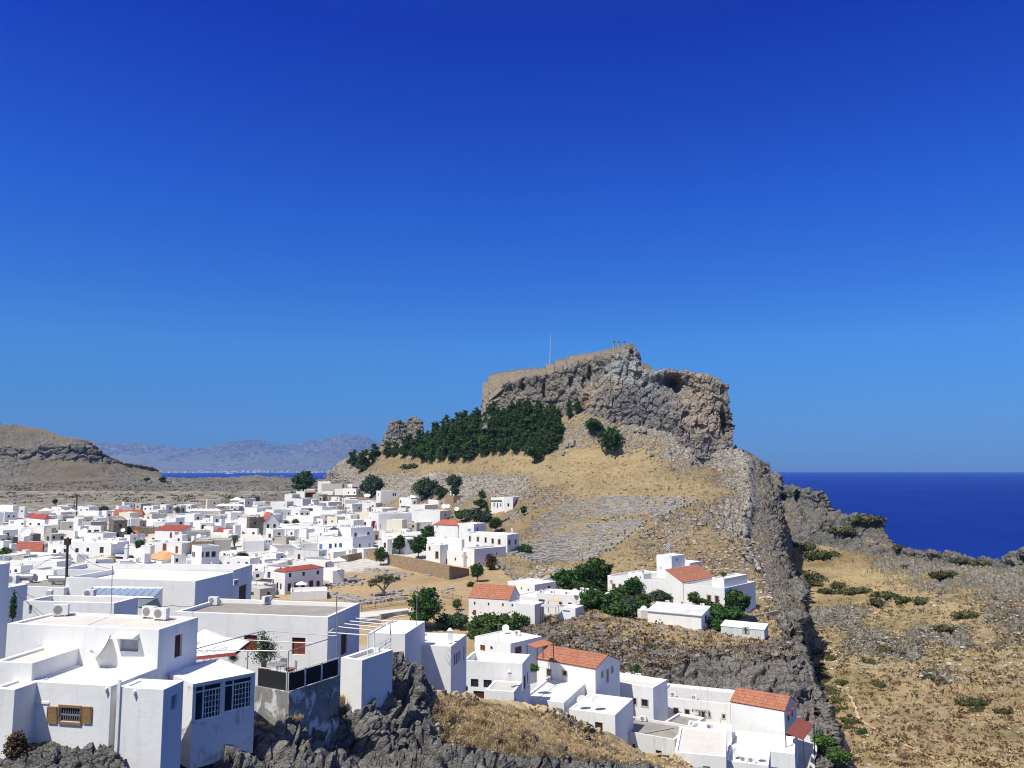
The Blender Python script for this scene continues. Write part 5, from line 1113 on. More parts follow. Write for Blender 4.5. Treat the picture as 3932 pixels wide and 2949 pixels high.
 ('V4', 1900, 1110, 1850, 2250, 1260, 70, 'w', 'w', [], 'white terrace wall house below the arched-relief house', {}),
 ('V4', 1250, 700, 1090, None, 800, 20, 'w', 'w', [], 'plain white house between the tiny-window house and the round relief', dict(d=6)),
 ('V4', 700, 1020, -60, None, 1200, 25, 'w', 'w', [], 'broad blank white wall house left of the navy parasol', dict(d=10)),
 ('V4', 520, 820, 0, None, 930, 20, 'w', 'w', [], 'long white house with dark cornice line above the potted trees', dict(d=6)),
 ('V4', 1950, 1260, 1835, 2040, 1560, 60, 'w', 'w', [('L', 1897, 1380, 45, 120, 'd')], 'white wall house with overgrown arched doorway by the stone wall', {}),
 ('R7', 800, 450, 490, 915, 590, 20, 'w', 'w', [('R', 857, 488, 12, 28)], 'tall blank white house with grey-shaded side above the orange hip roof', dict(psi2=25)),
 ('R7', 640, 385, 485, 780, 480, 35, 'w', 'w', [], 'white blank house between the mansion and the tall blank house', {}),
 ('R7', 785, 335, 675, 1015, 400, 60, 'w', 'w', [('R', 815, 372, 12, 24), ('R', 872, 372, 12, 22), ('R', 927, 370, 12, 22), ('R', 975, 372, 14, 24)], 'white house with row of roof units and four small windows', {}),
 ('R7', 945, 285, 855, 1110, 380, 60, 't', 'r', [], 'ruined tan stone house behind the row of roof units', {}),
 ('R7', 540, 285, 480, 635, 370, 60, 'w', 'w', [('R', 555, 330, 28, 50), ('R', 598, 320, 22, 34)], 'small white pavilion with open terrace right of the mansion', {}),
 ('R7', 550, 400, 375, 610, 460, 40, 'w', 'w', [('L', 455, 405, 140, 25)], 'white house with dark roof terrace below the mansion', {}),
 ('R7', 560, 700, 190, None, 800, 30, 'w', 'w', [], 'low white terrace house left of the dark garden trees', dict(d=8)),
 ('R7', 440, 745, 180, 560, 910, 40, 'w', 'w', [], 'white wall house behind the round tree by the gatehouse', {}),
]
WALLK = dict(w=W_WHITE, g=W_BLUEGREY, s=S_TOWN, o=W_OCHRE, y=W_YELLOW, b=W_BLUEGREY, c=W_CREAM, r=W_BARE, t=S_TAN)
def build_far():
    rnd = random.Random(3)
    for cr, cx, cy, xl, xr, yb, psi, wk, rk, wins, label, kw in FAR:
        kw = dict(kw); kw.pop('psi2', None)
        rf = {'hip': 'hip', 'shed': 'shedL', 'gabR': 'gableL'}.get(rk, 'flat')
        top = {'w': rnd.choice([R_WHITE, R_WHITE, R_BEIGE, R_PALEGREY]), 'g': R_PALEGREY, 'r': R_PALEGREY}.get(rk, R_WHITE)
        kw.setdefault('top', top)
        if rk == 'hip' or rk == 'shed' or rk == 'gabR': kw.setdefault('over', 0.2)
        k = H(cr, cx, cy, xl, xr, yb, label, psi=psi, wall=WALLK[wk], roof=rf, wins=wins, ground=('ground', 'grassy_hill', 'stony_slope'), maxl=38, **kw)
        TH[label] = k

def overlap(a, b):
    for pa, pb in ((a, b), (b, a)):
        for i in range(4):
            e = pa[(i + 1) % 4] - pa[i]; n = Vector((e.y, -e.x))
            A = [p.dot(n) for p in pa]; B = [p.dot(n) for p in pb]
            if max(A) <= min(B) + 0.01 or max(B) <= min(A) + 0.01: return False
    return True
def foot(h):
    A = Vector((h['P'].x, h['P'].y)); L = h['L'].xy; R_ = h['R'].xy
    return [A, A + R_ * h['lr'], A + R_ * h['lr'] + L * h['ll'], A + L * h['ll']]
def inpoly(x, y, poly):
    c = False
    for i in range(len(poly)):
        (x1, y1), (x2, y2) = poly[i - 1], poly[i]
        if (y1 > y) != (y2 > y) and x < (x2 - x1) * (y - y1) / (y2 - y1) + x1: c = not c
    return c
def short(label, n=8):
    w = label.replace(',', '').split()[:n]
    while w and w[-1] in ('the', 'of', 'with', 'and', 'a', 'an', 'in', 'by', 'at', 'on', 'right', 'left', 'between', 'behind', 'its', 'beside', 'below', 'above', 'under', 'from', 'to', 'one', 'two', 'small', 'dark', 'white', 'red', 'long', 'flat', 'blue', 'brown', 'just', 'orange', 'grey', 'three', 'whose', 'and', 'over', 'joined', 'single'): w.pop()
    return ' '.join(w)
VILLAGE = [(-40, 2230), (-40, 1990), (200, 1958), (600, 1965), (900, 1935), (1150, 1900), (1300, 1895), (1480, 1925), (1640, 1960), (1690, 2010), (1620, 2060), (1480, 2130), (1400, 2160), (1270, 2175), (1180, 2230), (1010, 2330), (700, 2260), (300, 2250)]
def build_fill(nmax=185):
    rnd = random.Random(11); feet = [foot(h) for h in HOUSES]; done = 0
    used = set()
    for _ in range(5200):
        px = rnd.uniform(-40, 1690); py = 1885 + (2330 - 1885) * rnd.random() ** 1.25
        if not inpoly(px, py, VILLAGE): continue
        g = hit(('ground', 'grassy_hill', 'stony_slope'), px, py)
        if g is None or g.y < 150 or g.y > 660: continue
        s = 1.0
        for tr in range(4):
            ww, dd = rnd.uniform(5, 11) * s, rnd.uniform(4.5, 8) * s; psi = R(rnd.choice([18, 25, 40, 55, 65]) + rnd.uniform(-5, 5))
            L = Vector((-math.cos(psi), math.sin(psi), 0)); Rr = Vector((math.sin(psi), math.cos(psi), 0)); A = Vector((g.x, g.y, 0))
            f = [A.xy, (A + Rr * dd).xy, (A + Rr * dd + L * ww).xy, (A + L * ww).xy]
            if not any(overlap(f, q) for q in feet): break
            s *= 0.7
        else: continue
        hgt = rnd.uniform(2.6, 4.4) if g.y < 330 else rnd.uniform(3.0, 6.0)
        P = Vector((g.x, g.y, g.z + hgt)); cx, cy = proj(P); xl, _y = proj(P + L * ww); xr, _y = proj(P + Rr * dd)
        if xl >= cx or xr <= cx: continue
        best = min((h for h in HOUSES if not h.get('fill')), key=lambda h: (h['P'].xy - P.xy).length)
        dv = best['P'] - P
        side = 'left of' if dv.x > abs(dv.y) else 'right of' if -dv.x > abs(dv.y) else 'behind' if dv.y < 0 else 'in front of'
        adj = rnd.choice(['small plain', 'low', 'plain', 'small flat'])
        lab = None
        wins = []; lw = cx - xl; rw = xr - cx; bh = (g.z + hgt - g.z) * FPX / g.y
        wk = 'w'; wr = rnd.random(); wall = W_WHITE if wr < .78 else W_CREAM if wr < .84 else W_BARE if wr < .92 else W_GREY if wr < .97 else S_TOWN
        wn = {id(W_WHITE): 'white', id(W_CREAM): 'cream', id(W_BARE): 'bare grey', id(W_GREY): 'greyish', id(S_TOWN): 'dark stone'}[id(wall)]
        k = FPX / g.y
        for f_, wd in (('L', lw), ('R', rw)):
            nwin = int(wd / (k * 2.6))
            for i in range(nwin):
                if rnd.random() < 0.35: continue
                fx = (i + 0.5 + rnd.uniform(-.15, .15)) / nwin; door = rnd.random() < 0.25
                wx = cx - wd * fx if f_ == 'L' else cx + wd * fx
                wins.append((f_, wx, cy + bh * (0.62 if door else 0.42), k * rnd.uniform(.75, 1.1), k * (2.0 if door else rnd.uniform(.9, 1.3)), rnd.choice('wwwddg' if not door else 'ddbd')))
        for adj in (adj, 'small plain', 'low', 'plain', 'small flat', 'little', 'boxy', 'tiny'):
            lab = f"{adj} {wn} house {side} the {short(best['label'])}"
            if lab not in used and len(re.findall(r'\w+', lab)) <= 16: break
        else: continue
        used.add(lab)
        n0 = len(HOUSES)
        H('S', cx, cy, xl, xr, py, lab, psi=math.degrees(psi), Y=g.y, wins=wins, wall=wall, top=rnd.choice([R_WHITE, R_WHITE, R_BEIGE, R_PALEGREY, R_GREY]), par=rnd.choice([.15, .3, .6]), deep=3)
        HOUSES[-1]['fill'] = True; feet.append(foot(HOUSES[-1])); done += 1
        if done >= nmax: break
    print('fill houses', done)
# ---------------------------------------------------------------- plants
L_PINE = leafmat('dark pine needles', (0.014, 0.036, 0.014), (0.095, 0.16, 0.05), 0.2)
L_LPINE = leafmat('light pine needles', (0.03, 0.075, 0.012), (0.11, 0.21, 0.04), 0.2)
L_BROAD = leafmat('broad leaves', (0.014, 0.042, 0.013), (0.075, 0.15, 0.035), 0.22)
L_MID = leafmat('garden leaves', (0.035, 0.075, 0.018), (0.11, 0.18, 0.045), 0.25)
L_GREYG = leafmat('grey green leaves', (0.028, 0.05, 0.028), (0.085, 0.12, 0.065), 0.15)
L_OLIVE = leafmat('olive leaves', (0.05, 0.075, 0.04), (0.15, 0.18, 0.10), 0.15)
L_DRY = leafmat('dry brown twigs', (0.07, 0.045, 0.025), (0.17, 0.11, 0.06), 0.1)
L_RED = leafmat('magenta flowers', (0.22, 0.01, 0.03), (0.42, 0.03, 0.08), 0.2)
L_SCRUB = leafmat('scrub', (0.055, 0.065, 0.022), (0.13, 0.13, 0.05), 0.1)
M_BARK = plain('bark', (0.085, 0.065, 0.05), 0.95, bmp=0.05)
M_BARKG = plain('grey olive bark', (0.12, 0.10, 0.08), 0.95, bmp=0.08)

def leaves(blobs, n, size, seed, clump=0.16, per=14, flat=0.0, shell=0.55):
    """leaf clumps spread through blobs (x, y, z, rx, ry, rz): clusters with gaps between them"""
    r = np.random.RandomState(seed); vol = np.array([b[3] * b[4] * b[5] for b in blobs]) ** 0.75; vol /= vol.sum()
    V = []; F = []
    nc = max(1, n // per); which = r.choice(len(blobs), nc, p=vol)
    for w in which:
        x, y, z, rx, ry, rz = blobs[w]; d = r.normal(size=3); d /= np.linalg.norm(d); q = shell + (1 - shell) * r.rand() ** 0.7
        if r.rand() < 0.25: q *= r.rand()
        c = np.array([x, y, z]) + d * q * np.array([rx, ry, rz]); cr = clump * (rx * ry * rz) ** (1 / 3.0) * r.uniform(0.7, 1.5)
        for _ in range(per):
            p = c + r.normal(size=3) * cr * np.array([1, 1, 0.6]); s = size * r.uniform(0.6, 1.3)
            a = r.normal(size=3); a[2] *= 1 - flat; a /= np.linalg.norm(a); b = np.cross(a, r.normal(size=3)); b /= np.linalg.norm(b) + 1e-9
            if flat: b[2] *= 1 - flat * 0.7
            k = len(V); V += [p - a * s - b * s * .5, p + a * s * .8 - b * s * .7, p + a * s + b * s * .5, p - a * s * .7 + b * s * .8]; F.append((k, k + 1, k + 2, k + 3))
    return V, F

def ico_noise(c, r, seed, squash=1.0, n=8):
    """a lumpy closed solid: the shaded heart of a crown, hidden under the leaves"""
    rr = np.random.RandomState(seed); V = []; F = []; m = 6
    for i in range(m + 1):
        th = math.pi * i / m
        for k in range(n):
            ph = 2 * math.pi * k / n; q = r * (0.85 + 0.3 * rr.rand())
            V.append((c[0] + q * math.sin(th) * math.cos(ph), c[1] + q * math.sin(th) * math.sin(ph), c[2] + q * math.cos(th) * squash))
    for i in range(m):
        for k in range(n): F.append((i * n + k, i * n + (k + 1) % n, (i + 1) * n + (k + 1) % n, (i + 1) * n + k))
    return V, F

PROTO = {}
def plant_proto(key, name, blobs, trunk, mat, n, size, seed, bark=None, core=True, cat='tree', **kw):
    """built once far below the sea bed line at its real size, then moved to its first place"""
    root = thing(name, 'plant', cat, (0, 0, 0))
    V, F = leaves(blobs, n, size, seed, **kw)
    m = MB(); m.add(V, F)
    if core:
        for i, b in enumerate(blobs):
            rad = (b[3] * b[4] * b[5]) ** (1 / 3.0)
            v, f = ico_noise((0, 0, 0), 1.0, seed + i)
            m.add([(b[0] + p[0] * b[3] * .62, b[1] + p[1] * b[4] * .62, b[2] + p[2] * b[5] * .62) for p in v], f)
    m.build('crown' if cat == 'tree' else 'foliage', mat, root)
    if trunk:
        t = MB()
        for pts, r0, r1 in trunk: t.tube(pts, r0, 6, r1)
        t.build('trunk' if cat == 'tree' else 'stem', bark or M_BARK, root)
    top = max(b[2] + b[5] for b in blobs)
    PROTO[key] = dict(root=root, h=top, used=False, n=0)
    return root

def put(key, loc, h, label, group=None, rz=None, wide=1.0, cat=None, sink=0.0):
    P = PROTO[key]; s = h / P['h']; r = P['root']
    rz = random.uniform(0, 6.28) if rz is None else rz
    loc = (loc[0], loc[1], loc[2] - sink)
    if not P['used']:
        P['used'] = True; o = r; o.location = loc; o.rotation_euler = (0, 0, rz); o.scale = (s * wide, s * wide, s); o['label'] = label
    else: o = copy_tree(r, loc, rz, (s * wide, s * wide, s), label)
    if group: o['group'] = group
    elif 'group' in o: del o['group']
    if cat: o['category'] = cat
    return o

def plant(key, crop, x, y, hpx, label, group=None, wide=1.0, on=('ground', 'grassy_hill'), Y=None, sink=0.2, cat=None):
    """the foot of the plant at a pixel of the photo, its height given in crop pixels"""
    px, py = src(crop, x, y)
    g = at(px, py, Y) if Y else hit(on, px, py)
    if g is None: print('no ground for', label, px, py); return
    return put(key, g, hpx / CROPS[crop][2] / FPX * g.y * 1.01, label, group, rz=0.0 if key == 'olive' else None, wide=wide, sink=sink, cat=cat)

def build_plants():
    rnd = random.Random(21)
    # pines: stacked whorls
    for k in range(3):
        b = [(rnd.uniform(-.7, .7), rnd.uniform(-.7, .7), 2.0 + i * 1.3, 3.4 - i * 0.40 + rnd.uniform(-.5, .5), 3.4 - i * 0.40 + rnd.uniform(-.5, .5), 1.0) for i in range(6)]
        plant_proto('pine%d' % k, 'pine_tree', b, [([(0, 0, -.6), (0.1, 0, 3), (0, 0.1, 9)], .22, .06)], L_PINE, 3000, 0.27, 30 + k, per=10, clump=.16, flat=.3, shell=.5)
    plant_proto('cypress', 'cypress_tree', [(0, 0, 2.4, 1.2, 1.2, 1.5), (0, 0, 4.4, 1.25, 1.25, 1.8), (0, 0, 6.4, .9, .9, 1.6), (0, 0, 8.0, .5, .5, 1.3)], [([(0, 0, -.5), (0, 0, 4)], .18, .1)], L_PINE, 1500, .2, 50, per=10, clump=.2)
    plant_proto('round', 'broadleaf_tree', [(0, 0, 3.6, 2.5, 2.4, 1.7), (1.2, .4, 4.6, 1.6, 1.6, 1.3), (-1.1, -.5, 4.4, 1.7, 1.6, 1.3), (.2, -.6, 5.4, 1.3, 1.3, 1.0), (-.6, 1, 2.9, 1.6, 1.5, 1.2)], [([(0, 0, -.6), (.1, 0, 2.4), (.3, .1, 4)], .22, .08), ([(0, 0, 1.4), (-.9, .2, 3.4)], .12, .05)], L_BROAD, 2600, .22, 60, per=12, clump=.17)
    plant_proto('mid', 'broadleaf_tree', [(0, 0, 3.2, 2.2, 2.1, 1.7), (1.1, .3, 4.2, 1.4, 1.5, 1.2), (-1.2, .3, 3.8, 1.4, 1.4, 1.2), (0, -.5, 5.0, 1.1, 1.1, .9)], [([(0, 0, -.6), (.1, 0, 2.2), (.2, .1, 4)], .18, .06)], L_MID, 2200, .2, 70, per=12, clump=.17)
    plant_proto('lpine', 'stone_pine', [(0, 0, 5.2, 2.2, 2.0, .9), (1.6, .5, 4.2, 1.6, 1.5, .8), (-1.6, -.2, 4.3, 1.5, 1.5, .8), (.4, -1.2, 3.2, 1.5, 1.3, .7), (-.4, 1.0, 3.4, 1.5, 1.3, .7)], [([(0, 0, -.5), (.2, 0, 2.5), (0, .1, 5)], .18, .08), ([(.1, 0, 2), (1.4, .4, 4)], .1, .04), ([(.1, 0, 2.2), (-1.4, -.2, 4)], .1, .04)], L_LPINE, 1800, .2, 80, per=10, flat=.3, core=False)
    plant_proto('greyg', 'broadleaf_tree', [(0, 0, 2.6, 2.6, 2.4, 1.7), (1.5, .3, 3.4, 1.6, 1.6, 1.3), (-1.6, .2, 3.0, 1.6, 1.5, 1.3), (0, 0, 4.2, 1.5, 1.4, 1.0)], [([(0, 0, -.6), (.1, 0, 2.2), (.2, .1, 3.6)], .2, .06)], L_GREYG, 2200, .2, 90, per=12, clump=.15)
    plant_proto('big', 'broadleaf_tree', [(0, 0, 7.2, 2.8, 2.6, 1.9), (1.9, .4, 5.8, 2.3, 2.2, 1.6), (-2.2, -.3, 5.6, 2.3, 2.2, 1.5), (.6, -1, 4.2, 2.6, 2.3, 1.5), (-1, 1, 3.4, 2.4, 2.3, 1.4), (1.6, 1, 3.0, 2.2, 2.0, 1.5), (-.5, -.5, 8.8, 1.6, 1.6, 1.0)], [([(0, 0, -1), (.1, 0, 3), (.1, .1, 7)], .35, .12), ([(0, 0, 2), (1.6, .3, 5)], .18, .06), ([(0, 0, 2), (-1.8, -.2, 5)], .18, .06)], L_BROAD, 5200, .2, 100, per=12, clump=.14)
    plant_proto('olive', 'olive_tree', [(-3.0, 0, 4.0, 1.3, 1.3, .9), (-1.4, .3, 4.7, 1.4, 1.3, .9), (.4, 0, 5.2, 1.6, 1.4, .9), (2.0, .2, 4.8, 1.4, 1.3, .9), (3.4, 0, 4.9, 1.1, 1.0, .6), (-3.6, 0, 3.2, .7, .8, .6), (0.8, -.8, 4.2, 1.2, 1.1, .7)],
                [([(0, 0, -.4), (.1, 0, .9), (-.1, 0, 2.0)], .62, .42), ([(-.1, 0, 1.7), (-1.2, .1, 3.0), (-2.8, 0, 3.8)], .3, .09), ([(0, 0, 1.8), (.3, .1, 3.2), (.5, 0, 4.6)], .3, .09), ([(0, 0, 1.9), (1.5, .1, 3.6), (3.0, 0, 4.6)], .26, .07)], L_OLIVE, 2600, .13, 110, bark=M_BARKG, per=12, core=False, clump=.2)
    plant_proto('bush', 'bush', [(0, 0, .8, 1.1, 1.0, .9), (.7, .2, .6, .8, .8, .7), (-.7, -.1, .6, .8, .8, .7)], None, L_MID, 1100, .13, 120, cat='bush', per=12, clump=.2)
    plant_proto('dbush', 'bush', [(0, 0, .9, 1.1, 1.0, 1.0), (.7, .2, .7, .8, .8, .8), (-.7, -.1, .7, .8, .8, .8)], None, L_BROAD, 1100, .14, 130, cat='bush', per=12, clump=.2)
    plant_proto('scrub', 'bush', [(0, 0, .45, 1.3, 1.1, .5), (1.0, .2, .3, .9, .8, .4), (-1.0, -.1, .3, .9, .9, .4)], None, L_SCRUB, 900, .12, 140, cat='bush', per=12, clump=.2)
    plant_proto('dry', 'dry_bush', [(0, 0, 1.2, 1.0, .9, 1.2), (.3, 0, 2.0, .7, .7, .8), (-.4, 0, 1.6, .7, .7, .8)], [([(0, 0, 0), (.1, 0, 1.6)], .08, .03)], L_DRY, 1500, .11, 150, cat='bush', per=10, core=False)
    plant_proto('redf', 'bougainvillea', [(0, 0, 1.6, 1.0, .8, 1.2), (.5, 0, 2.6, .8, .7, .8), (-.5, 0, .8, .8, .7, .8)], [([(0, 0, 0), (.1, 0, 2)], .08, .03)], L_RED, 900, .14, 160, cat='bush', per=10)
    plant_proto('feather', 'tamarisk_shrub', [(0, 0, 1.2, .7, .7, .9), (.3, 0, 2.0, .6, .6, .8), (-.35, 0, 1.7, .6, .6, .8), (0, .1, 2.7, .4, .4, .6)], [([(0, 0, 0), (.05, 0, 1.2), (0, 0, 2.4)], .06, .02)], L_GREYG, 2600, .05, 170, cat='shrub', per=14, core=False, clump=.3)
    # palm
    root = thing('palm_tree', 'palm', 'tree', (0, 0, 0)); m = MB(); t = MB(); t.tube([(0, 0, -.5), (0.1, 0, 2), (0, 0, 4.2)], .35, 8, .28); t.build('trunk', M_BARK, root)
    for i in range(34):
        a = i * 2.4; el = 1.3 - 1.5 * (i / 34.0); L_ = 2.6; pts = []
        for j in range(7):
            s = j / 6.0; e2 = el - 1.5 * s * s; pts.append(Vector((math.cos(a) * L_ * s * math.cos(e2 * .6), math.sin(a) * L_ * s * math.cos(e2 * .6), 4.2 + L_ * (math.sin(el) * s - 1.0 * s * s))))
        for j in range(6):
            d = (pts[j + 1] - pts[j]); sd = d.cross(Vector((0, 0, 1))).normalized() * 0.42 * (1 - j / 8)
            m.quad(pts[j], pts[j + 1], pts[j + 1] + sd + Vector((0, 0, -.18)), pts[j] + sd + Vector((0, 0, -.18))); m.quad(pts[j], pts[j] - sd + Vector((0, 0, -.18)), pts[j + 1] - sd + Vector((0, 0, -.18)), pts[j + 1])
    m.build('crown', L_OLIVE, root); PROTO['palm'] = dict(root=root, h=6.3, used=False)

    GR = ['grassy_hill', 'ground']
    # the pine grove
    low = [(340, 1225), (560, 1150), (700, 1115), (865, 1120), (955, 1160), (1200, 1150), (1475, 1100), (1740, 1060), (1960, 1095), (2110, 1050)]
    up = [(340, 1130), (560, 1080), (700, 1010), (960, 960), (1080, 900), (1200, 850), (1270, 830), (1400, 790), (1500, 775), (1700, 775), (1880, 760), (2000, 850), (2110, 960)]
    f = lambda A, x: float(np.interp(x, [p[0] for p in A], [p[1] for p in A]))
    g = 'dark pines of the grove below the acropolis'; n = 0
    x = 960
    while x < 2110:
        y0, y1 = f(low, x), f(up, x); rows = max(2, int((y0 - y1) / 62) + 1)
        for j in range(rows):
            xx = x + rnd.uniform(-25, 25); yy = y0 + (y1 - y0) * j / (rows - 1) + rnd.uniform(-12, 12)
            plant('pine%d' % rnd.randrange(3), 'U1', xx, yy, rnd.uniform(140, 205) * (1.0 if x < 1500 else 1.12), 'dark green pine inside the dense grove below the acropolis cliff', g, on=GR, wide=rnd.uniform(.6, 1.05), sink=.5); n += 1
            if j >= rows - 2 and rnd.random() < .45: plant('cypress', 'U1', xx + 20, yy, rnd.uniform(170, 215), 'slim pointed dark conifer inside the grove below the acropolis', 'slim conifers of the grove', on=GR, wide=rnd.uniform(1.2, 1.8), sink=.5)
        x += 58
    for (x, y, h, t) in [(435, 1235, 190, 'tall dark pine at the left end of the hill crest'), (345, 1190, 140, 'leftmost dark pine on the hill crest, above the bay'), (530, 1150, 150, 'dark pine just left of the twin crag'), (640, 1110, 130, 'dark pine in front of the twin crag, left one'), (700, 1105, 130, 'dark pine in front of the twin crag, middle one'),
                         (780, 1110, 160, 'dark pine in front of the twin crag, right one'), (865, 1118, 160, 'dark pine between the twin crag and the grove'), (820, 1060, 150, 'dark pine behind the right twin crag pine'), (910, 1050, 170, 'dark pine at the left edge of the grove, near the crag')]:
        plant('pine%d' % rnd.randrange(3), 'U1', x, y, h, t, on=GR, sink=.5)
    for (x, y, h, t) in [(955, 1165, 155, 'bright green pine at the lower left edge of the grove'), (1330, 1145, 150, 'olive green pine at the lower middle edge of the grove'), (1475, 1105, 175, 'bright green pine standing out right of the grove middle')]:
        plant('lpine', 'U1', x, y, h, t, on=GR)
    plant('round', 'U1', 1885, 1172, 170, 'lone dark tree in front of the grove with its shadow on the grass', on=GR, wide=.9)
    plant('cypress', 'U2', 190, 795, 190, 'slim dark cypress at the foot of the cliff', on=GR)
    plant('cypress', 'U2', 262, 748, 140, 'dark cypress right of the slim one against the cliff', on=GR, wide=1.5)
    plant('cypress', 'U2', 102, 805, 120, 'short dark cypress left of the slim cypress', on=GR, wide=1.3)
    plant('round', 'U2', 395, 925, 145, 'round dark tree, left of the pair in the middle of the grassy slope', on=GR, wide=1.25)
    plant('dbush', 'U2', 545, 1055, 195, 'dense dark bushy tree, right of the pair on the grassy slope', on=GR, wide=.8, cat='tree')
    # village and garden trees
    T = [('greyg', 'U6', 700, 740, 170, 'olive grey tree above the orange hip roof, right of the dishes', 1.3), ('greyg', 'U6', 960, 760, 150, 'olive grey tree below the vine arbour', 1.3), ('greyg', 'U6', 40, 400, 200, 'grey green tree left behind the white pavilion', 1.2), ('round', 'U6', 590, 690, 110, 'small dark tree right of the three dishes', 1.3), ('greyg', 'U5', 1350, 300, 200, 'grey green tree on the slope right of the blue porch', .9), ('scrub', 'U1', 830, 1210, 40, 'prickly pear clump on the slope below the left grove', 1.2), ('big', 'U5', 390, 330, 300, 'tall bright-edged pine against the bay at the left shoulder of the hill', 1.35), ('greyg', 'U5', 1280, 380, 300, 'grey green tree right of the blue porch house', .8), ('greyg', 'U5', 1200, 330, 160, 'small grey green tree beside the blue porch', .9),
         ('greyg', 'U6', 130, 420, 290, 'broad grey green tree behind the white pavilion', 1.1), ('greyg', 'U6', 520, 290, 210, 'rounded olive grey tree on the slope above the ruined tan house', 1.0), ('round', 'U6', 540, 390, 130, 'dark tree behind the ruined tan stone house', 1.4), ('greyg', 'U6', 330, 420, 180, 'grey green tree left of the ruined tan stone house', 1.2),
         ('greyg', 'U6', 925, 425, 130, 'upright tree above the vine arbour on the slope', .8), ('mid', 'U6', 900, 560, 140, 'leafy vine arbour left of the hillside cube house', 1.6), ('greyg', 'U6', 850, 770, 210, 'wide olive grey tree mass behind the orange hip roof', 1.6), ('cypress', 'U6', 995, 640, 170, 'slim dark tree beside the vine arbour', 1.1),
         ('round', 'U6', 1120, 900, 220, 'dark leafy tree right of the blue door house', 1.0), ('round', 'U6', 1515, 660, 140, 'small dark tree among pale rocks on the theatre slope', .8), ('mid', 'U6', 620, 740, 130, 'green tree behind the orange hip roof, left one', 1.3),
         ('dbush', 'U6', 1540, 1215, 160, 'dense green round bush beside the mansion corner', .9), ('dry', 'U6', 1050, 1430, 230, 'tall brown dry bush against the courtyard wall', .95), ('mid', 'U6', 830, 1480, 140, 'leafy green tree at the right end of the tan stone wall', 1.2),
         ('round', 'R7', 370, 905, 205, 'round dark tree standing in blue shade left of the gatehouse', .85), ('round', 'R7', 570, 950, 235, 'full dark tree in a white planter next to the gatehouse', 1.0), ('round', 'R7', 680, 800, 200, 'tall dark garden tree behind the gatehouse, left', 1.0), ('round', 'R7', 780, 790, 170, 'dark garden tree behind the gatehouse, middle', 1.1),
         ('round', 'R7', 930, 790, 190, 'broad dark garden tree behind the courtyard rear wall', 1.3), ('cypress', 'R7', 1075, 850, 150, 'dark upright tree inside the mansion courtyard', 1.1), ('mid', 'R7', 175, 1025, 190, 'green tree leaning over the corner of the tan stone wall', .9),
         ('feather', 'R7', 900, 880, 110, 'bare branching grey tree in the mansion courtyard', 1.9), ('round', 'R7', 1200, 1200, 200, 'leafy dark tree on the rocks right of the tan stone wall', .8), ('bush', 'R7', 1130, 1250, 60, 'small green bush under the tree at the wall end', .9),
         ('olive', 'R7', 200, 1360, 235, 'gnarled old olive tree alone in the ruins field', 1.0), ('big', 'R7', 640, 1700, 430, 'big dark tree in front of the ruins field', 1.15), ('mid', 'R7', 980, 1500, 120, 'lighter green tree between the big dark tree and the chapel house', 1.1),
         ('greyg', 'R7', 1000, 1700, 180, 'scrubby dark tree right of the big dark tree', 1.2), ('dbush', 'R7', 880, 1680, 140, 'dark bush at the foot of the big dark tree', 1.4),
         ('round', 'V2', 680, 1090, 235, 'round dark tree in the left part of the village', .9), ('mid', 'V2', 1620, 1300, 170, 'green garden bush beside the pale orange roof', 1.0), ('round', 'V3', 640, 1320, 210, 'bushy green tree in front of the arched brown window house', 1.5),
         ('palm', 'V3', 500, 1010, 310, 'palm tree beside the beige rendered house', .8), ('greyg', 'V1', 1990, 370, 160, 'dark round tree at the foot of the stony slope', 1.3), ('round', 'V1', 1060, 200, 130, 'small dark tree on the stony slope', .8), ('feather', 'V2', 1420, 350, 150, 'bare grey tree at the foot of the stony slope', 2.2),
         ('mid', 'V1', 90, 1230, 220, 'green garden tree at the left edge of the village', 1.3), ('mid', 'V1', 1160, 1560, 130, 'green bush with dark base beside the wooden pole', 1.3), ('dbush', 'V3', 1680, 580, 120, 'dark round potted tree, right of the pair on the white terrace', .9), ('dbush', 'V3', 1500, 585, 100, 'dark round potted tree, left of the pair on the white terrace', .9),
         ('dbush', 'V3', 1710, 190, 110, 'small round tree beside the small window house', .6), ('redf', 'V4', 1660, 1090, 190, 'red flowering bougainvillea over the lane wall', .9), ('mid', 'V4', 1820, 1620, 200, 'green tree hanging over the corner where two stone walls meet', .8),
         ('dbush', 'V4', 1250, 400, 60, 'small dark hedge bush below the blue porch', 1.2), ('redf', 'V4', 1360, 400, 30, 'low red flowers under the blue porch', 1.6)]
    for key, cr, x, y, h, t, w in T: plant(key, cr, x, y, h, t, wide=w, on=('ground', 'grassy_hill', 'stony_slope'))
    plant('round', 'U3', 960, 425, 30, 'dark round bush at the left end of the isthmus', wide=1.6, on=('stony_slope',)); plant('round', 'U3', 1062, 425, 35, 'dark round bush beside the rocks by the bay', wide=1.6, on=('stony_slope', 'stony_hill'))
    # garden of the villa
    GM = ['crag_ridge', 'grassy_hill', 'ground']
    gv = 'dark shrubs and trees of the villa garden'
    for key, x, y, h, w in [('dbush', 170, 1000, 120, 1.2), ('dbush', 250, 1010, 130, 1.2), ('round', 330, 1010, 170, 1.1), ('round', 440, 1020, 220, 1.0), ('mid', 210, 1030, 70, 1.6), ('mid', 290, 1040, 70, 1.8), ('dbush', 400, 1030, 90, 1.5), ('dbush', 480, 1030, 100, 1.2), ('mid', 540, 1060, 60, 1.2)]:
        plant(key, 'R8', x, y, h * 1.2, 'dark green shrub in the hedge left of the villa', 'hedge shrubs left of the villa', wide=w, on=GM)
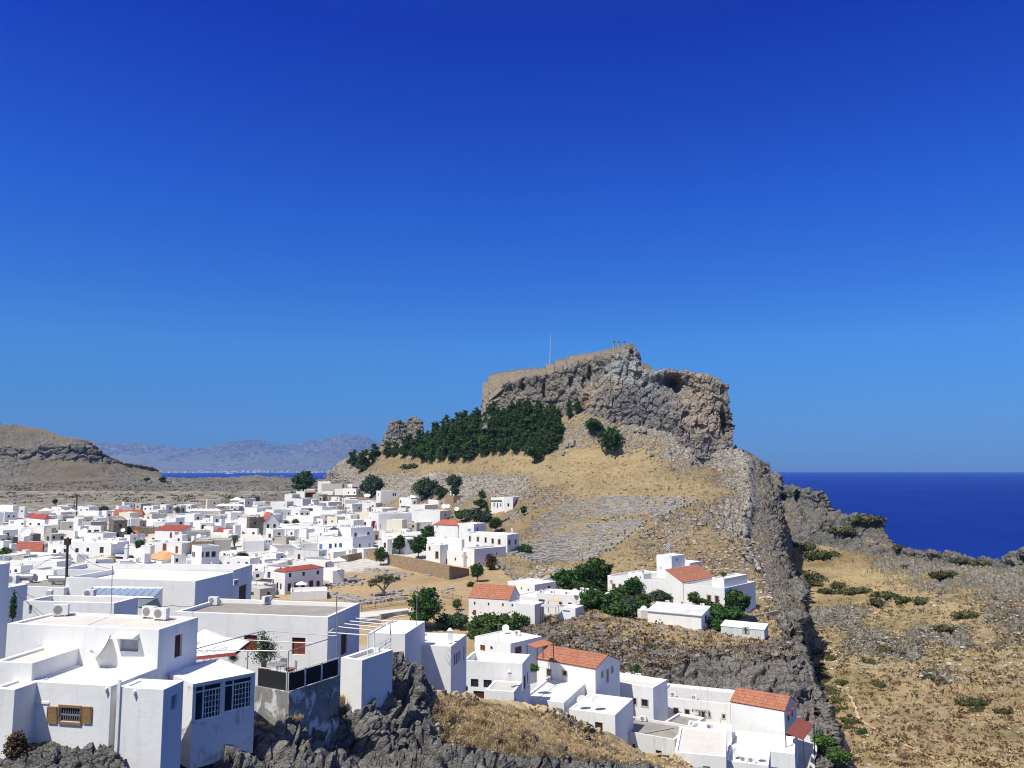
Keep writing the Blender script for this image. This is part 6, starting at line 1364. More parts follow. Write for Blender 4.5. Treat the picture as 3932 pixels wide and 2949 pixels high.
    for key, x, y, h, w in [('mid', 370, 1190, 130, 1.1), ('dbush', 450, 1190, 110, 1.5), ('dbush', 540, 1210, 110, 1.4), ('mid', 620, 1180, 130, 1.3), ('greyg', 680, 1240, 110, 1.4), ('mid', 760, 1240, 100, 1.3), ('dbush', 600, 1240, 80, 1.6), ('mid', 820, 1180, 90, 1.5),
                            ('greyg', 960, 1150, 90, 1.5), ('dbush', 1040, 1130, 80, 1.5), ('greyg', 1130, 1140, 70, 1.4), ('mid', 1250, 1150, 80, 1.3), ('dbush', 900, 1240, 60, 1.5), ('dbush', 1000, 1290, 70, 1.5), ('dbush', 1090, 1300, 70, 1.5), ('dbush', 1180, 1310, 60, 1.4), ('mid', 1320, 1190, 70, 1.3), ('dbush', 1420, 1220, 70, 1.4), ('dbush', 1450, 1280, 80, 1.5), ('dbush', 1560, 1290, 90, 1.5), ('dbush', 1430, 1350, 70, 1.3)]:
        plant(key, 'R8', x, y + 8, h * 1.45, 'dark green shrub in the garden in front of the villa', gv, wide=w * .95, on=GM)
    for key, x, y, h, w, t in [('round', 740, 1130, 215, 1.0, 'tall dark tree in front of the left half of the villa'), ('round', 880, 1110, 160, 1.2, 'dark tree in front of the villa middle'), ('round', 1010, 1090, 110, 1.2, 'dark tree against the villa left of the portal'), ('round', 1110, 1110, 120, 1.1, 'dark tree just left of the villa portal'),
                               ('round', 1620, 1270, 245, 1.05, 'tall dark tree at the right front corner of the villa'), ('mid', 1500, 920, 50, 1.2, 'yellow green bush on top behind the villa end wall')]:
        plant(key, 'R8', x, y, h, t, wide=w, on=GM, Y=None if y > 950 else 189)
    for x, y, h, w in [(80, 460, 110, 1.3), (150, 470, 150, 1.3), (230, 480, 150, 1.3), (300, 470, 150, 1.2), (100, 530, 90, 1.4), (180, 540, 90, 1.5), (270, 535, 90, 1.5), (350, 500, 80, 1.2), (60, 420, 60, 1.2), (400, 430, 130, .6), (475, 410, 80, .8)]:
        plant('bush', 'R3', x, y, h, 'bright green ivy and vine clump on the terraces below the chapel house', 'ivy on the terraces below the chapel house', wide=w, Y=170 - (y - 420) * .06, sink=.8)
    for x, y, h, w, t in [(330, 620, 90, .9, 'round green bush alone on the lower valley path edge'),]: pass
    # bushes of the valley
    for i, (x, y, h, w) in enumerate([(1097, 1115, 50, 1.0), (690, 60, 70, 1.6), (740, 80, 40, 1.8), (930, 95, 35, 2.4), (870, 140, 35, 2.6), (1060, 140, 45, 2.2), (1200, 210, 35, 2.2), (1260, 170, 45, 1.6), (1380, 195, 35, 1.8), (1500, 200, 35, 2.2), (760, 560, 40, 1.6), (1870, 910, 55, 1.0), (1910, 940, 28, 1.2), (1870, 960, 30, 1.2),
                                      (2080, 960, 30, 1.8), (1820, 300, 40, 2.4), (1680, 400, 40, 2.4), (1580, 740, 40, 2.0), (1250, 540, 40, 2.0), (870, 590, 30, 1.4), (1150, 620, 30, 2.0), (1210, 770, 30, 1.6), (950, 760, 26, 1.6)]):
        t = 'low olive green scrub bush in the valley on the right' if i else 'dark green round bush alone where the valley path begins'
        plant('scrub' if i else 'dbush', 'R4', x, y, h, t, 'scrub bushes of the valley' if i else None, wide=min(w, 1.0 + (w - 1) * .2), on=('scrub_valley', 'rocky_headland'))
    for x, y, h, w in [(370, 1130, 70, 2.0), (280, 860, 50, 2.0), (440, 880, 60, 1.4), (560, 960, 80, 1.6), (720, 740, 50, 2), (920, 650, 60, 2), (1180, 870, 30, 2), (1700, 990, 40, 2.4), (1880, 1010, 50, 1.8), (1560, 1110, 60, 1.6), (1250, 1030, 30, 3)]:
        plant('scrub', 'U4', x, y, h, 'olive green scrub bush on the dark headland rocks', 'scrub bushes on the headland', wide=min(1.2, w * .6), on=('scrub_valley', 'rocky_headland', 'far_headland'))
    for x, y, h, w, t in [(830, 1240, 130, 1.5, 'green oleander left of the lowest pair at the cliff foot'), (940, 1340, 130, 1.5, 'green oleander, lower of the pair at the cliff foot')]:
        plant('mid' if y > 1200 else 'scrub', 'R4', x, y, h, t, wide=w, on=('scrub_valley', 'crag_ridge', 'ground'), cat='bush')
    for i in range(34):
        s = rnd.random(); x = 740 + 290 * s + rnd.uniform(-30, 30); y = 580 + 480 * s + rnd.uniform(-25, 35)
        plant('scrub' if rnd.random() < .7 else 'dbush', 'R4', x, y, rnd.uniform(14, 26), 'dark olive scrub bush in the band at the foot of the cliff', 'scrub band at the foot of the cliff', wide=rnd.uniform(.9, 1.3), on=('scrub_valley',), cat='bush')
    plant('feather', 'R2', 255, 820, 310, 'feathery grey green tamarisk in the patio corner', Y=56, wide=1.2, sink=0); plant('feather', 'R1', 1980, 770, 90, 'small feathery bush behind the patio railing', Y=54, wide=1.5, sink=0)
    plant('cypress', 'R1', 105, 420, 260, 'dark bush against the shaded wall at the left edge', Y=56, wide=.7, sink=0)
    plant('dry', 'R1', 130, 1560, 230, 'rusty brown dry bush on the outcrop in the bottom left corner', wide=1.1, on=('near_outcrop',)); plant('scrub', 'R2', 835, 1210, 90, 'small olive green bush under the terrace wall', wide=.9, on=('foreground_crag',))
    plant('bush', 'R2', 1955, 985, 45, 'small green plant at the corner of the narrow-window cube house', Y=88, wide=.8)
    plant('bush', 'R3', 545, 820, 60, 'patch of green garden between two white houses left of the orange roof', Y=108, wide=1.0)
    plant('mid', 'R3', 1420, 840, 70, 'green bush behind the beige parapet house, at the crag foot', Y=130, wide=1.5, cat='bush')
# ---------------------------------------------------------------- small things
def box_part(name, c, size, mat, parent, rz=0):
    m = MB(); m.box(c, size, rz); return m.build(name, mat, parent, origin=(worldloc(parent)))
def local(parent, build):
    m = MB(); build(m); return m
def lpart(parent, name, mat, fn, smooth=False):
    """a part given in its thing's own coordinates"""
    m = MB(); fn(m); return m.build(name, mat, parent, origin=None if False else worldloc(parent)) if False else _lp(m, name, mat, parent, smooth)
def _lp(m, name, mat, parent, smooth):
    me = bpy.data.meshes.new(name); me.from_pydata(m.v, [], m.f)
    if isinstance(mat, (list, tuple)):
        for q in mat: me.materials.append(q)
    else: me.materials.append(mat)
    if smooth: me.polygons.foreach_set('use_smooth', [True] * len(me.polygons))
    ob = bpy.data.objects.new(name, me); COL.objects.link(ob); ob.parent = parent; return ob

PR = {}
def place(key, loc, label, rz=0.0, s=1.0, group=None):
    r, used = PR[key]
    if not used:
        PR[key] = (r, True); r.location = loc; r.rotation_euler = (0, 0, rz); r.scale = (s, s, s) if isinstance(s, (int, float)) else s; r['label'] = label; o = r
    else: o = copy_tree(r, loc, rz, s, label)
    if group: o['group'] = group
    elif 'group' in o: del o['group']
    return o

def make_protos():
    # air conditioner outdoor unit, fan facing -y
    r = thing('air_conditioner', 'x', 'air conditioner', (0, 0, 0))
    _b = lpart(r, 'casing', P_AC, lambda m: m.box((0, 0, .40), (.86, .34, .62)))
    _g = lpart(r, 'fan_grille', P_GRILL, lambda m: (m.tube([(-.12, -.185, .41), (-.12, -.171, .41)], .245, 20), m.tube([(-.12, -.20, .41), (-.12, -.185, .41)], .07, 12)))
    lpart(r, 'foot', P_STEEL, lambda m: m.box((-.3, 0, .045), (.06, .4, .09))); lpart(r, 'foot', P_STEEL, lambda m: m.box((.3, 0, .045), (.06, .4, .09)))
    PR['ac'] = (r, False)
    # satellite dish facing -y and up
    r = thing('satellite_dish', 'x', 'satellite dish', (0, 0, 0))
    def dish(m):
        n, k = 20, 5; vs = []; fs = []
        for i in range(k + 1):
            q = i / k
            for j in range(n):
                a = 2 * math.pi * j / n; x = .5 * q * math.cos(a); z = .5 * q * math.sin(a); y = .09 * q * q
                p = Vector((x, -y, z)); p.rotate(Matrix.Rotation(R(-32), 3, 'X')); vs.append((p.x, p.y, p.z + .75))
        for i in range(k):
            for j in range(n): fs.append((i * n + j, i * n + (j + 1) % n, (i + 1) * n + (j + 1) % n, (i + 1) * n + j))
        m.add(vs, fs); m.add([(v[0], v[1] + .02, v[2] - .004) for v in vs], [f[::-1] for f in fs])
    lpart(r, 'reflector', P_AC, dish, True)
    lpart(r, 'mast', P_STEEL, lambda m: (m.tube([(0, .08, 0), (0, .08, .75)], .025, 6), m.tube([(-.2, .08, .01), (.2, .08, .01)], .02, 5), m.tube([(0, -.1, .01), (0, .28, .01)], .02, 5)))
    lpart(r, 'feed_arm', P_STEEL, lambda m: (m.tube([(0, 0, .32), (0, -.38, .62)], .013, 5), m.tube([(0, -.36, .60), (0, -.44, .67)], .04, 6)))
    PR['dish'] = (r, False)
    # solar water tank
    r = thing('water_tank', 'x', 'water tank', (0, 0, 0))
    lpart(r, 'tank', P_STEEL, lambda m: m.tube([(-.95, 0, .55), (-.85, 0, .55), (.85, 0, .55), (.95, 0, .55)], .34, 14))
    lpart(r, 'stand', P_STEEL, lambda m: [m.box((x, 0, .13), (.06, .5, .26)) for x in (-.6, .6)])
    PR['tank'] = (r, False)
    # parasol
    def parasol(key, canvas, name='parasol'):
        r = thing(name, 'x', 'parasol', (0, 0, 0))
        def can(m):
            q = [(-1.6, -1.6, 2.25), (0, -1.65, 2.3), (1.6, -1.6, 2.25), (1.65, 0, 2.3), (1.6, 1.6, 2.25), (0, 1.65, 2.3), (-1.6, 1.6, 2.25), (-1.65, 0, 2.3)]
            for i in range(8):
                a, b = q[i], q[(i + 1) % 8]; m.add([a, b, (0, 0, 3.1)], [(0, 1, 2)]); m.quad((a[0], a[1], a[2] - .16), (b[0], b[1], b[2] - .16), b, a)
        lpart(r, 'canopy', canvas, can); lpart(r, 'pole', P_STEEL, lambda m: m.tube([(0, 0, 0), (0, 0, 3.1)], .03, 6)); lpart(r, 'base', P_GRILL, lambda m: m.box((0, 0, .05), (.5, .5, .1)))
        PR[key] = (r, False)
    parasol('parasol', P_CANVAS); parasol('navy', P_NAVY)
    # chimney
    r = thing('chimney', 'x', 'chimney', (0, 0, 0))
    lpart(r, 'shaft', W_WHITE, lambda m: m.box((0, 0, .5), (.5, .5, 1.0))); lpart(r, 'cap', W_BRIGHT, lambda m: (m.box((0, 0, 1.12), (.62, .62, .08)), m.lathe((0, 0, 1.16), [(.28, 0), (.2, .18), (0.01, .28)], 8)))
    PR['chimney'] = (r, False)
    # TV antenna
    r = thing('antenna', 'x', 'antenna', (0, 0, 0))
    lpart(r, 'mast', P_STEEL, lambda m: m.tube([(0, 0, 0), (0, 0, 2.4)], .022, 5)); lpart(r, 'array', P_STEEL, lambda m: (m.tube([(-.5, 0, 2.2), (.5, 0, 2.2)], .012, 4), [m.tube([(x, -.25, 2.2), (x, .25, 2.2)], .01, 4) for x in (-.45, -.2, .05, .3, .48)]))
    PR['antenna'] = (r, False)
    # plastic chair, table
    r = thing('patio_chair', 'x', 'chair', (0, 0, 0))
    lpart(r, 'seat', P_GRILL, lambda m: m.box((0, 0, .44), (.45, .45, .05))); lpart(r, 'backrest', P_GRILL, lambda m: m.box((0, .22, .68), (.45, .04, .42)))
    for x, y in ((-.2, -.2), (.2, -.2), (-.2, .2), (.2, .2)): lpart(r, 'leg', P_STEEL, lambda m: m.tube([(x, y, 0), (x, y, .42)], .018, 5))
    PR['chair'] = (r, False)
    r = thing('round_table', 'x', 'table', (0, 0, 0)); lpart(r, 'tabletop', P_GRILL, lambda m: m.tube([(0, 0, .70), (0, 0, .73)], .55, 18)); lpart(r, 'pedestal', P_STEEL, lambda m: (m.tube([(0, 0, 0), (0, 0, .7)], .04, 6), m.box((0, 0, .02), (.5, .5, .04))))
    PR['table'] = (r, False)
    # ruin blocks
    for k in range(3):
        rr = np.random.RandomState(k); me = bmesh.new(); bmesh.ops.create_cube(me, size=1.0); bmesh.ops.bevel(me, geom=me.edges[:], offset=.12, segments=1, affect='EDGES')
        for v in me.verts: v.co += Vector(rr.uniform(-.07, .07, 3)); v.co.z += .35
        d = bpy.data.meshes.new('stone_block'); me.to_mesh(d); d.materials.append(S_BLOCK); o = bpy.data.objects.new('stone_block', d); COL.objects.link(o)
        tag(o, 'x', 'stone block'); PR['block%d' % k] = (o, False)

ROOFT = set()
def roof_pt(h, cr, x, y): return on_z(cr, x, y, h['z'])

def build_objects():
    global S_BLOCK
    S_BLOCK = plain('worn ruin stone', (0.30, 0.28, 0.25), 0.95, var=0.35, scale=1.2, bmp=.08)
    make_protos(); k = TH; rnd = random.Random(5)
    A = 'ac'
    # --- near roofs
    for h, cr, x, y, rz, t in [('upper', 'R1', 515, 368, 11, 'white air conditioner alone at the back left of the nearest beige roof'), ('upper', 'R1', 1270, 385, -15, 'air conditioner with dark open fan, left of the pair on nearest beige roof'), ('upper', 'R1', 1368, 402, -12, 'air conditioner with pale round grille, right of the pair on nearest beige roof'),
                               ('brownroof', 'R1', 762, 222, -12, 'white air conditioner in the middle of the brownish flat roof'), ('brownroof', 'R1', 420, 228, -70, 'air conditioner turned sideways at the left end of the brownish flat roof'),
                               ('greyroof', 'R1', 1815, 275, -15, 'white air conditioner at the back left of the grey concrete roof'), ('greyroof', 'R2', 275, 268, 60, 'air conditioner turned right at the back edge of the grey concrete roof'),
                               ('m9', 'R3', 1355, 890, -20, 'left air conditioner on the beige parapet roof near the town hall'), ('m9', 'R3', 1440, 895, -20, 'right air conditioner on the beige parapet roof near the town hall'),
                               ('hall', 'R3', 1738, 1052, -20, 'left air conditioner on the town hall roof'), ('hall', 'R3', 1918, 1078, -20, 'right air conditioner on the town hall roof'),
                               ('m12', 'R3', 1483, 1262, -20, 'air conditioner on the brown concrete roof in the lower row'), ('m5', 'R3', 415, 530, -20, 'air conditioner at the back of the roof with terracotta porch'),
                               ('m17', 'R4', 280, 1305, -20, 'left air conditioner on the roof terrace at the bottom edge'), ('m17', 'R4', 335, 1312, -20, 'right air conditioner on the roof terrace at the bottom edge'),
                               ('shed', 'R8', 1025, 1172, -22, 'left cooling unit on the corrugated garden shed roof'), ('shed', 'R8', 1155, 1178, -22, 'middle cooling unit on the corrugated garden shed roof'), ('shed', 'R8', 1322, 1200, -22, 'right cooling unit on the corrugated garden shed roof')]:
        H_ = k[h]; p = roof_pt(H_, cr, x, y)
        if h == 'shed': p.z += .62
        place(A, p, t, R(rz))
    # rows of far units
    def row(h, cr, pts, base, s=1.15):
        names = ['leftmost', 'second', 'third', 'fourth', 'fifth', 'sixth', 'seventh', 'eighth']
        for i, (x, y) in enumerate(pts): place(A, roof_pt(k[h], cr, x, y), f'{names[i]} {base}', R(rnd.uniform(-50, -20)), s)
    row('sq2', 'R6', [(1690, 478), (1715, 480), (1750, 476), (1775, 488), (1815, 486), (1860, 484), (1900, 486), (1935, 482)], 'roof unit in the row on the cubist house')
    row('h7a', 'R3', [(620, 175), (712, 178), (835, 188), (900, 172), (965, 155), (1010, 160), (1075, 168)], 'white roof box on the long low house by the villa garden')
    row('white house with row of roof units and four small windows', 'U6', [(285, 440), (340, 435), (380, 432), (420, 436), (455, 432)], 'unit of the row above four small windows')
    row('long white house with four square windows and a dark door behind the wooden pole', 'V1', [(985, 940), (1170, 940), (1830, 905), (2030, 890)], 'roof box on the long house behind the wooden pole')
    row('white house with dark metal fence around its roof terrace', 'V3', [(1740, 1010), (1825, 1000)], 'roof unit at the dark fenced roof terrace')
    place(A, on_face(k['bigblue_lo'], 'R', 'R6', 540, 1105) + k['bigblue_lo']['nR'] * .25, 'air conditioner hung on the blue-shaded wall of the lower wing', R(70))
    place(A, at(*src('R4', 47, 1080), 111), 'air conditioner standing in the yard under the town hall wall', R(-20))
    place(A, at(*src('R1', 110, 95), 66), 'air conditioner in front of the left water tank', R(-15))
    for h in HOUSES:      # small units on the flat roofs of the village, one per house at most
        if h['Y'] < 175 or h['Y'] > 470 or rnd.random() < (.72 if h.get('fill') else .45) or h['ll'] < 3.5 or h['lr'] < 3: continue
        if h['z'] > h['top'] - .04: continue
        t = f"small unit on the roof of the {short(h['label'], 8)}"
        if t in ROOFT or len(re.findall(r'\w+', t)) > 16: continue
        ROOFT.add(t); q = h['P'] + h['L'] * h['ll'] * rnd.uniform(.25, .8) + h['R'] * h['lr'] * rnd.uniform(.3, .8); q.z = h['z']
        place(A, q, t, R(rnd.uniform(-70, 10)), rnd.uniform(1.0, 1.4))
    # --- dishes
    def dish(key, p, t, rz=0, s=1.0): place('dish', p, t, R(rz), s)
    dish('d', roof_pt(k['front'], 'R1', 870, 800), 'large satellite dish tilted upward on the white roof of the shuttered house', -55, 1.45)
    dish('d', on_face(k['bigblue_lo'], 'L', 'R1', 1580, 225) + k['bigblue_lo']['nL'] * .35 - Vector((0, 0, .3)), 'satellite dish on the sunlit front of the lower wing, casting a round shadow', 12, 1.25)
    dish('d', roof_pt(k['m8'], 'R3', 962, 1155), 'left satellite dish of the two on the flat white roof', -5, 1.35); dish('d', roof_pt(k['m8'], 'R3', 1088, 1163), 'right satellite dish of the two on the flat white roof', 0, 1.35)
    dish('d', roof_pt(k['m3'], 'R2', 1565, 578), 'satellite dish on the roof of the narrow-window cube house', -10, 1.0)
    dish('d', roof_pt(k['m7'], 'R3', 890, 915), 'grey round dish turned away on the large plain roof', 160, 1.7); dish('d', roof_pt(k['m5'], 'R3', 313, 515), 'round dish at the back of the roof with terracotta porch', 0, 1.1)
    dish('d', roof_pt(k['m17'], 'R4', 228, 1280), 'round white dish on the roof terrace at the bottom edge', 20, 1.0); dish('d', roof_pt(k['m17'], 'R4', 395, 1300), 'flat round dish beside the right unit on the bottom roof terrace', -20, 1.0)
    dish('d', roof_pt(k['villa4'], 'R8', 1100, 850) , 'dish beside the villa tower block', -20, 1.3) if False else None
    for cr, x, y, Y, s, t, rz in [('V1', 480, 880, 262, 3.4, 'huge pale satellite dish behind the coral pyramid roof', 20), ('V1', 1600, 890, 270, 3.4, 'huge white satellite dish on the long house roof behind the pole', -15), ('V2', 680, 1310, 178, 2.7, 'big white dish in front of the pale orange tiled roof', -10),
                                  ('V2', 215, 1000, 235, 1.9, 'dish on the low house left of the round tree', 0), ('V2', 360, 745, 300, 1.6, 'dish above the coral tiled gable house', 10), ('V2', 1820, 860, 290, 1.6, 'dish on the bare grey rendered house', 5), ('V3', 1225, 930, 330, 1.9, 'dish on the bare stone house with pole frame', 0),
                                  ('V3', 1495, 1195, 262, 1.6, 'dish on the roof behind the long red roof', 25), ('U6', 385, 592, 330, 2.2, 'left dish of three by the orange hip roof house', 0), ('U6', 440, 580, 330, 1.9, 'middle dish of three by the orange hip roof house', 10), ('U6', 565, 620, 330, 1.9, 'right dish of three by the orange hip roof house', -5),
                                  ('V4', 1530, 470, 410, 1.9, 'left roof vat dish left of the tall mansion', 0), ('V4', 1580, 470, 410, 1.9, 'right roof vat dish left of the tall mansion', 0), ('R3', 900, 195, 183, 1.3, 'dish among the roof boxes of the long low house', -5)]:
        place('dish', at(*src(cr, x, y), Y), t, R(rz), s)
    # water tanks
    place('tank', roof_pt(k['tankroof'], 'R5', 270, 1072), 'left grey cylindrical water tank behind the corrugated roof', R(-8)); place('tank', roof_pt(k['tankroof'], 'R5', 625, 1092), 'right grey cylindrical water tank beside the wooden pole', R(-8))
    # chimneys
    for cr, x, y, Y, s, t in [('R3', 350, 915, 97, .9, 'slim white chimney on the grey slab outbuilding'), ('V2', 425, 1240, 205, (1.6, 1.6, 2.6), 'tall white chimney with dark cowl among the veranda openings'), ('V1', 2175, 475, 395, (1.5, 1.5, 2.6), 'thin white chimney stack left of the yellow house'), ('U6', 480, 375, 345, 1.3, 'round grey chimney on the ruined tan house'),
                              ('U6', 1350, 915, 292, 1.3, 'small domed chimney on the mansion roof'), ('R2', 1832, 575, 84, .9, 'white chimney with dark cowl on the narrow-window cube house'), ('U6', 1295, 368, 352, .8, 'small chimney on the hillside cube house')]:
        place('chimney', at(*src(cr, x, y), Y), t, 0, s)
    # antennas
    for cr, x, y, Y, s, t in [('R3', 255, 600, 116, 1.2, 'tangled TV antenna on the roof with the terracotta porch'), ('R2', 1548, 450, 79, 1.6, 'tall TV antenna beside the big dark tree'), ('R3', 505, 1090, 103, .8, 'crooked antenna pipe at the left corner of the large plain roof'), ('R8', 938, 905, 196, 1.0, 'antenna on the villa roof left of the tower'), ('R3', 1190, 1190, 103, .6, 'short pipe mast on the two-dish roof'),
                              ('V3', 690, 1110, 262, 1.8, 'bent antenna at the blank wall house'), ('V3', 1215, 800, 340, 1.6, 'thin antenna in front of the pointed gable house'), ('V2', 190, 1180, 225, 1.6, 'thin antenna beside the tall chimney with cowl')]:
        place('antenna', at(*src(cr, x, y), Y), t, R(20), s)
    # parasols
    gp = 'white parasols crowded on the restaurant roof terraces'
    lo = k['flat white house whose roof carries the lower cluster of white parasols']; up = k['flat white house whose roof carries the upper cluster of white parasols']
    for H_, cr, pts, lab in ((lo, 'V2', [(1700, 395), (1800, 398), (1900, 400), (2000, 402), (2100, 404), (2180, 405), (1760, 380), (1860, 380), (1960, 382), (2060, 384), (2150, 386)], 'white parasol in the lower cluster on a restaurant roof terrace'),
                             (up, 'V3', [(230, 298), (320, 300), (420, 302), (520, 303), (620, 304), (280, 285), (380, 286), (480, 287), (580, 288)], 'white parasol in the upper cluster on a restaurant roof terrace')):
        for x, y in pts:
            px, py = src(cr, x, y); p = at(px, py, H_['P'].y + (400 - y if cr == 'V2' else 304 - y) * .25 + 1.0); p.z = H_['z']; place('parasol', p, lab, R(rnd.uniform(-20, 20)), 1.25, gp)
    place('parasol', Vector((*at(*src('V3', 545, 250), up['Y'] + 9).xy, up['z'] + 1.6)), 'highest white parasol, standing above the upper cluster', 0, 1.9)
    for cr, x, y, Y, s, t, key in [('V1', 880, 460, 430, 1.9, 'white shade sail parasol behind the red pyramid roof', 'parasol'), ('V1', 1190, 450, 425, 1.5, 'white parasol left of the thin dark pole', 'parasol'), ('V1', 1370, 450, 425, 1.6, 'white parasol touching the thin dark pole', 'parasol'), ('R6', 1660, 940, 247, 1.3, 'white parasol on the sloping block beside the ruins field', 'parasol'),
                                   ('R6', 1262, 1165, 222, .9, 'white parasol on the terrace of the red-roofed house', 'parasol'), ('V4', 915, 1190, 312, 1.1, 'navy blue parasol on the white terrace', 'navy'), ('V3', 190, 460, 470, 1.1, 'single small white parasol below the upper terrace', 'parasol')]:
        place(key, at(*src(cr, x, y), Y), t, R(15), s)

    # --- wooden utility pole and cables
    pt_ = at(*src('R5', 720, 590), 77); pb = at(*src('R5', 715, 1095), 77)
    r = thing('utility_pole', 'dark wooden utility pole rising over the left half of the village', 'utility pole', (pb.x, pb.y, pb.z - 4))
    m = MB(); m.tube([(pb.x, pb.y, pb.z - 4), (pt_.x, pt_.y, pt_.z)], .15, 8, .11); m.build('pole', P_RUST, r)
    m = MB(); m.box((pt_.x, pt_.y, pt_.z - .45), (.5, .35, .5)); m.box((pt_.x, pt_.y - .1, pt_.z - .15), (.9, .1, .1)); m.build('insulator_box', P_RUST, r)
    def cable(pts, t, sag=.5, rad=.018, mat=None):
        q = []
        for a, b in zip(pts[:-1], pts[1:]):
            for i in range(9):
                s = i / 8; p = a.lerp(b, s); p.z -= sag * 4 * s * (1 - s); q.append(p)
        m = MB(); m.tube(q, rad, 4); o = m.build('cable', mat or P_BLACK, origin=q[0]); tag(o, t, 'cable')
    cable([pt_ - Vector((0, 0, .6)), at(*src('R5', 500, 830), 78), at(*src('R5', 130, 980), 80)], 'cable from the wooden pole down to the left houses', .3)
    cable([pt_ - Vector((0, 0, .6)), at(*src('R5', 1170, 920), 80)], 'cable from the wooden pole down right to the long white block', .5)
    cable([at(*src('R1', 945, 250), 58), at(*src('R1', 1470, 275), 62), at(*src('R1', 1750, 240), 66)], 'black cable looping between the brownish roof and the lower wing', .25)
    cable([at(*src('R1', 80, 100), 60), at(*src('R1', 370, 355), 56)], 'cable running down across the brownish-roof house at the left', .1); cable([at(*src('R1', 230, 180), 60), at(*src('R1', 540, 290), 57)], 'cable crossing the front of the brownish-roof house', .1)
    cable([roof_pt(k['upper'], 'R1', 745, 445), roof_pt(k['upper'], 'R1', 930, 372)], 'thin cable lying across the nearest beige roof', 0, .015, P_GRILL)
    cable([roof_pt(k['m7'], 'R3', 580, 1070) + Vector((0, 0, .03)), roof_pt(k['m7'], 'R3', 745, 955) + Vector((0, 0, .03))], 'grey hose lying across the large plain white roof', 0, .04, P_STEEL)
    cable([roof_pt(k['m12'], 'R3', 1480, 1370) + Vector((0, 0, .03)), roof_pt(k['m12'], 'R3', 1740, 1322) + Vector((0, 0, .03))], 'dark pipe lying across the brown concrete roof', 0, .04)
    def pole(cr, x, y, x2, y2, Y, t, rad=.03, mat=None, name='pole'):
        a, b = at(*src(cr, x, y), Y), at(*src(cr, x2, y2), Y); m = MB(); m.tube([a, b], rad, 6); tag(m.build(name, mat or P_STEEL, origin=a), t, 'pole')
    pole('R1', 942, 362, 955, -60, 47.5, 'thin pale mast at the back of the nearest beige roof', .022)
    pole('V1', 1475, 430, 1485, -10, 440, 'thin dark pole in front of the stony slope', .35, P_RUST)
    pole('V1', 1430, 260, 1432, 100, 445, 'short thin pole beside the thin dark pole', .2, P_RUST)
    for i, (x, t) in enumerate([(1912, 'left'), (1972, 'middle'), (2030, 'right')]): pole('R3', x, 1250, x - 2, 972, 119.5, f'{t} thin flag pole before the town hall front', .035, P_AC, 'flag_pole')
    # --- Greek lettering of the town hall
    H_ = k['hall']; cu = bpy.data.curves.new('lettering', 'FONT'); cu.body = 'ΔΗΜΑΡΧΕΙΟΝ'; cu.size = 1.25; cu.extrude = .03; cu.offset = .035; cu.space_character = 1.12; cu.align_x = 'LEFT'
    tmp = bpy.data.objects.new('tmp', cu); COL.objects.link(tmp); bpy.context.view_layer.update(); me = bpy.data.meshes.new_from_object(tmp); bpy.data.objects.remove(tmp)
    me.materials.append(P_BLACK); p0 = on_face(H_, 'L', 'R3', 1900, 1166) + H_['nL'] * .5; p1 = on_face(H_, 'L', 'R3', 2052, 1166) + H_['nL'] * .5
    w = max(v.co.x for v in me.vertices); o = bpy.data.objects.new('town_hall_sign', me); COL.objects.link(o); o.location = p0; s = (p1 - p0).length / w; o.scale = (s, s, s * 1.0)
    ang = math.atan2(p1.y - p0.y, p1.x - p0.x); o.name = 'letters'
    r = thing('town_hall_sign', 'dark Greek capital letters standing before the town hall wall', 'sign', p0); r.rotation_euler = (0, 0, ang); o.parent = r; o.location = (0, 0, 0); o.rotation_euler = (R(90), 0, 0)
    W_ = (p1 - p0).length; dz = p1.z - p0.z
    lpart(r, 'rail', P_BLACK, lambda m: m.tube([(0, 0, -.05), (W_, 0, -.05)], .02, 5)); r.scale = (1, 1, 1.35)
    # --- near window with shutters
    H_ = k['front']; n = H_['nL']; U = -H_['L']
    def fbox(m, x0, y0, x1, y1, k0, k1, cr='R1', h=None, f='L'):
        h = h or H_; a = on_face(h, f, cr, x0, y1); b = on_face(h, f, cr, x1, y0); u = -h['L'] if f == 'L' else h['R']; nn = h['nL'] if f == 'L' else h['nR']
        w = (b - a).dot(u); hh = b.z - a.z; m.obox(a + nn * k0, u * w, Vector((0, 0, hh)), nn * (k1 - k0))
    for nme, x0, x1 in (('shutter', 400, 497), ('shutter', 695, 788)):
        m = MB(); fbox(m, x0, 1135, x0 + 12, 1275, .02, .07); fbox(m, x1 - 12, 1135, x1, 1275, .02, .07); fbox(m, x0 + 12, 1135, x1 - 12, 1146, .02, .07); fbox(m, x0 + 12, 1264, x1 - 12, 1275, .02, .07); fbox(m, x0 + 12, 1204, x1 - 12, 1211, .02, .065)
        for i in range(17):
            y = 1148 + i * 6.9
            if 1203 < y < 1211: continue
            fbox(m, x0 + 12, y, x1 - 12, y + 4.2, .03, .06)
        m.build(nme, P_WOODTAN, H_['root'])
    m = MB(); fbox(m, 500, 1128, 694, 1137, 0, .06); fbox(m, 500, 1272, 694, 1280, 0, .08); fbox(m, 500, 1137, 512, 1272, 0, .06); fbox(m, 682, 1137, 694, 1272, 0, .06); m.build('window_frame', P_WOODTAN, H_['root'])
    m = MB()
    for x in range(535, 680, 19): fbox(m, x, 1140, x + 2.5, 1270, -.04, -.02)
    fbox(m, 515, 1205, 680, 1208, -.045, -.02); m.build('window_grille', P_STEEL, H_['root'])
    m = MB()
    fbox(m, 220, 1096, 420, 1101, 0, .05); m.build('pipe', P_AC, H_['root'])
    m = MB(); fbox(m, 1003, 905, 1009, 1520, .0, .09, h=k['corner']); m.build('drainpipe', P_AC, k['corner']['root'])
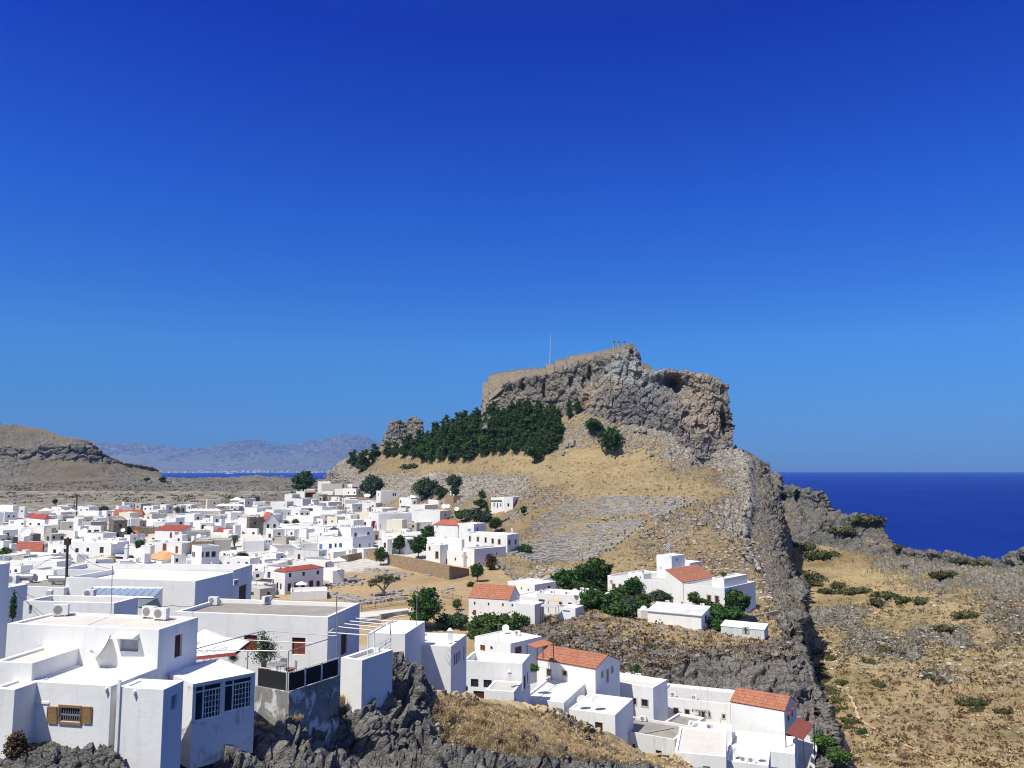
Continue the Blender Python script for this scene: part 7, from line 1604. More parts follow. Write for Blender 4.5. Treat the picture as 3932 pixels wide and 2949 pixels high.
    for hh, x, y in (('front', 908, 995), ('corner', 1148, 1020)):
        m = MB(); fbox(m, x - 9, y - 20, x + 9, y, 0, .14, h=k[hh]); fbox(m, x - 5, y, x + 5, y + 28, .05, .12, h=k[hh]); m.build('rain_spout', W_WHITE, k[hh]['root'])
    # awning above the upper window
    H2 = k['upper']; a = on_face(H2, 'L', 'R1', 985, 520); b = on_face(H2, 'L', 'R1', 1182, 520); m = MB(); u = (b - a); m.obox(a + H2['nL'] * .01, u, H2['nL'] * .5 + Vector((0, 0, -.16)), Vector((0, 0, .05))); m.build('awning', P_CANVAS, H2['root'])
    m = MB(); fbox(m, 1040, 545, 1172, 566, -.18, -.02, h=H2); m.build('shutter_box', P_AC, H2['root'])
    # --- glass skylight
    z1 = k['skylit']['top']; zz = lambda x, y, Y: at(*src('R1', x, y), Y)
    a, b, c, d = zz(795, 122, 72.5), zz(1382, 126, 72.5), zz(1305, 210, 67.5), zz(700, 190, 67.5)
    r = thing('skylight', 'long slanted greenhouse-like glass skylight behind the brownish roof', 'skylight', d)
    m = MB(); m.quad(d, c, b, a); g = m.build('glass', GLASS_SKY, r); m = MB()
    for i in range(11):
        s = i / 10; p, q = d.lerp(c, s), a.lerp(b, s); m.tube([p, q], .045, 5)
    m.tube([d, c], .05, 5); m.tube([a, b], .05, 5); m.build('glazing_bars', P_STEEL, r)
    e = zz(1378, 305, 68.5); f_ = zz(1175, 300, 67.5); g_ = zz(1175, 208, 67.5)
    m = MB(); m.quad(f_, e, c + Vector((.3, 0, 0)), g_); m.add([c, e, b], [(0, 1, 2)]); m.build('side_panel', GLASS_SKY, r)
    # --- patio: pipe frame, fence, furniture
    zf = at(*src('R2', 460, 665), 50).z; Z = lambda x, y, cr='R2': on_z(cr, x, y, zf)
    r = thing('pipe_frame', 'thin grey pipe frame standing over the patio', 'frame', Z(460, 665)); TEE = k['terrace']
    def beam(a, b, rad=.03, n='beam', mat=None, par=None): m = MB(); m.tube([a, b], rad, 6); m.build(n, mat or P_STEEL, par or r)
    beam(Z(870, 540), Z(460, 665)); beam(Z(460, 665), Z(-440, 650)); beam(Z(255, 490), Z(870, 535)); beam(Z(255, 490), Z(-460, 680)); beam(Z(670, 598), Z(80, 568))
    for (x, y, dz) in ((460, 665, 3.0), (870, 540, 2.6), (255, 490, 2.2), (-440 + 0, 650, 1.2), (115, 662, 1.2)):
        p = Z(x, y); beam(p, p - Vector((0, 0, dz)), .035, 'post')
    beam(at(*src('R2', 872, 755), 56), at(*src('R2', 868, 190), 56), .04, 'tall_post')
    zf2 = at(*src('R2', 1135, 530), 60).z; Z2 = lambda x, y: on_z('R2', x, y, zf2); r2 = thing('pergola', 'open white pergola of thin bars beside the shaded end of the grey-roofed house', 'pergola', Z2(1135, 530))
    for (x, y, x2, y2) in ((1030, 385, 1345, 412), (968, 408, 1310, 440), (918, 430, 1250, 465), (880, 457, 1190, 490), (800, 505, 1135, 530), (1135, 530, 1345, 400), (800, 505, 870, 457), (1240, 452, 1390, 405)): beam(Z2(x, y), Z2(x2, y2), .045, 'bar', P_AC, r2)
    for (x, y, dz) in ((1135, 530, 3.2), (1187, 490, 3.2), (1327, 430, 3.0)): beam(Z2(x, y), Z2(x, y) - Vector((0, 0, dz)), .045, 'post', P_AC, r2)
    # railing over the stained annex wall
    r3 = thing('railing', 'white metal railing along the top of the stained annex wall', 'railing', at(*src('R2', 1200, 730), 60)); A1, A2 = at(*src('R2', 1195, 735), 60), at(*src('R2', 1327, 652), 64)
    for i in range(4): beam(A1 + Vector((0, 0, .25 * (i + .6))), A2 + Vector((0, 0, .25 * (i + .6))), .022, 'rail', P_AC, r3)
    for i in range(4): q = A1.lerp(A2, i / 3); beam(q, q + Vector((0, 0, 1.0)), .025, 'post', P_AC, r3)
    # black mesh fence along the terrace wall
    r4 = thing('mesh_fence', 'black mesh screen fence on white posts along the terrace wall', 'fence', TEE['P']); C0 = Vector(TEE['P']); zt = TEE['top']
    segs = [(on_face(TEE, 'R', 'R2', 470, 1000), on_face(TEE, 'R', 'R2', 610, 945)), (on_face(TEE, 'R', 'R2', 615, 945), on_face(TEE, 'R', 'R2', 750, 900)), (on_face(TEE, 'R', 'R2', 755, 900), on_face(TEE, 'R', 'R2', 893, 868)), (C0 + TEE['L'] * TEE['ll'] * .98, C0 + TEE['L'] * .35)]
    for a, b in segs:
        a = Vector((a.x, a.y, zt)); b = Vector((b.x, b.y, zt)); m = MB(); d = (b - a); nn = Vector((d.y, -d.x, 0)).normalized(); m.obox(a - nn * .14 + Vector((0, 0, .04)), d, Vector((0, 0, 1.0)), -nn * .02); m.build('mesh_panel', P_MESH, r4)
        for q in (a, b): beam(q - nn * .12, q - nn * .12 + Vector((0, 0, 1.15)), .035, 'post', P_AC, r4)
        beam(a - nn * .12 + Vector((0, 0, 1.12)), b - nn * .12 + Vector((0, 0, 1.12)), .025, 'rail', P_AC, r4)
    pf = TEE['z']; T1 = on_z('R2', 360, 880, pf)
    place('table', T1, 'round grey table on the patio behind the black mesh fence', 0, 1.1); place('chair', T1 + Vector((-.8, .3, 0)), 'patio chair left of the round table', R(60)); place('chair', T1 + Vector((.9, .4, 0)), 'patio chair right of the round table', R(-60)); place('chair', T1 + Vector((.1, .95, 0)), 'patio chair behind the round table', R(0))
    for x, y, t in ((262, 875, 'terracotta flower pot under the tamarisk'), (470, 875, 'terracotta flower pot right of the round table')):
        m = MB(); p = on_z('R2', x, y, pf); m.lathe(p, [(.0, 0), (.18, 0), (.26, .42), (.3, .42), (.3, .5), (.22, .5), (.22, .44), (0, .44)], 12); tag(m.build('flower_pot', P_TERRA, origin=p), t, 'flower pot')
    # --- red edged parasol with lettering
    pc = at(*src('R1', 1800, 690), 54.5); r = thing('logo_parasol', 'white parasol with red hem and script lettering behind the nearest house', 'parasol', pc - Vector((0, 0, 2.2)))
    m = MB(); q = [Vector((-1.7, -1.1, .0)), Vector((1.9, -1.0, .35)), Vector((2.1, 1.2, .6)), Vector((-1.5, 1.3, .3))]; ap = Vector((-.1, .1, 1.25))
    q = [pc + v for v in q]; ap = pc + ap
    for i in range(4): m.add([q[i], q[(i + 1) % 4], ap], [(0, 1, 2)])
    m.build('canopy', P_CANVAS, r); m = MB()
    for i in range(4): a, b = q[i], q[(i + 1) % 4]; m.quad(a - Vector((0, 0, .22)), b - Vector((0, 0, .22)), b, a)
    m.build('hem', P_REDC, r); m = MB(); m.tube([ap, ap - Vector((0, 0, 3.2))], .03, 6); m.build('pole', P_STEEL, r)
    cu = bpy.data.curves.new('lettering', 'FONT'); cu.body = 'Coca-Cola'; cu.size = .55; cu.extrude = .004; cu.shear = .35
    tmp = bpy.data.objects.new('tmp', cu); COL.objects.link(tmp); bpy.context.view_layer.update(); me = bpy.data.meshes.new_from_object(tmp); bpy.data.objects.remove(tmp); me.materials.append(P_FADED)
    ex = (q[1] - q[0]).normalized(); mid = q[0].lerp(q[1], .5); nn = (q[1] - q[0]).cross(ap - q[0]).normalized(); ey = nn.cross(ex); w = max(v.co.x for v in me.vertices)
    o = bpy.data.objects.new('lettering', me); COL.objects.link(o); o.parent = r; M4 = Matrix((ex, ey, nn)).transposed().to_4x4(); M4.translation = mid + ey * .22 - ex * w * .5 + nn * .015; o.matrix_local = Matrix.Translation(-Vector(r.location)) @ M4
    pc2 = at(*src('R1', 1740, 545), 57); r = thing('parasol', 'plain white parasol behind the lettered parasol', 'parasol', pc2 - Vector((0, 0, 2.4))); m = MB(); ap = pc2 + Vector((0, 0, .55)); q = [pc2 + Vector((1.3 * math.cos(a), 1.3 * math.sin(a), -.05)) for a in [i * math.pi / 4 for i in range(8)]]
    for i in range(8): m.add([q[i], q[(i + 1) % 8], ap], [(0, 1, 2)])
    m.build('canopy', P_CANVAS, r); m = MB(); m.tube([ap, ap - Vector((0, 0, 3))], .03, 6); m.build('pole', P_STEEL, r)
    # --- canopies and porches
    def canopy(name, cr, pts, Y, mat, t, posts=(), ph=2.6, dy=0, pm=None):
        P4 = [at(*src(cr, x, y), Y + d) for x, y, d in pts]; r = thing(name, t, 'canopy', P4[0]); m = MB(); n = (P4[1] - P4[0]).cross(P4[3] - P4[0]).normalized() * .08
        m.add(P4 + [p - n for p in P4], [(0, 1, 2, 3), (7, 6, 5, 4), (0, 4, 5, 1), (1, 5, 6, 2), (2, 6, 7, 3), (3, 7, 4, 0)]); m.build('cover', mat, r)
        for i in posts: beam(P4[i] - Vector((0, 0, .05)), P4[i] - Vector((0, 0, ph)), .07, 'post', pm or P_RUST, r)
    canopy('porch', 'R3', [(495, 605, 0), (580, 635, -2), (720, 600, 0), (630, 565, 3)], 113, P_TERRA, 'terracotta sheet porch roof right of the roof with round dish', (0, 1, 2, 3))
    canopy('pergola', 'R3', [(608, 282, 0), (740, 292, 0), (765, 270, 3), (625, 262, 3)], 166, R_PALEGREY, 'dark-posted pergola with pale cover beside the stony garden edge', (0, 1, 2, 3), 3.4)
    canopy('shade_sail', 'R3', [(675, 235, 0), (780, 242, 0), (795, 222, 3), (690, 214, 3)], 170, P_SAND, 'sand coloured sun shade above the dark-posted pergola', (0, 1), 2.4)
    canopy('balcony_canopy', 'R4', [(568, 1100, 0), (690, 1150, -2), (762, 1045, 1), (655, 995, 4)], 109, P_MAROON, 'large maroon canopy over the balcony of the tall end house', (0, 1, 2), 5.2)
    canopy('balcony_canopy', 'R4', [(572, 970, 0), (596, 978, -.5), (612, 960, 0), (590, 950, 1)], 112.0, P_MAROON, 'small maroon canopy on the gable wall, lowest of three'); canopy('balcony_canopy', 'R4', [(597, 938, 0), (622, 945, -.5), (636, 930, 0), (612, 920, 1)], 113.5, P_MAROON, 'small maroon canopy on the gable wall, middle of three')
    canopy('balcony_canopy', 'R4', [(620, 908, 0), (640, 913, -.5), (655, 902, 0), (636, 895, 1)], 115, P_MAROON, 'small maroon canopy on the gable wall, topmost of three')
    canopy('pergola', 'U6', [(1050, 468, 0), (1210, 468, 0), (1205, 442, 4), (1050, 445, 4)], 352, L_MID, 'vine-covered pergola in front of the hillside white wing', (0, 1), 3.0)
    canopy('pergola', 'R6', [(785, 1050, 0), (935, 1060, 0), (970, 1035, 4), (850, 1025, 4)], 226, P_RUST, 'dark slatted pergola left of the red-roofed two-storey house', (0, 1, 2), 2.4)
    canopy('awning', 'V3', [(1090, 1365, 0), (1390, 1395, -1), (1580, 1380, 1), (1400, 1330, 4)], 232, R_GREY, 'dark ribbed awning between the square window house and red roof', (0, 1), 2.2)
    canopy('awning', 'V2', [(1880, 590, 0), (2110, 600, 0), (2100, 555, 3), (1870, 555, 3)], 372, P_SAND, 'cream awning over the open veranda in the middle village')
    canopy('roof_cover', 'V4', [(350, 345, 0), (570, 350, 0), (540, 318, 5), (430, 318, 5)], 510, P_TERRA, 'small terracotta roof cover above the dark wooden veranda')
    canopy('porch_roof', 'V4', [(1265, 250, -2), (1400, 252, -2), (1400, 238, 1), (1270, 236, 1)], 505, P_TERRA, 'thin red porch roof of the blue shaded porch')
    canopy('pergola', 'V4', [(600, 425, 0), (1100, 440, 0), (1100, 410, 8), (640, 405, 8)], 470, L_DRY, 'long dark pergola with plants in the upper village', (0, 1), 4)
    canopy('pergola', 'V4', [(1110, 440, 0), (1560, 445, 0), (1560, 405, 8), (1120, 410, 8)], 470, L_DRY, 'long brown reed pergola below the blue porch house', (0, 1), 4)
    # --- railings, fences, stone walls
    def fence(cr, pts, hgt, t, Y=None, sp=2.5, mat=None, name='iron_fence', on=('ground',)):
        P = [(at(*src(cr, x, y), Y) if Y else hit(on, *src(cr, x, y))) for x, y in pts]; r = thing(name, t, 'fence', P[0])
        m = MB()
        for a, b in zip(P[:-1], P[1:]):
            for z in (.12, .5, hgt): m.tube([a + Vector((0, 0, z)), b + Vector((0, 0, z))], .035, 4)
            n = int((b - a).length / .45)
            for i in range(n): q = a.lerp(b, i / n); m.tube([q + Vector((0, 0, .1)), q + Vector((0, 0, hgt))], .014, 3)
        m.build('railing', mat or P_RUST, r)
        for a, b in zip(P[:-1], P[1:]):
            n = max(1, int((b - a).length / sp))
            for i in range(n + 1): q = a.lerp(b, i / n); mm = MB(); mm.tube([q, q + Vector((0, 0, hgt + .15))], .06, 5); mm.build('post', mat or P_RUST, r)
    fence('R2', [(1078, 322), (1200, 302), (1330, 285), (1460, 268)], 1.3, 'dark iron fence along the near edge of the ruins field'); fence('R2', [(1765, 210), (1850, 225), (1930, 240)], 1.3, 'dark iron fence between the big tree and the chapel house')
    h = k['white house with dark metal fence around its roof terrace']
    fence('V3', [(1520, 950), (1780, 945), (2110, 905)], 2.2, 'dark metal fence around a roof terrace in the village', Y=h['Y'] - 1, sp=5, name='roof_fence')
    for kk, cr, y0, x0, x1, t in ((lo, 'V2', 425, 1760, 2190, 'dark railing under the lower cluster of parasols'), (up, 'V3', 318, 240, 640, 'dark railing under the upper cluster of parasols')):
        fence(cr, [(x0, y0), (x1, y0)], 1.6, t, Y=kk['Y'] - .5, sp=4, mat=P_BLACK, name='terrace_railing')
        a, b = at(*src(cr, x0, y0), kk['Y'] + 8), at(*src(cr, x1, y0), kk['Y'] + 8)
    def swall(cr, top, bot, thick, t, mat, name='stone_wall', on=('ground',)):
        T = []; Bt = []
        for (x, y), (xb, yb) in zip(top, bot):
            g = hit(on, *src(cr, xb, yb)); T.append(at(*src(cr, x, y), g.y)); Bt.append(Vector((g.x, g.y, g.z - 1.5)))
        m = MB()
        for i in range(len(T) - 1):
            n_ = Vector(((T[i + 1] - T[i]).y, -(T[i + 1] - T[i]).x, 0)).normalized() * -thick
            a, b, c, d = Bt[i], Bt[i + 1], T[i + 1], T[i]; a2 = Vector((d.x, d.y, a.z)); b2 = Vector((c.x, c.y, b.z))
            m.add([a2, b2, c, d, a2 + n_, b2 + n_, c + n_, d + n_], [(0, 1, 2, 3), (7, 6, 5, 4), (3, 2, 6, 7), (1, 5, 6, 2), (0, 3, 7, 4)])
        tag(m.build(name, mat, origin=T[0]), t, 'wall')
    swall('R7', [(243, 905), (470, 940), (700, 985), (900, 1030), (1110, 1062)], [(243, 1020), (470, 1080), (700, 1135), (900, 1180), (1110, 1130)], .7, 'long tan rubble wall between the mansion and the ruins field', S_TAN)
    swall('R6', [(1615, 808), (1760, 775), (1918, 748)], [(1615, 860), (1760, 850), (1918, 810)], .7, 'rubble wall below the cubist white house, left part of the field edge', S_TAN)
    swall('R6', [(1916, 718), (2000, 722), (2055, 728)], [(1916, 800), (2000, 830), (2055, 840)], .7, 'short tan rubble wall right of the cubist white house', S_TAN)
    swall('R8', [(1640, 1290), (1770, 1245), (1965, 1205)], [(1640, 1305), (1770, 1262), (1965, 1225)], .5, 'low dry stone wall running up behind the blue-grey tomb', S_GREY, 'dry_stone_wall', on=('grassy_hill', 'crag_ridge'))
    swall('R2', [(1245, 352), (1360, 335), (1482, 318)], [(1245, 398), (1360, 372), (1482, 355)], .5, 'low pale stone wall beside the steps in front of the big dark tree', S_GREY, 'low_wall')
    m = MB()
    G = lambda x, y, dz=.12: hit('ground', *src('R2', x, y)) + Vector((0, 0, dz))
    # paved walk with broad steps
    m.quad(G(1060, 420), G(1500, 360), G(1500, 300), G(1065, 340)); o = m.build('paved_path', R_BEIGE, origin=G(1060, 420)); o['kind'] = 'structure'
    for i in range(4):
        m = MB(); a, b = G(1060, 440 - i * 16, -.2), G(1240, 420 - i * 16, -.2); m.obox(a, b - a, Vector((0, -.9, 0)), Vector((0, 0, .5))); tag(m.build('stone_step', S_GREY, origin=a), 'broad stone step, %s of the four beside the low pale wall' % ('lowest', 'second lowest', 'second highest', 'highest')[i], 'step')
    def trail(cr, pts, w, sheets, t):
        P = []
        for (x0, y0), (x1, y1) in zip(pts[:-1], pts[1:]):
            for i in range(8):
                g = hit(sheets, *src(cr, x0 + (x1 - x0) * i / 8, y0 + (y1 - y0) * i / 8))
                if g: P.append(g + Vector((0, 0, .10)))
        m = MB(); vs = []
        for i, p in enumerate(P):
            d = (P[min(i + 1, len(P) - 1)] - P[max(i - 1, 0)]).normalized(); n_ = Vector((d.y, -d.x, 0)).normalized() * w * (.4 + .25 * math.sin(i * 1.7))
            vs += [p - n_, p + n_]
        m.add(vs, [(2 * i, 2 * i + 1, 2 * i + 3, 2 * i + 2) for i in range(len(P) - 1)]); o = m.build('path', M_PATH, origin=P[0]); o['kind'] = 'structure'
    trail('R4', [(915, 760), (950, 810), (1020, 860), (1050, 940), (1075, 1010), (1150, 1060), (1250, 1115), (1400, 1190), (1560, 1265), (1720, 1350)], .7, ('scrub_valley',), 'path')
    trail('R4', [(1230, 990), (1400, 1040), (1600, 1060)], .5, ('scrub_valley',), 'path'); trail('R4', [(1800, 950), (1950, 1010), (2212, 1120)], .6, ('scrub_valley',), 'path')
    # low ruined kerb wall of the field
    for j, (x0, y0, x1, y1) in enumerate([(790, 190, 1060, 260), (1080, 270, 1440, 215), (1100, 250, 1420, 200), (800, 175, 1090, 235)]):
        n = 15
        for i in range(n):
            s = i / (n - 1); g = hit('ground', *src('R2', x0 + (x1 - x0) * s, y0 + (y1 - y0) * s + rnd.uniform(-5, 5)))
            place('block%d' % rnd.randrange(3), g - Vector((0, 0, .1)), 'grey hewn block in the tumbled wall lines round the olive tree', R(rnd.uniform(-25, 25)), (rnd.uniform(.9, 2.2), rnd.uniform(.8, 1.4), rnd.uniform(.6, 1.1)), 'hewn blocks of the tumbled walls')
    for poly, n in ((((770, 110, 1090, 60)), 26), (((770, 80, 1030, 40)), 18), (((1120, 190, 1430, 160)), 18), (((770, 130, 1100, 95)), 16), ((1150, 30, 1750, 15), 14), ((1750, 170, 1880, 130), 6), ((1780, 230, 1400, 120), 4)):
        x0, y0, x1, y1 = poly
        for i in range(n):
            s = rnd.random(); g = hit('ground', *src('R2', x0 + (x1 - x0) * s, y0 + (y1 - y0) * s + rnd.uniform(-14, 14)))
            if g: place('block%d' % rnd.randrange(3), g - Vector((0, 0, .15)), 'loose grey stone block lying in the sandy ruins field', R(rnd.uniform(0, 180)), (rnd.uniform(.8, 2.4), rnd.uniform(.6, 1.5), rnd.uniform(.4, .9)), 'loose stone blocks of the ruins field')
    for i in range(46):
        s = rnd.random(); g = hit('ground', *src('R7', 20 + 420 * s, 1070 + 60 * s + rnd.uniform(-18, 18)))
        place('block%d' % rnd.randrange(3), g - Vector((0, 0, .15)), 'pale flat stone block in the band below the tan rubble wall', R(rnd.uniform(0, 180)), (rnd.uniform(.8, 2.6), rnd.uniform(.6, 1.5), rnd.uniform(.3, .7)), 'pale stone blocks below the rubble wall')
    # boulders on the slope
    for cr, x, y, w, t in [('U2', 220, 1010, 60, 'big pale boulder left of the pair of slope trees'), ('U2', 175, 1025, 50, 'boulder beside the big pale boulder, at the grove edge'), ('U2', 138, 1090, 38, 'small pale boulder below the right end of the grove'), ('U2', 880, 1100, 30, 'small boulder alone in the middle of the grass slope'), ('R4', 1810, 1190, 26, 'white boulder alone on the valley meadow'), ('R4', 1000, 820, 30, 'white boulder beside the valley path')]:
        g = hit(('grassy_hill', 'scrub_valley'), *src(cr, x, y)); s = w / CROPS[cr][2] / FPX * g.y
        o = place('block%d' % rnd.randrange(3), g - Vector((0, 0, .3)), t, R(rnd.uniform(0, 90)), (s, s * .8, s * .9)); o.name = 'boulder'
    # --- fortress wall on the crest
    top = [('S', 1853, 1468), ('S', 1874, 1467), ('S', 1875, 1442), ('S', 1932, 1431), ('S', 1991, 1422), ('S', 2059, 1417), ('S', 2096, 1412), ('S', 2097, 1399), ('S', 2129, 1398), ('S', 2131, 1384), ('S', 2175, 1382), ('S', 2177, 1370), ('S', 2225, 1364), ('S', 2273, 1358), ('S', 2276, 1354), ('S', 2310, 1347), ('S', 2353, 1337), ('S', 2398, 1330)]
    bot = {1853: 1560, 1874: 1530, 1932: 1480, 2014: 1456, 2086: 1442, 2132: 1412, 2190: 1402, 2281: 1378, 2353: 1362, 2398: 1352}; bx = sorted(bot); Yw = {1853: 471, 1932: 462, 2014: 454, 2086: 448, 2132: 444, 2190: 438, 2281: 432, 2353: 428, 2398: 426}; wx = sorted(Yw)
    r = thing('fortress_wall', 'long crenellated stone fortress wall along the acropolis crest', 'fortress wall', at(1853, 1540, 471)); m = MB(); mer = MB()
    th = Vector((.3, 2.2, 0))
    for (_, xa, ya), (_, xb, yb) in zip(top[:-1], top[1:]):
        if xb - xa < 3: continue
        Ya, Yb = np.interp(xa, wx, [Yw[q] for q in wx]) - 1.6, np.interp(xb, wx, [Yw[q] for q in wx]) - 1.6
        a, b = at(xa, ya, Ya), at(xb, yb, Yb); a0, b0 = at(xa, float(np.interp(xa, bx, [bot[q] for q in bx])), Ya), at(xb, float(np.interp(xb, bx, [bot[q] for q in bx])), Yb)
        a0 -= Vector((0, 0, 2)); b0 -= Vector((0, 0, 2))
        m.add([a0, b0, b, a, a0 + th, b0 + th, b + th, a + th], [(0, 1, 2, 3), (7, 6, 5, 4), (3, 2, 6, 7), (1, 5, 6, 2), (0, 3, 7, 4)])
        n = int((b - a).length / 2.1)
        if xa > 1870 and xa < 2270:
            for i in range(n): q = a.lerp(b, (i + .5) / n); mm = MB(); mer.box((q.x + .15, q.y + .4, q.z + .42), (1.15, .8, .95))
    m.build('curtain_wall', S_FORT, r); mer.build('battlement', S_FORT, r)
    a = at(2458, 1420, 418)
    for (x0, x1, yt, yb, Y, t) in [(2400, 2416, 1325, 1375, 425, 'ruined wall stub left of the highest ruin on the summit'), (2416, 2436, 1319, 1372, 424.5, 'highest ruined wall stub at the summit edge'), (2463, 2489, 1395, 1420, 417, 'small square stone ruin on the step right of the summit'), (2489, 2502, 1408, 1424, 416, 'low ruined wall end right of the small square ruin'), (2620, 2638, 1425, 1436, 414, 'low stub of masonry on the cliff top plateau')]:
        p, q = at(x0, yt, Y), at(x1, yb, Y); m = MB(); m.box(((p.x + q.x) / 2, Y + 1.2, (p.z + q.z) / 2 - .8), (abs(q.x - p.x), 2.6, p.z - q.z + 1.8), .1); tag(m.build('ruined_wall', S_FORT, origin=q), t, 'ruin')
    for i, x in enumerate((2358, 2377.5, 2398)):
        b0, t0 = at(x, 1345, 429), at(x, 1311, 429); hh = t0.z - b0.z; r = thing('column', ('left', 'middle', 'right')[i] + ' standing temple column on the acropolis summit', 'column', b0)
        m = MB(); m.lathe(b0, [(.52, 0), (.50, hh * .5), (.43, hh - .35)], 14); m.build('shaft', S_FORT, r); m = MB(); m.lathe(b0 + Vector((0, 0, hh - .35)), [(.43, 0), (.66, .18), (.66, .22)], 14); m.box((b0.x, b0.y, b0.z + hh - .06), (1.4, 1.4, .16)); m.build('capital', S_FORT, r)
    p0, p1 = at(2110, 1425, 446), at(2114, 1285, 446); m = MB(); m.tube([p0, p0.lerp(p1, .5), p1], .13, 5, .07); tag(m.build('mast', P_AC, origin=p0), 'tall thin white mast above the fortress wall', 'mast')
    # --- flag on the villa
    p0, p1 = at(*src('R8', 1042, 745), 203), at(*src('R8', 1036, 595), 203); m = MB(); m.tube([p0, p1], .05, 5); r = thing('flagpole', 'flagpole with drooping blue and white Greek flag on the villa tower', 'flagpole', p0); m.build('pole', P_AC, r)
    f0 = p0.lerp(p1, .86); m = MB(); mb = MB()
    for i in range(9):
        z0 = f0.z + .25 - i * .24; (mb if i % 2 == 0 else m).add([(f0.x, f0.y, z0), (f0.x - .75, f0.y - .1, z0 - .9), (f0.x - .75, f0.y - .1, z0 - 1.14), (f0.x, f0.y, z0 - .24)], [(0, 1, 2, 3)])
    fl = mb.build('flag', P_FLAGB, r); m.build('white_stripes', P_CANVAS, fl)
    # cross on the tomb
    H_ = k['tomb']; m = MB(); fbox(m, 1660, 1345, 1720, 1400, .01, .06, 'R8', H_); m.build('door', P_GREYDOOR, H_['root']); m = MB(); fbox(m, 1684, 1345, 1694, 1398, .08, .13, 'R8', H_); fbox(m, 1672, 1360, 1706, 1367, .085, .125, 'R8', H_); m.build('cross', P_RUST, H_['root'])
    # small white shrine by the shed
    p = hit(('crag_ridge', 'grassy_hill'), *src('R8', 825, 1275)); r = thing('shrine', 'small white domed shrine left of the garden shed', 'shrine', p); m = MB(); m.box((p.x, p.y, p.z + .9), (2.4, 1.8, 2.2), .3); m.build('wall', W_BRIGHT, r); m = MB(); m.lathe(p + Vector((0, 0, 2.0)), [(.75, 0), (.7, .3), (.45, .62), (.0, .78)], 12); m.build('dome', W_BRIGHT, r)
    # boats
    for px, py, L_, t in [(882, 1819.5, 110, 'long low ship out in the bay'), (1084, 1829, 40, 'small white boat with a wake in the bay')]:
        p = on_z('S', px, py, 0.0); r = thing('boat', t, 'boat', p); m = MB(); w = L_ * .14
        m.add([(p.x - L_ / 2, p.y, 0), (p.x + L_ * .38, p.y - w / 2, 0), (p.x + L_ / 2, p.y, L_ * .09), (p.x + L_ * .38, p.y + w / 2, 0), (p.x - L_ / 2, p.y, L_ * .06), (p.x + L_ * .36, p.y - w / 2, L_ * .07), (p.x + L_ * .36, p.y + w / 2, L_ * .07), (p.x - L_ / 2, p.y - w / 2, 0), (p.x - L_ / 2, p.y - w / 2, L_ * .06), (p.x - L_ / 2, p.y + w / 2, 0), (p.x - L_ / 2, p.y + w / 2, L_ * .06)],
              [(7, 1, 5, 8), (1, 2, 5), (2, 3, 6), (3, 9, 10, 6), (7, 8, 10, 9), (8, 5, 6, 10), (5, 2, 6)]); m.build('hull', P_AC, r); m = MB(); m.box((p.x - L_ * .2, p.y, L_ * .1), (L_ * .25, w * .7, L_ * .09)); m.build('cabin', P_AC, r)
    # --- theatre
    O = hit(('grassy_hill',), 2165, 2190); O = Vector((O.x, O.y, 0)); m = MB(); rr = np.random.RandomState(4); V = []
    n = 46; ringsn = 28; base = 27.2
    def ang(i): return R(38 + 96 * i / n)
    def sl(rad): return base + (rad - 14) * 0.268
    for j in range(ringsn):
        r0 = 14 + j * 2.5; z0 = sl(r0); a_lo, a_hi = (6, n - 6) if j < 16 else (4, n - 18)
        for i in range(a_lo, a_hi):
            if rr.rand() < (.05 if j not in (16, 17) else .8): continue
            a0, a1 = ang(i), ang(i + 1); w = [r0 + rr.uniform(-.08, .08) for _ in range(2)]
            def Pq(a, rad): return (O.x + rad * math.cos(a), O.y + rad * math.sin(a))
            p, q = Pq(a0, w[0]), Pq(a1, w[0]); s, t_ = Pq(a1, w[0] + 1.5), Pq(a0, w[0] + 1.5); h = .95 + rr.uniform(-.2, .15)
            zc = [None] * 4
            for c_, (xx, yy) in enumerate((p, q, s, t_)):
                g = down('grassy_hill', xx, yy); zc[c_] = (g.z if g else z0)
            zt = max(min(zc[0], zc[1]) + h, sum(zc) / 4 + .35)
            b4 = [(p[0], p[1], zt - 2.4), (q[0], q[1], zt - 2.4), (s[0], s[1], zt - 2.4), (t_[0], t_[1], zt - 2.4)]; t4 = [(x, y, zt) for x, y, _ in b4]
            m.add(b4 + t4, [(4, 5, 6, 7), (0, 1, 5, 4), (1, 2, 6, 5), (3, 0, 4, 7), (2, 3, 7, 6)])
    r = thing('ancient_theatre', 'rows of rock-cut seats of the ancient theatre in the hillside', 'theatre', (O.x, O.y, base)); m.build('seat_rows', S_SEAT, r)
    # distant town at the far shore
    m = MB(); rr = random.Random(9)
    for i in range(150):
        px = rr.uniform(560, 1290) if i > 60 else rr.uniform(760, 1000); Y = rr.uniform(12080, 12500); g = hit('mountains', px, 1815 - abs(rr.gauss(0, 1.6)) - (0 if i % 3 else rr.uniform(0, 8)))
        if g is None: continue
        s = rr.uniform(14, 42); m.box((g.x, g.y, g.z + 5), (s, 16, rr.uniform(10, 22)), rr.uniform(-.5, .5))
    o = m.build('distant_town', W_GREY); o['kind'] = 'stuff'; o['label'] = 'scatter of tiny white buildings along the far shore'; o['category'] = 'town'

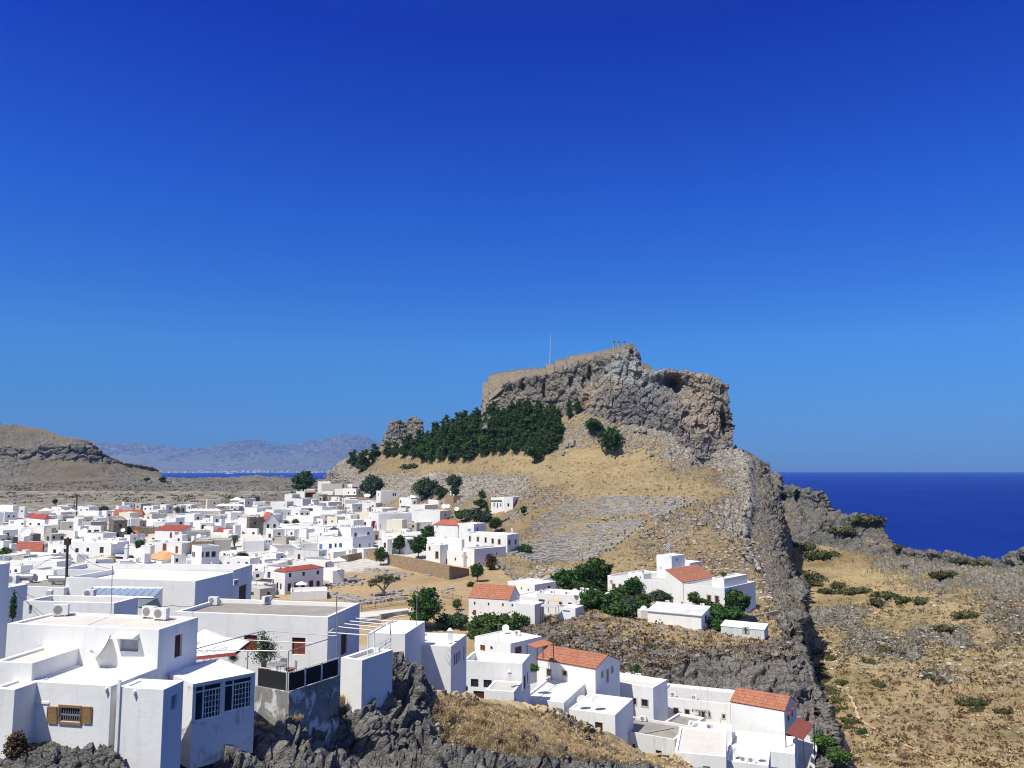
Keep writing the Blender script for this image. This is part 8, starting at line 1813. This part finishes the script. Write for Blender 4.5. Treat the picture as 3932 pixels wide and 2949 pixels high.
M_PATH = plain('pale trodden earth', (0.50, 0.39, 0.25), 0.95, var=.1)
P_MESH = plain('black mesh cloth', (0.018, 0.02, 0.022), 0.8); P_REDC = plain('faded red canvas', (0.45, 0.10, 0.09), 0.9); P_FADED = plain('faded print', (0.42, 0.36, 0.36), 0.9); P_FLAGB = plain('flag blue', (0.04, 0.14, 0.45), 0.9)
GLASS_SKY = plain('milky glass', (0.34, 0.40, 0.42), 0.25, spec=0.6, var=.06)
S_SEAT = stonemat('rock cut seats', [(0.30, 0.29, 0.26), (0.38, 0.36, 0.33), (0.46, 0.44, 0.40), (0.54, 0.51, 0.46)], .7, mortar=.8)

# ---------------------------------------------------------------- scattered stuff
def scatter(name, label, cat, polys, sheets, n, kind, size, mat, seed=1, wide=1.6, step=None):
    """uncountable tufts or stones, dropped on the ground seen inside photo polygons"""
    rr = np.random.RandomState(seed); V = []; F = []; areas = []
    for poly, w in polys: areas.append(w)
    areas = np.array(areas, float); areas /= areas.sum(); tries = 0; made = 0
    while made < n and tries < n * 6:
        tries += 1; poly, _ = polys[rr.choice(len(polys), p=areas)]; xs = [p[0] for p in poly]; ys = [p[1] for p in poly]
        x = rr.uniform(min(xs), max(xs)); y = rr.uniform(min(ys), max(ys))
        if not inpoly(x, y, poly): continue
        g = hit(sheets, x, y)
        if g is None: continue
        s = size * rr.uniform(.5, 1.5) * (1.6 if rr.rand() < .1 else 1); made += 1
        g = np.array(g)
        if kind == 'tuft':
            for _ in range(9):
                a = rr.normal(size=3); a[2] = abs(a[2]) * .8; a /= np.linalg.norm(a); b = np.cross(a, rr.normal(size=3)); b /= np.linalg.norm(b); c = g + rr.normal(size=3) * s * np.array([.5 * wide, .5 * wide, .22]) + np.array([0, 0, s * .35]); q = s * .42
                k = len(V); V += [c - a * q, c + b * q * .6, c + a * q, c - b * q * .6]; F.append((k, k + 1, k + 2, k + 3))
        elif kind == 'grass':
            for _ in range(9):
                ph = rr.uniform(0, 6.28); lean = rr.uniform(.1, .6); q = g + np.array([math.cos(ph), math.sin(ph), 0]) * s * rr.uniform(0, .6); t = q + np.array([math.cos(ph) * lean, math.sin(ph) * lean, 1]) * s * rr.uniform(.6, 1.2); sd = np.array([-math.sin(ph), math.cos(ph), 0]) * s * .07
                k = len(V); V += [q - sd, q + sd, t]; F.append((k, k + 1, k + 2))
        else:
            m = 6; k = len(V); off = rr.uniform(.75, 1.2, (3, m)); sx, sy, sz = s * rr.uniform(.6, 1.3), s * rr.uniform(.5, 1), s * rr.uniform(.3, .7)
            for L, (zz, rd) in enumerate(((-.3, 1.0), (.45, .95), (.9, .5))):
                for i in range(m): a = 2 * math.pi * i / m + seed; V.append(g + np.array([math.cos(a) * sx * rd * off[L][i], math.sin(a) * sy * rd * off[L][i], zz * sz]))
            for L in range(2):
                for i in range(m): F.append((k + L * m + i, k + L * m + (i + 1) % m, k + (L + 1) * m + (i + 1) % m, k + (L + 1) * m + i))
            F.append(tuple(k + 2 * m + i for i in range(m)))
    m = MB(); m.add(V, F); o = m.build(name, mat); o['kind'] = 'stuff'; o['label'] = label; o['category'] = cat

def build_scatter():
    G_DRY = leafmat('dry grass blades', (0.42, 0.31, 0.16), (0.66, 0.52, 0.30), 0.45); G_BR = leafmat('brown spiny shrubs', (0.07, 0.04, 0.02), (0.20, 0.115, 0.05), 0.1); G_GR = leafmat('grey green low scrub', (0.05, 0.055, 0.022), (0.13, 0.125, 0.055), 0.1)
    ST = stonemat('loose limestone', [(0.30, 0.28, 0.25), (0.40, 0.37, 0.33), (0.50, 0.46, 0.41), (0.62, 0.58, 0.52)], .6, mortar=.9); STD = stonemat('loose dark limestone', [(0.16, 0.16, 0.15), (0.22, 0.21, 0.20), (0.30, 0.29, 0.27), (0.38, 0.36, 0.33)], .6, mortar=.9)
    hill = [(1290, 1850), (1500, 1790), (2100, 1760), (2500, 1790), (2860, 1830), (2870, 2080), (2990, 2330), (3010, 2450), (2620, 2230), (2250, 2200), (2100, 2080), (1780, 1890)]
    rocky = [(1300, 1850), (1560, 1830), (2100, 1850), (2700, 1990), (2900, 2080), (2980, 2330), (2700, 2180), (2300, 2000), (2050, 1960), (1750, 1870)]
    valley = [(3080, 2180), (3300, 2240), (3932, 2300), (3932, 2949), (3270, 2949), (3180, 2700), (3120, 2520), (3080, 2420)]
    vroc = [(3100, 2330), (3932, 2260), (3932, 2640), (3400, 2600), (3130, 2560)]
    shelf = [(1660, 2690), (1720, 2670), (1810, 2690), (2130, 2745), (2330, 2830), (2440, 2890), (2620, 2930), (2640, 2949), (1950, 2900), (1700, 2850), (1660, 2760)]
    ridge = [(1960, 2380), (2280, 2340), (2620, 2400), (3020, 2450), (3080, 2520), (2900, 2540), (2700, 2520), (2500, 2600), (2200, 2560), (2020, 2520)]
    isth = [(0, 1860), (600, 1840), (1280, 1860), (1280, 1900), (600, 1960), (0, 1950)]
    scatter('dry_shrubs', 'brown spiny shrublets dotted over the dry hill slopes', 'shrubs', [(hill, 3), (ridge, 1)], ('grassy_hill', 'crag_ridge', 'rocky_flank'), 2900, 'tuft', .42, G_BR, 2)
    scatter('pale_stones', 'pale limestone rubble strewn over the hillside', 'stones', [(rocky, 3), (hill, 1)], ('grassy_hill', 'rocky_flank'), 1100, 'stone', .45, ST, 3)
    scatter('valley_shrubs', 'brown and rust low shrubs covering the valley floor', 'shrubs', [(valley, 1)], ('scrub_valley',), 2600, 'tuft', .36, G_BR, 4)
    scatter('valley_scrub', 'olive green low scrub dotted over the valley floor', 'scrub', [(vroc, 2), (valley, 1)], ('scrub_valley', 'rocky_headland'), 800, 'tuft', .45, G_GR, 5)
    scatter('valley_stones', 'grey and pale stones strewn over the valley floor', 'stones', [(vroc, 4), (valley, .6)], ('scrub_valley',), 1000, 'stone', .34, ST, 6)
    scatter('ridge_stones', 'loose grey rubble on the crag ridge', 'stones', [(ridge, 1)], ('crag_ridge',), 900, 'stone', .32, STD, 7)
    scatter('ridge_grass', 'dry grass tufts on top of the crag ridge', 'grass', [(ridge, 1)], ('crag_ridge',), 1500, 'grass', .35, G_DRY, 8)
    scatter('shelf_grass', 'tall dry straw grass on the near rocky shelf', 'grass', [(shelf, 4), ([(1120, 2760), (1240, 2690), (1330, 2680), (1340, 2720), (1200, 2790)], 1)], ('foreground_crag',), 7000, 'grass', .2, G_DRY, 9)
    scatter('shelf_stones', 'small pale stones in the dry grass of the near shelf', 'stones', [(shelf, 1)], ('foreground_crag',), 700, 'stone', .09, ST, 10)
    scatter('shelf_shrubs', 'small brown shrubs in the dry grass of the near shelf', 'shrubs', [(shelf, 1)], ('foreground_crag',), 320, 'tuft', .17, G_BR, 11)
    scatter('slope_stones', 'rubble and boulders over the stony slope behind the village', 'stones', [(isth, 1)], ('stony_slope',), 1600, 'stone', .9, STD, 12, wide=2)
    scatter('slope_shrubs', 'dark shrubs over the stony slope behind the village', 'shrubs', [(isth, 1)], ('stony_slope',), 700, 'tuft', 1.3, G_GR, 13)
    scatter('field_stones', 'pale rubble on the sloping ground below the theatre', 'stones', [([(1980, 2240), (2060, 2170), (2250, 2190), (2330, 2290), (2150, 2330), (1900, 2330)], 1)], ('ground', 'grassy_hill'), 900, 'stone', .5, ST, 14)
def clean():
    for d in (PROTO, ):
        for k, P in d.items():
            if not P['used']:
                for c in list(P['root'].children): bpy.data.objects.remove(c)
                bpy.data.objects.remove(P['root'])
    for k, (r, u) in PR.items():
        if not u:
            for c in list(r.children): bpy.data.objects.remove(c)
            bpy.data.objects.remove(r)
build_light()
build_terrain()
build_near(); build_mid(); build_far(); build_fill()
build_plants()
build_objects()
build_scatter()
clean()
build_haze()
for a, b in (('wc', 2),): pass
print('objects', len(bpy.data.objects))
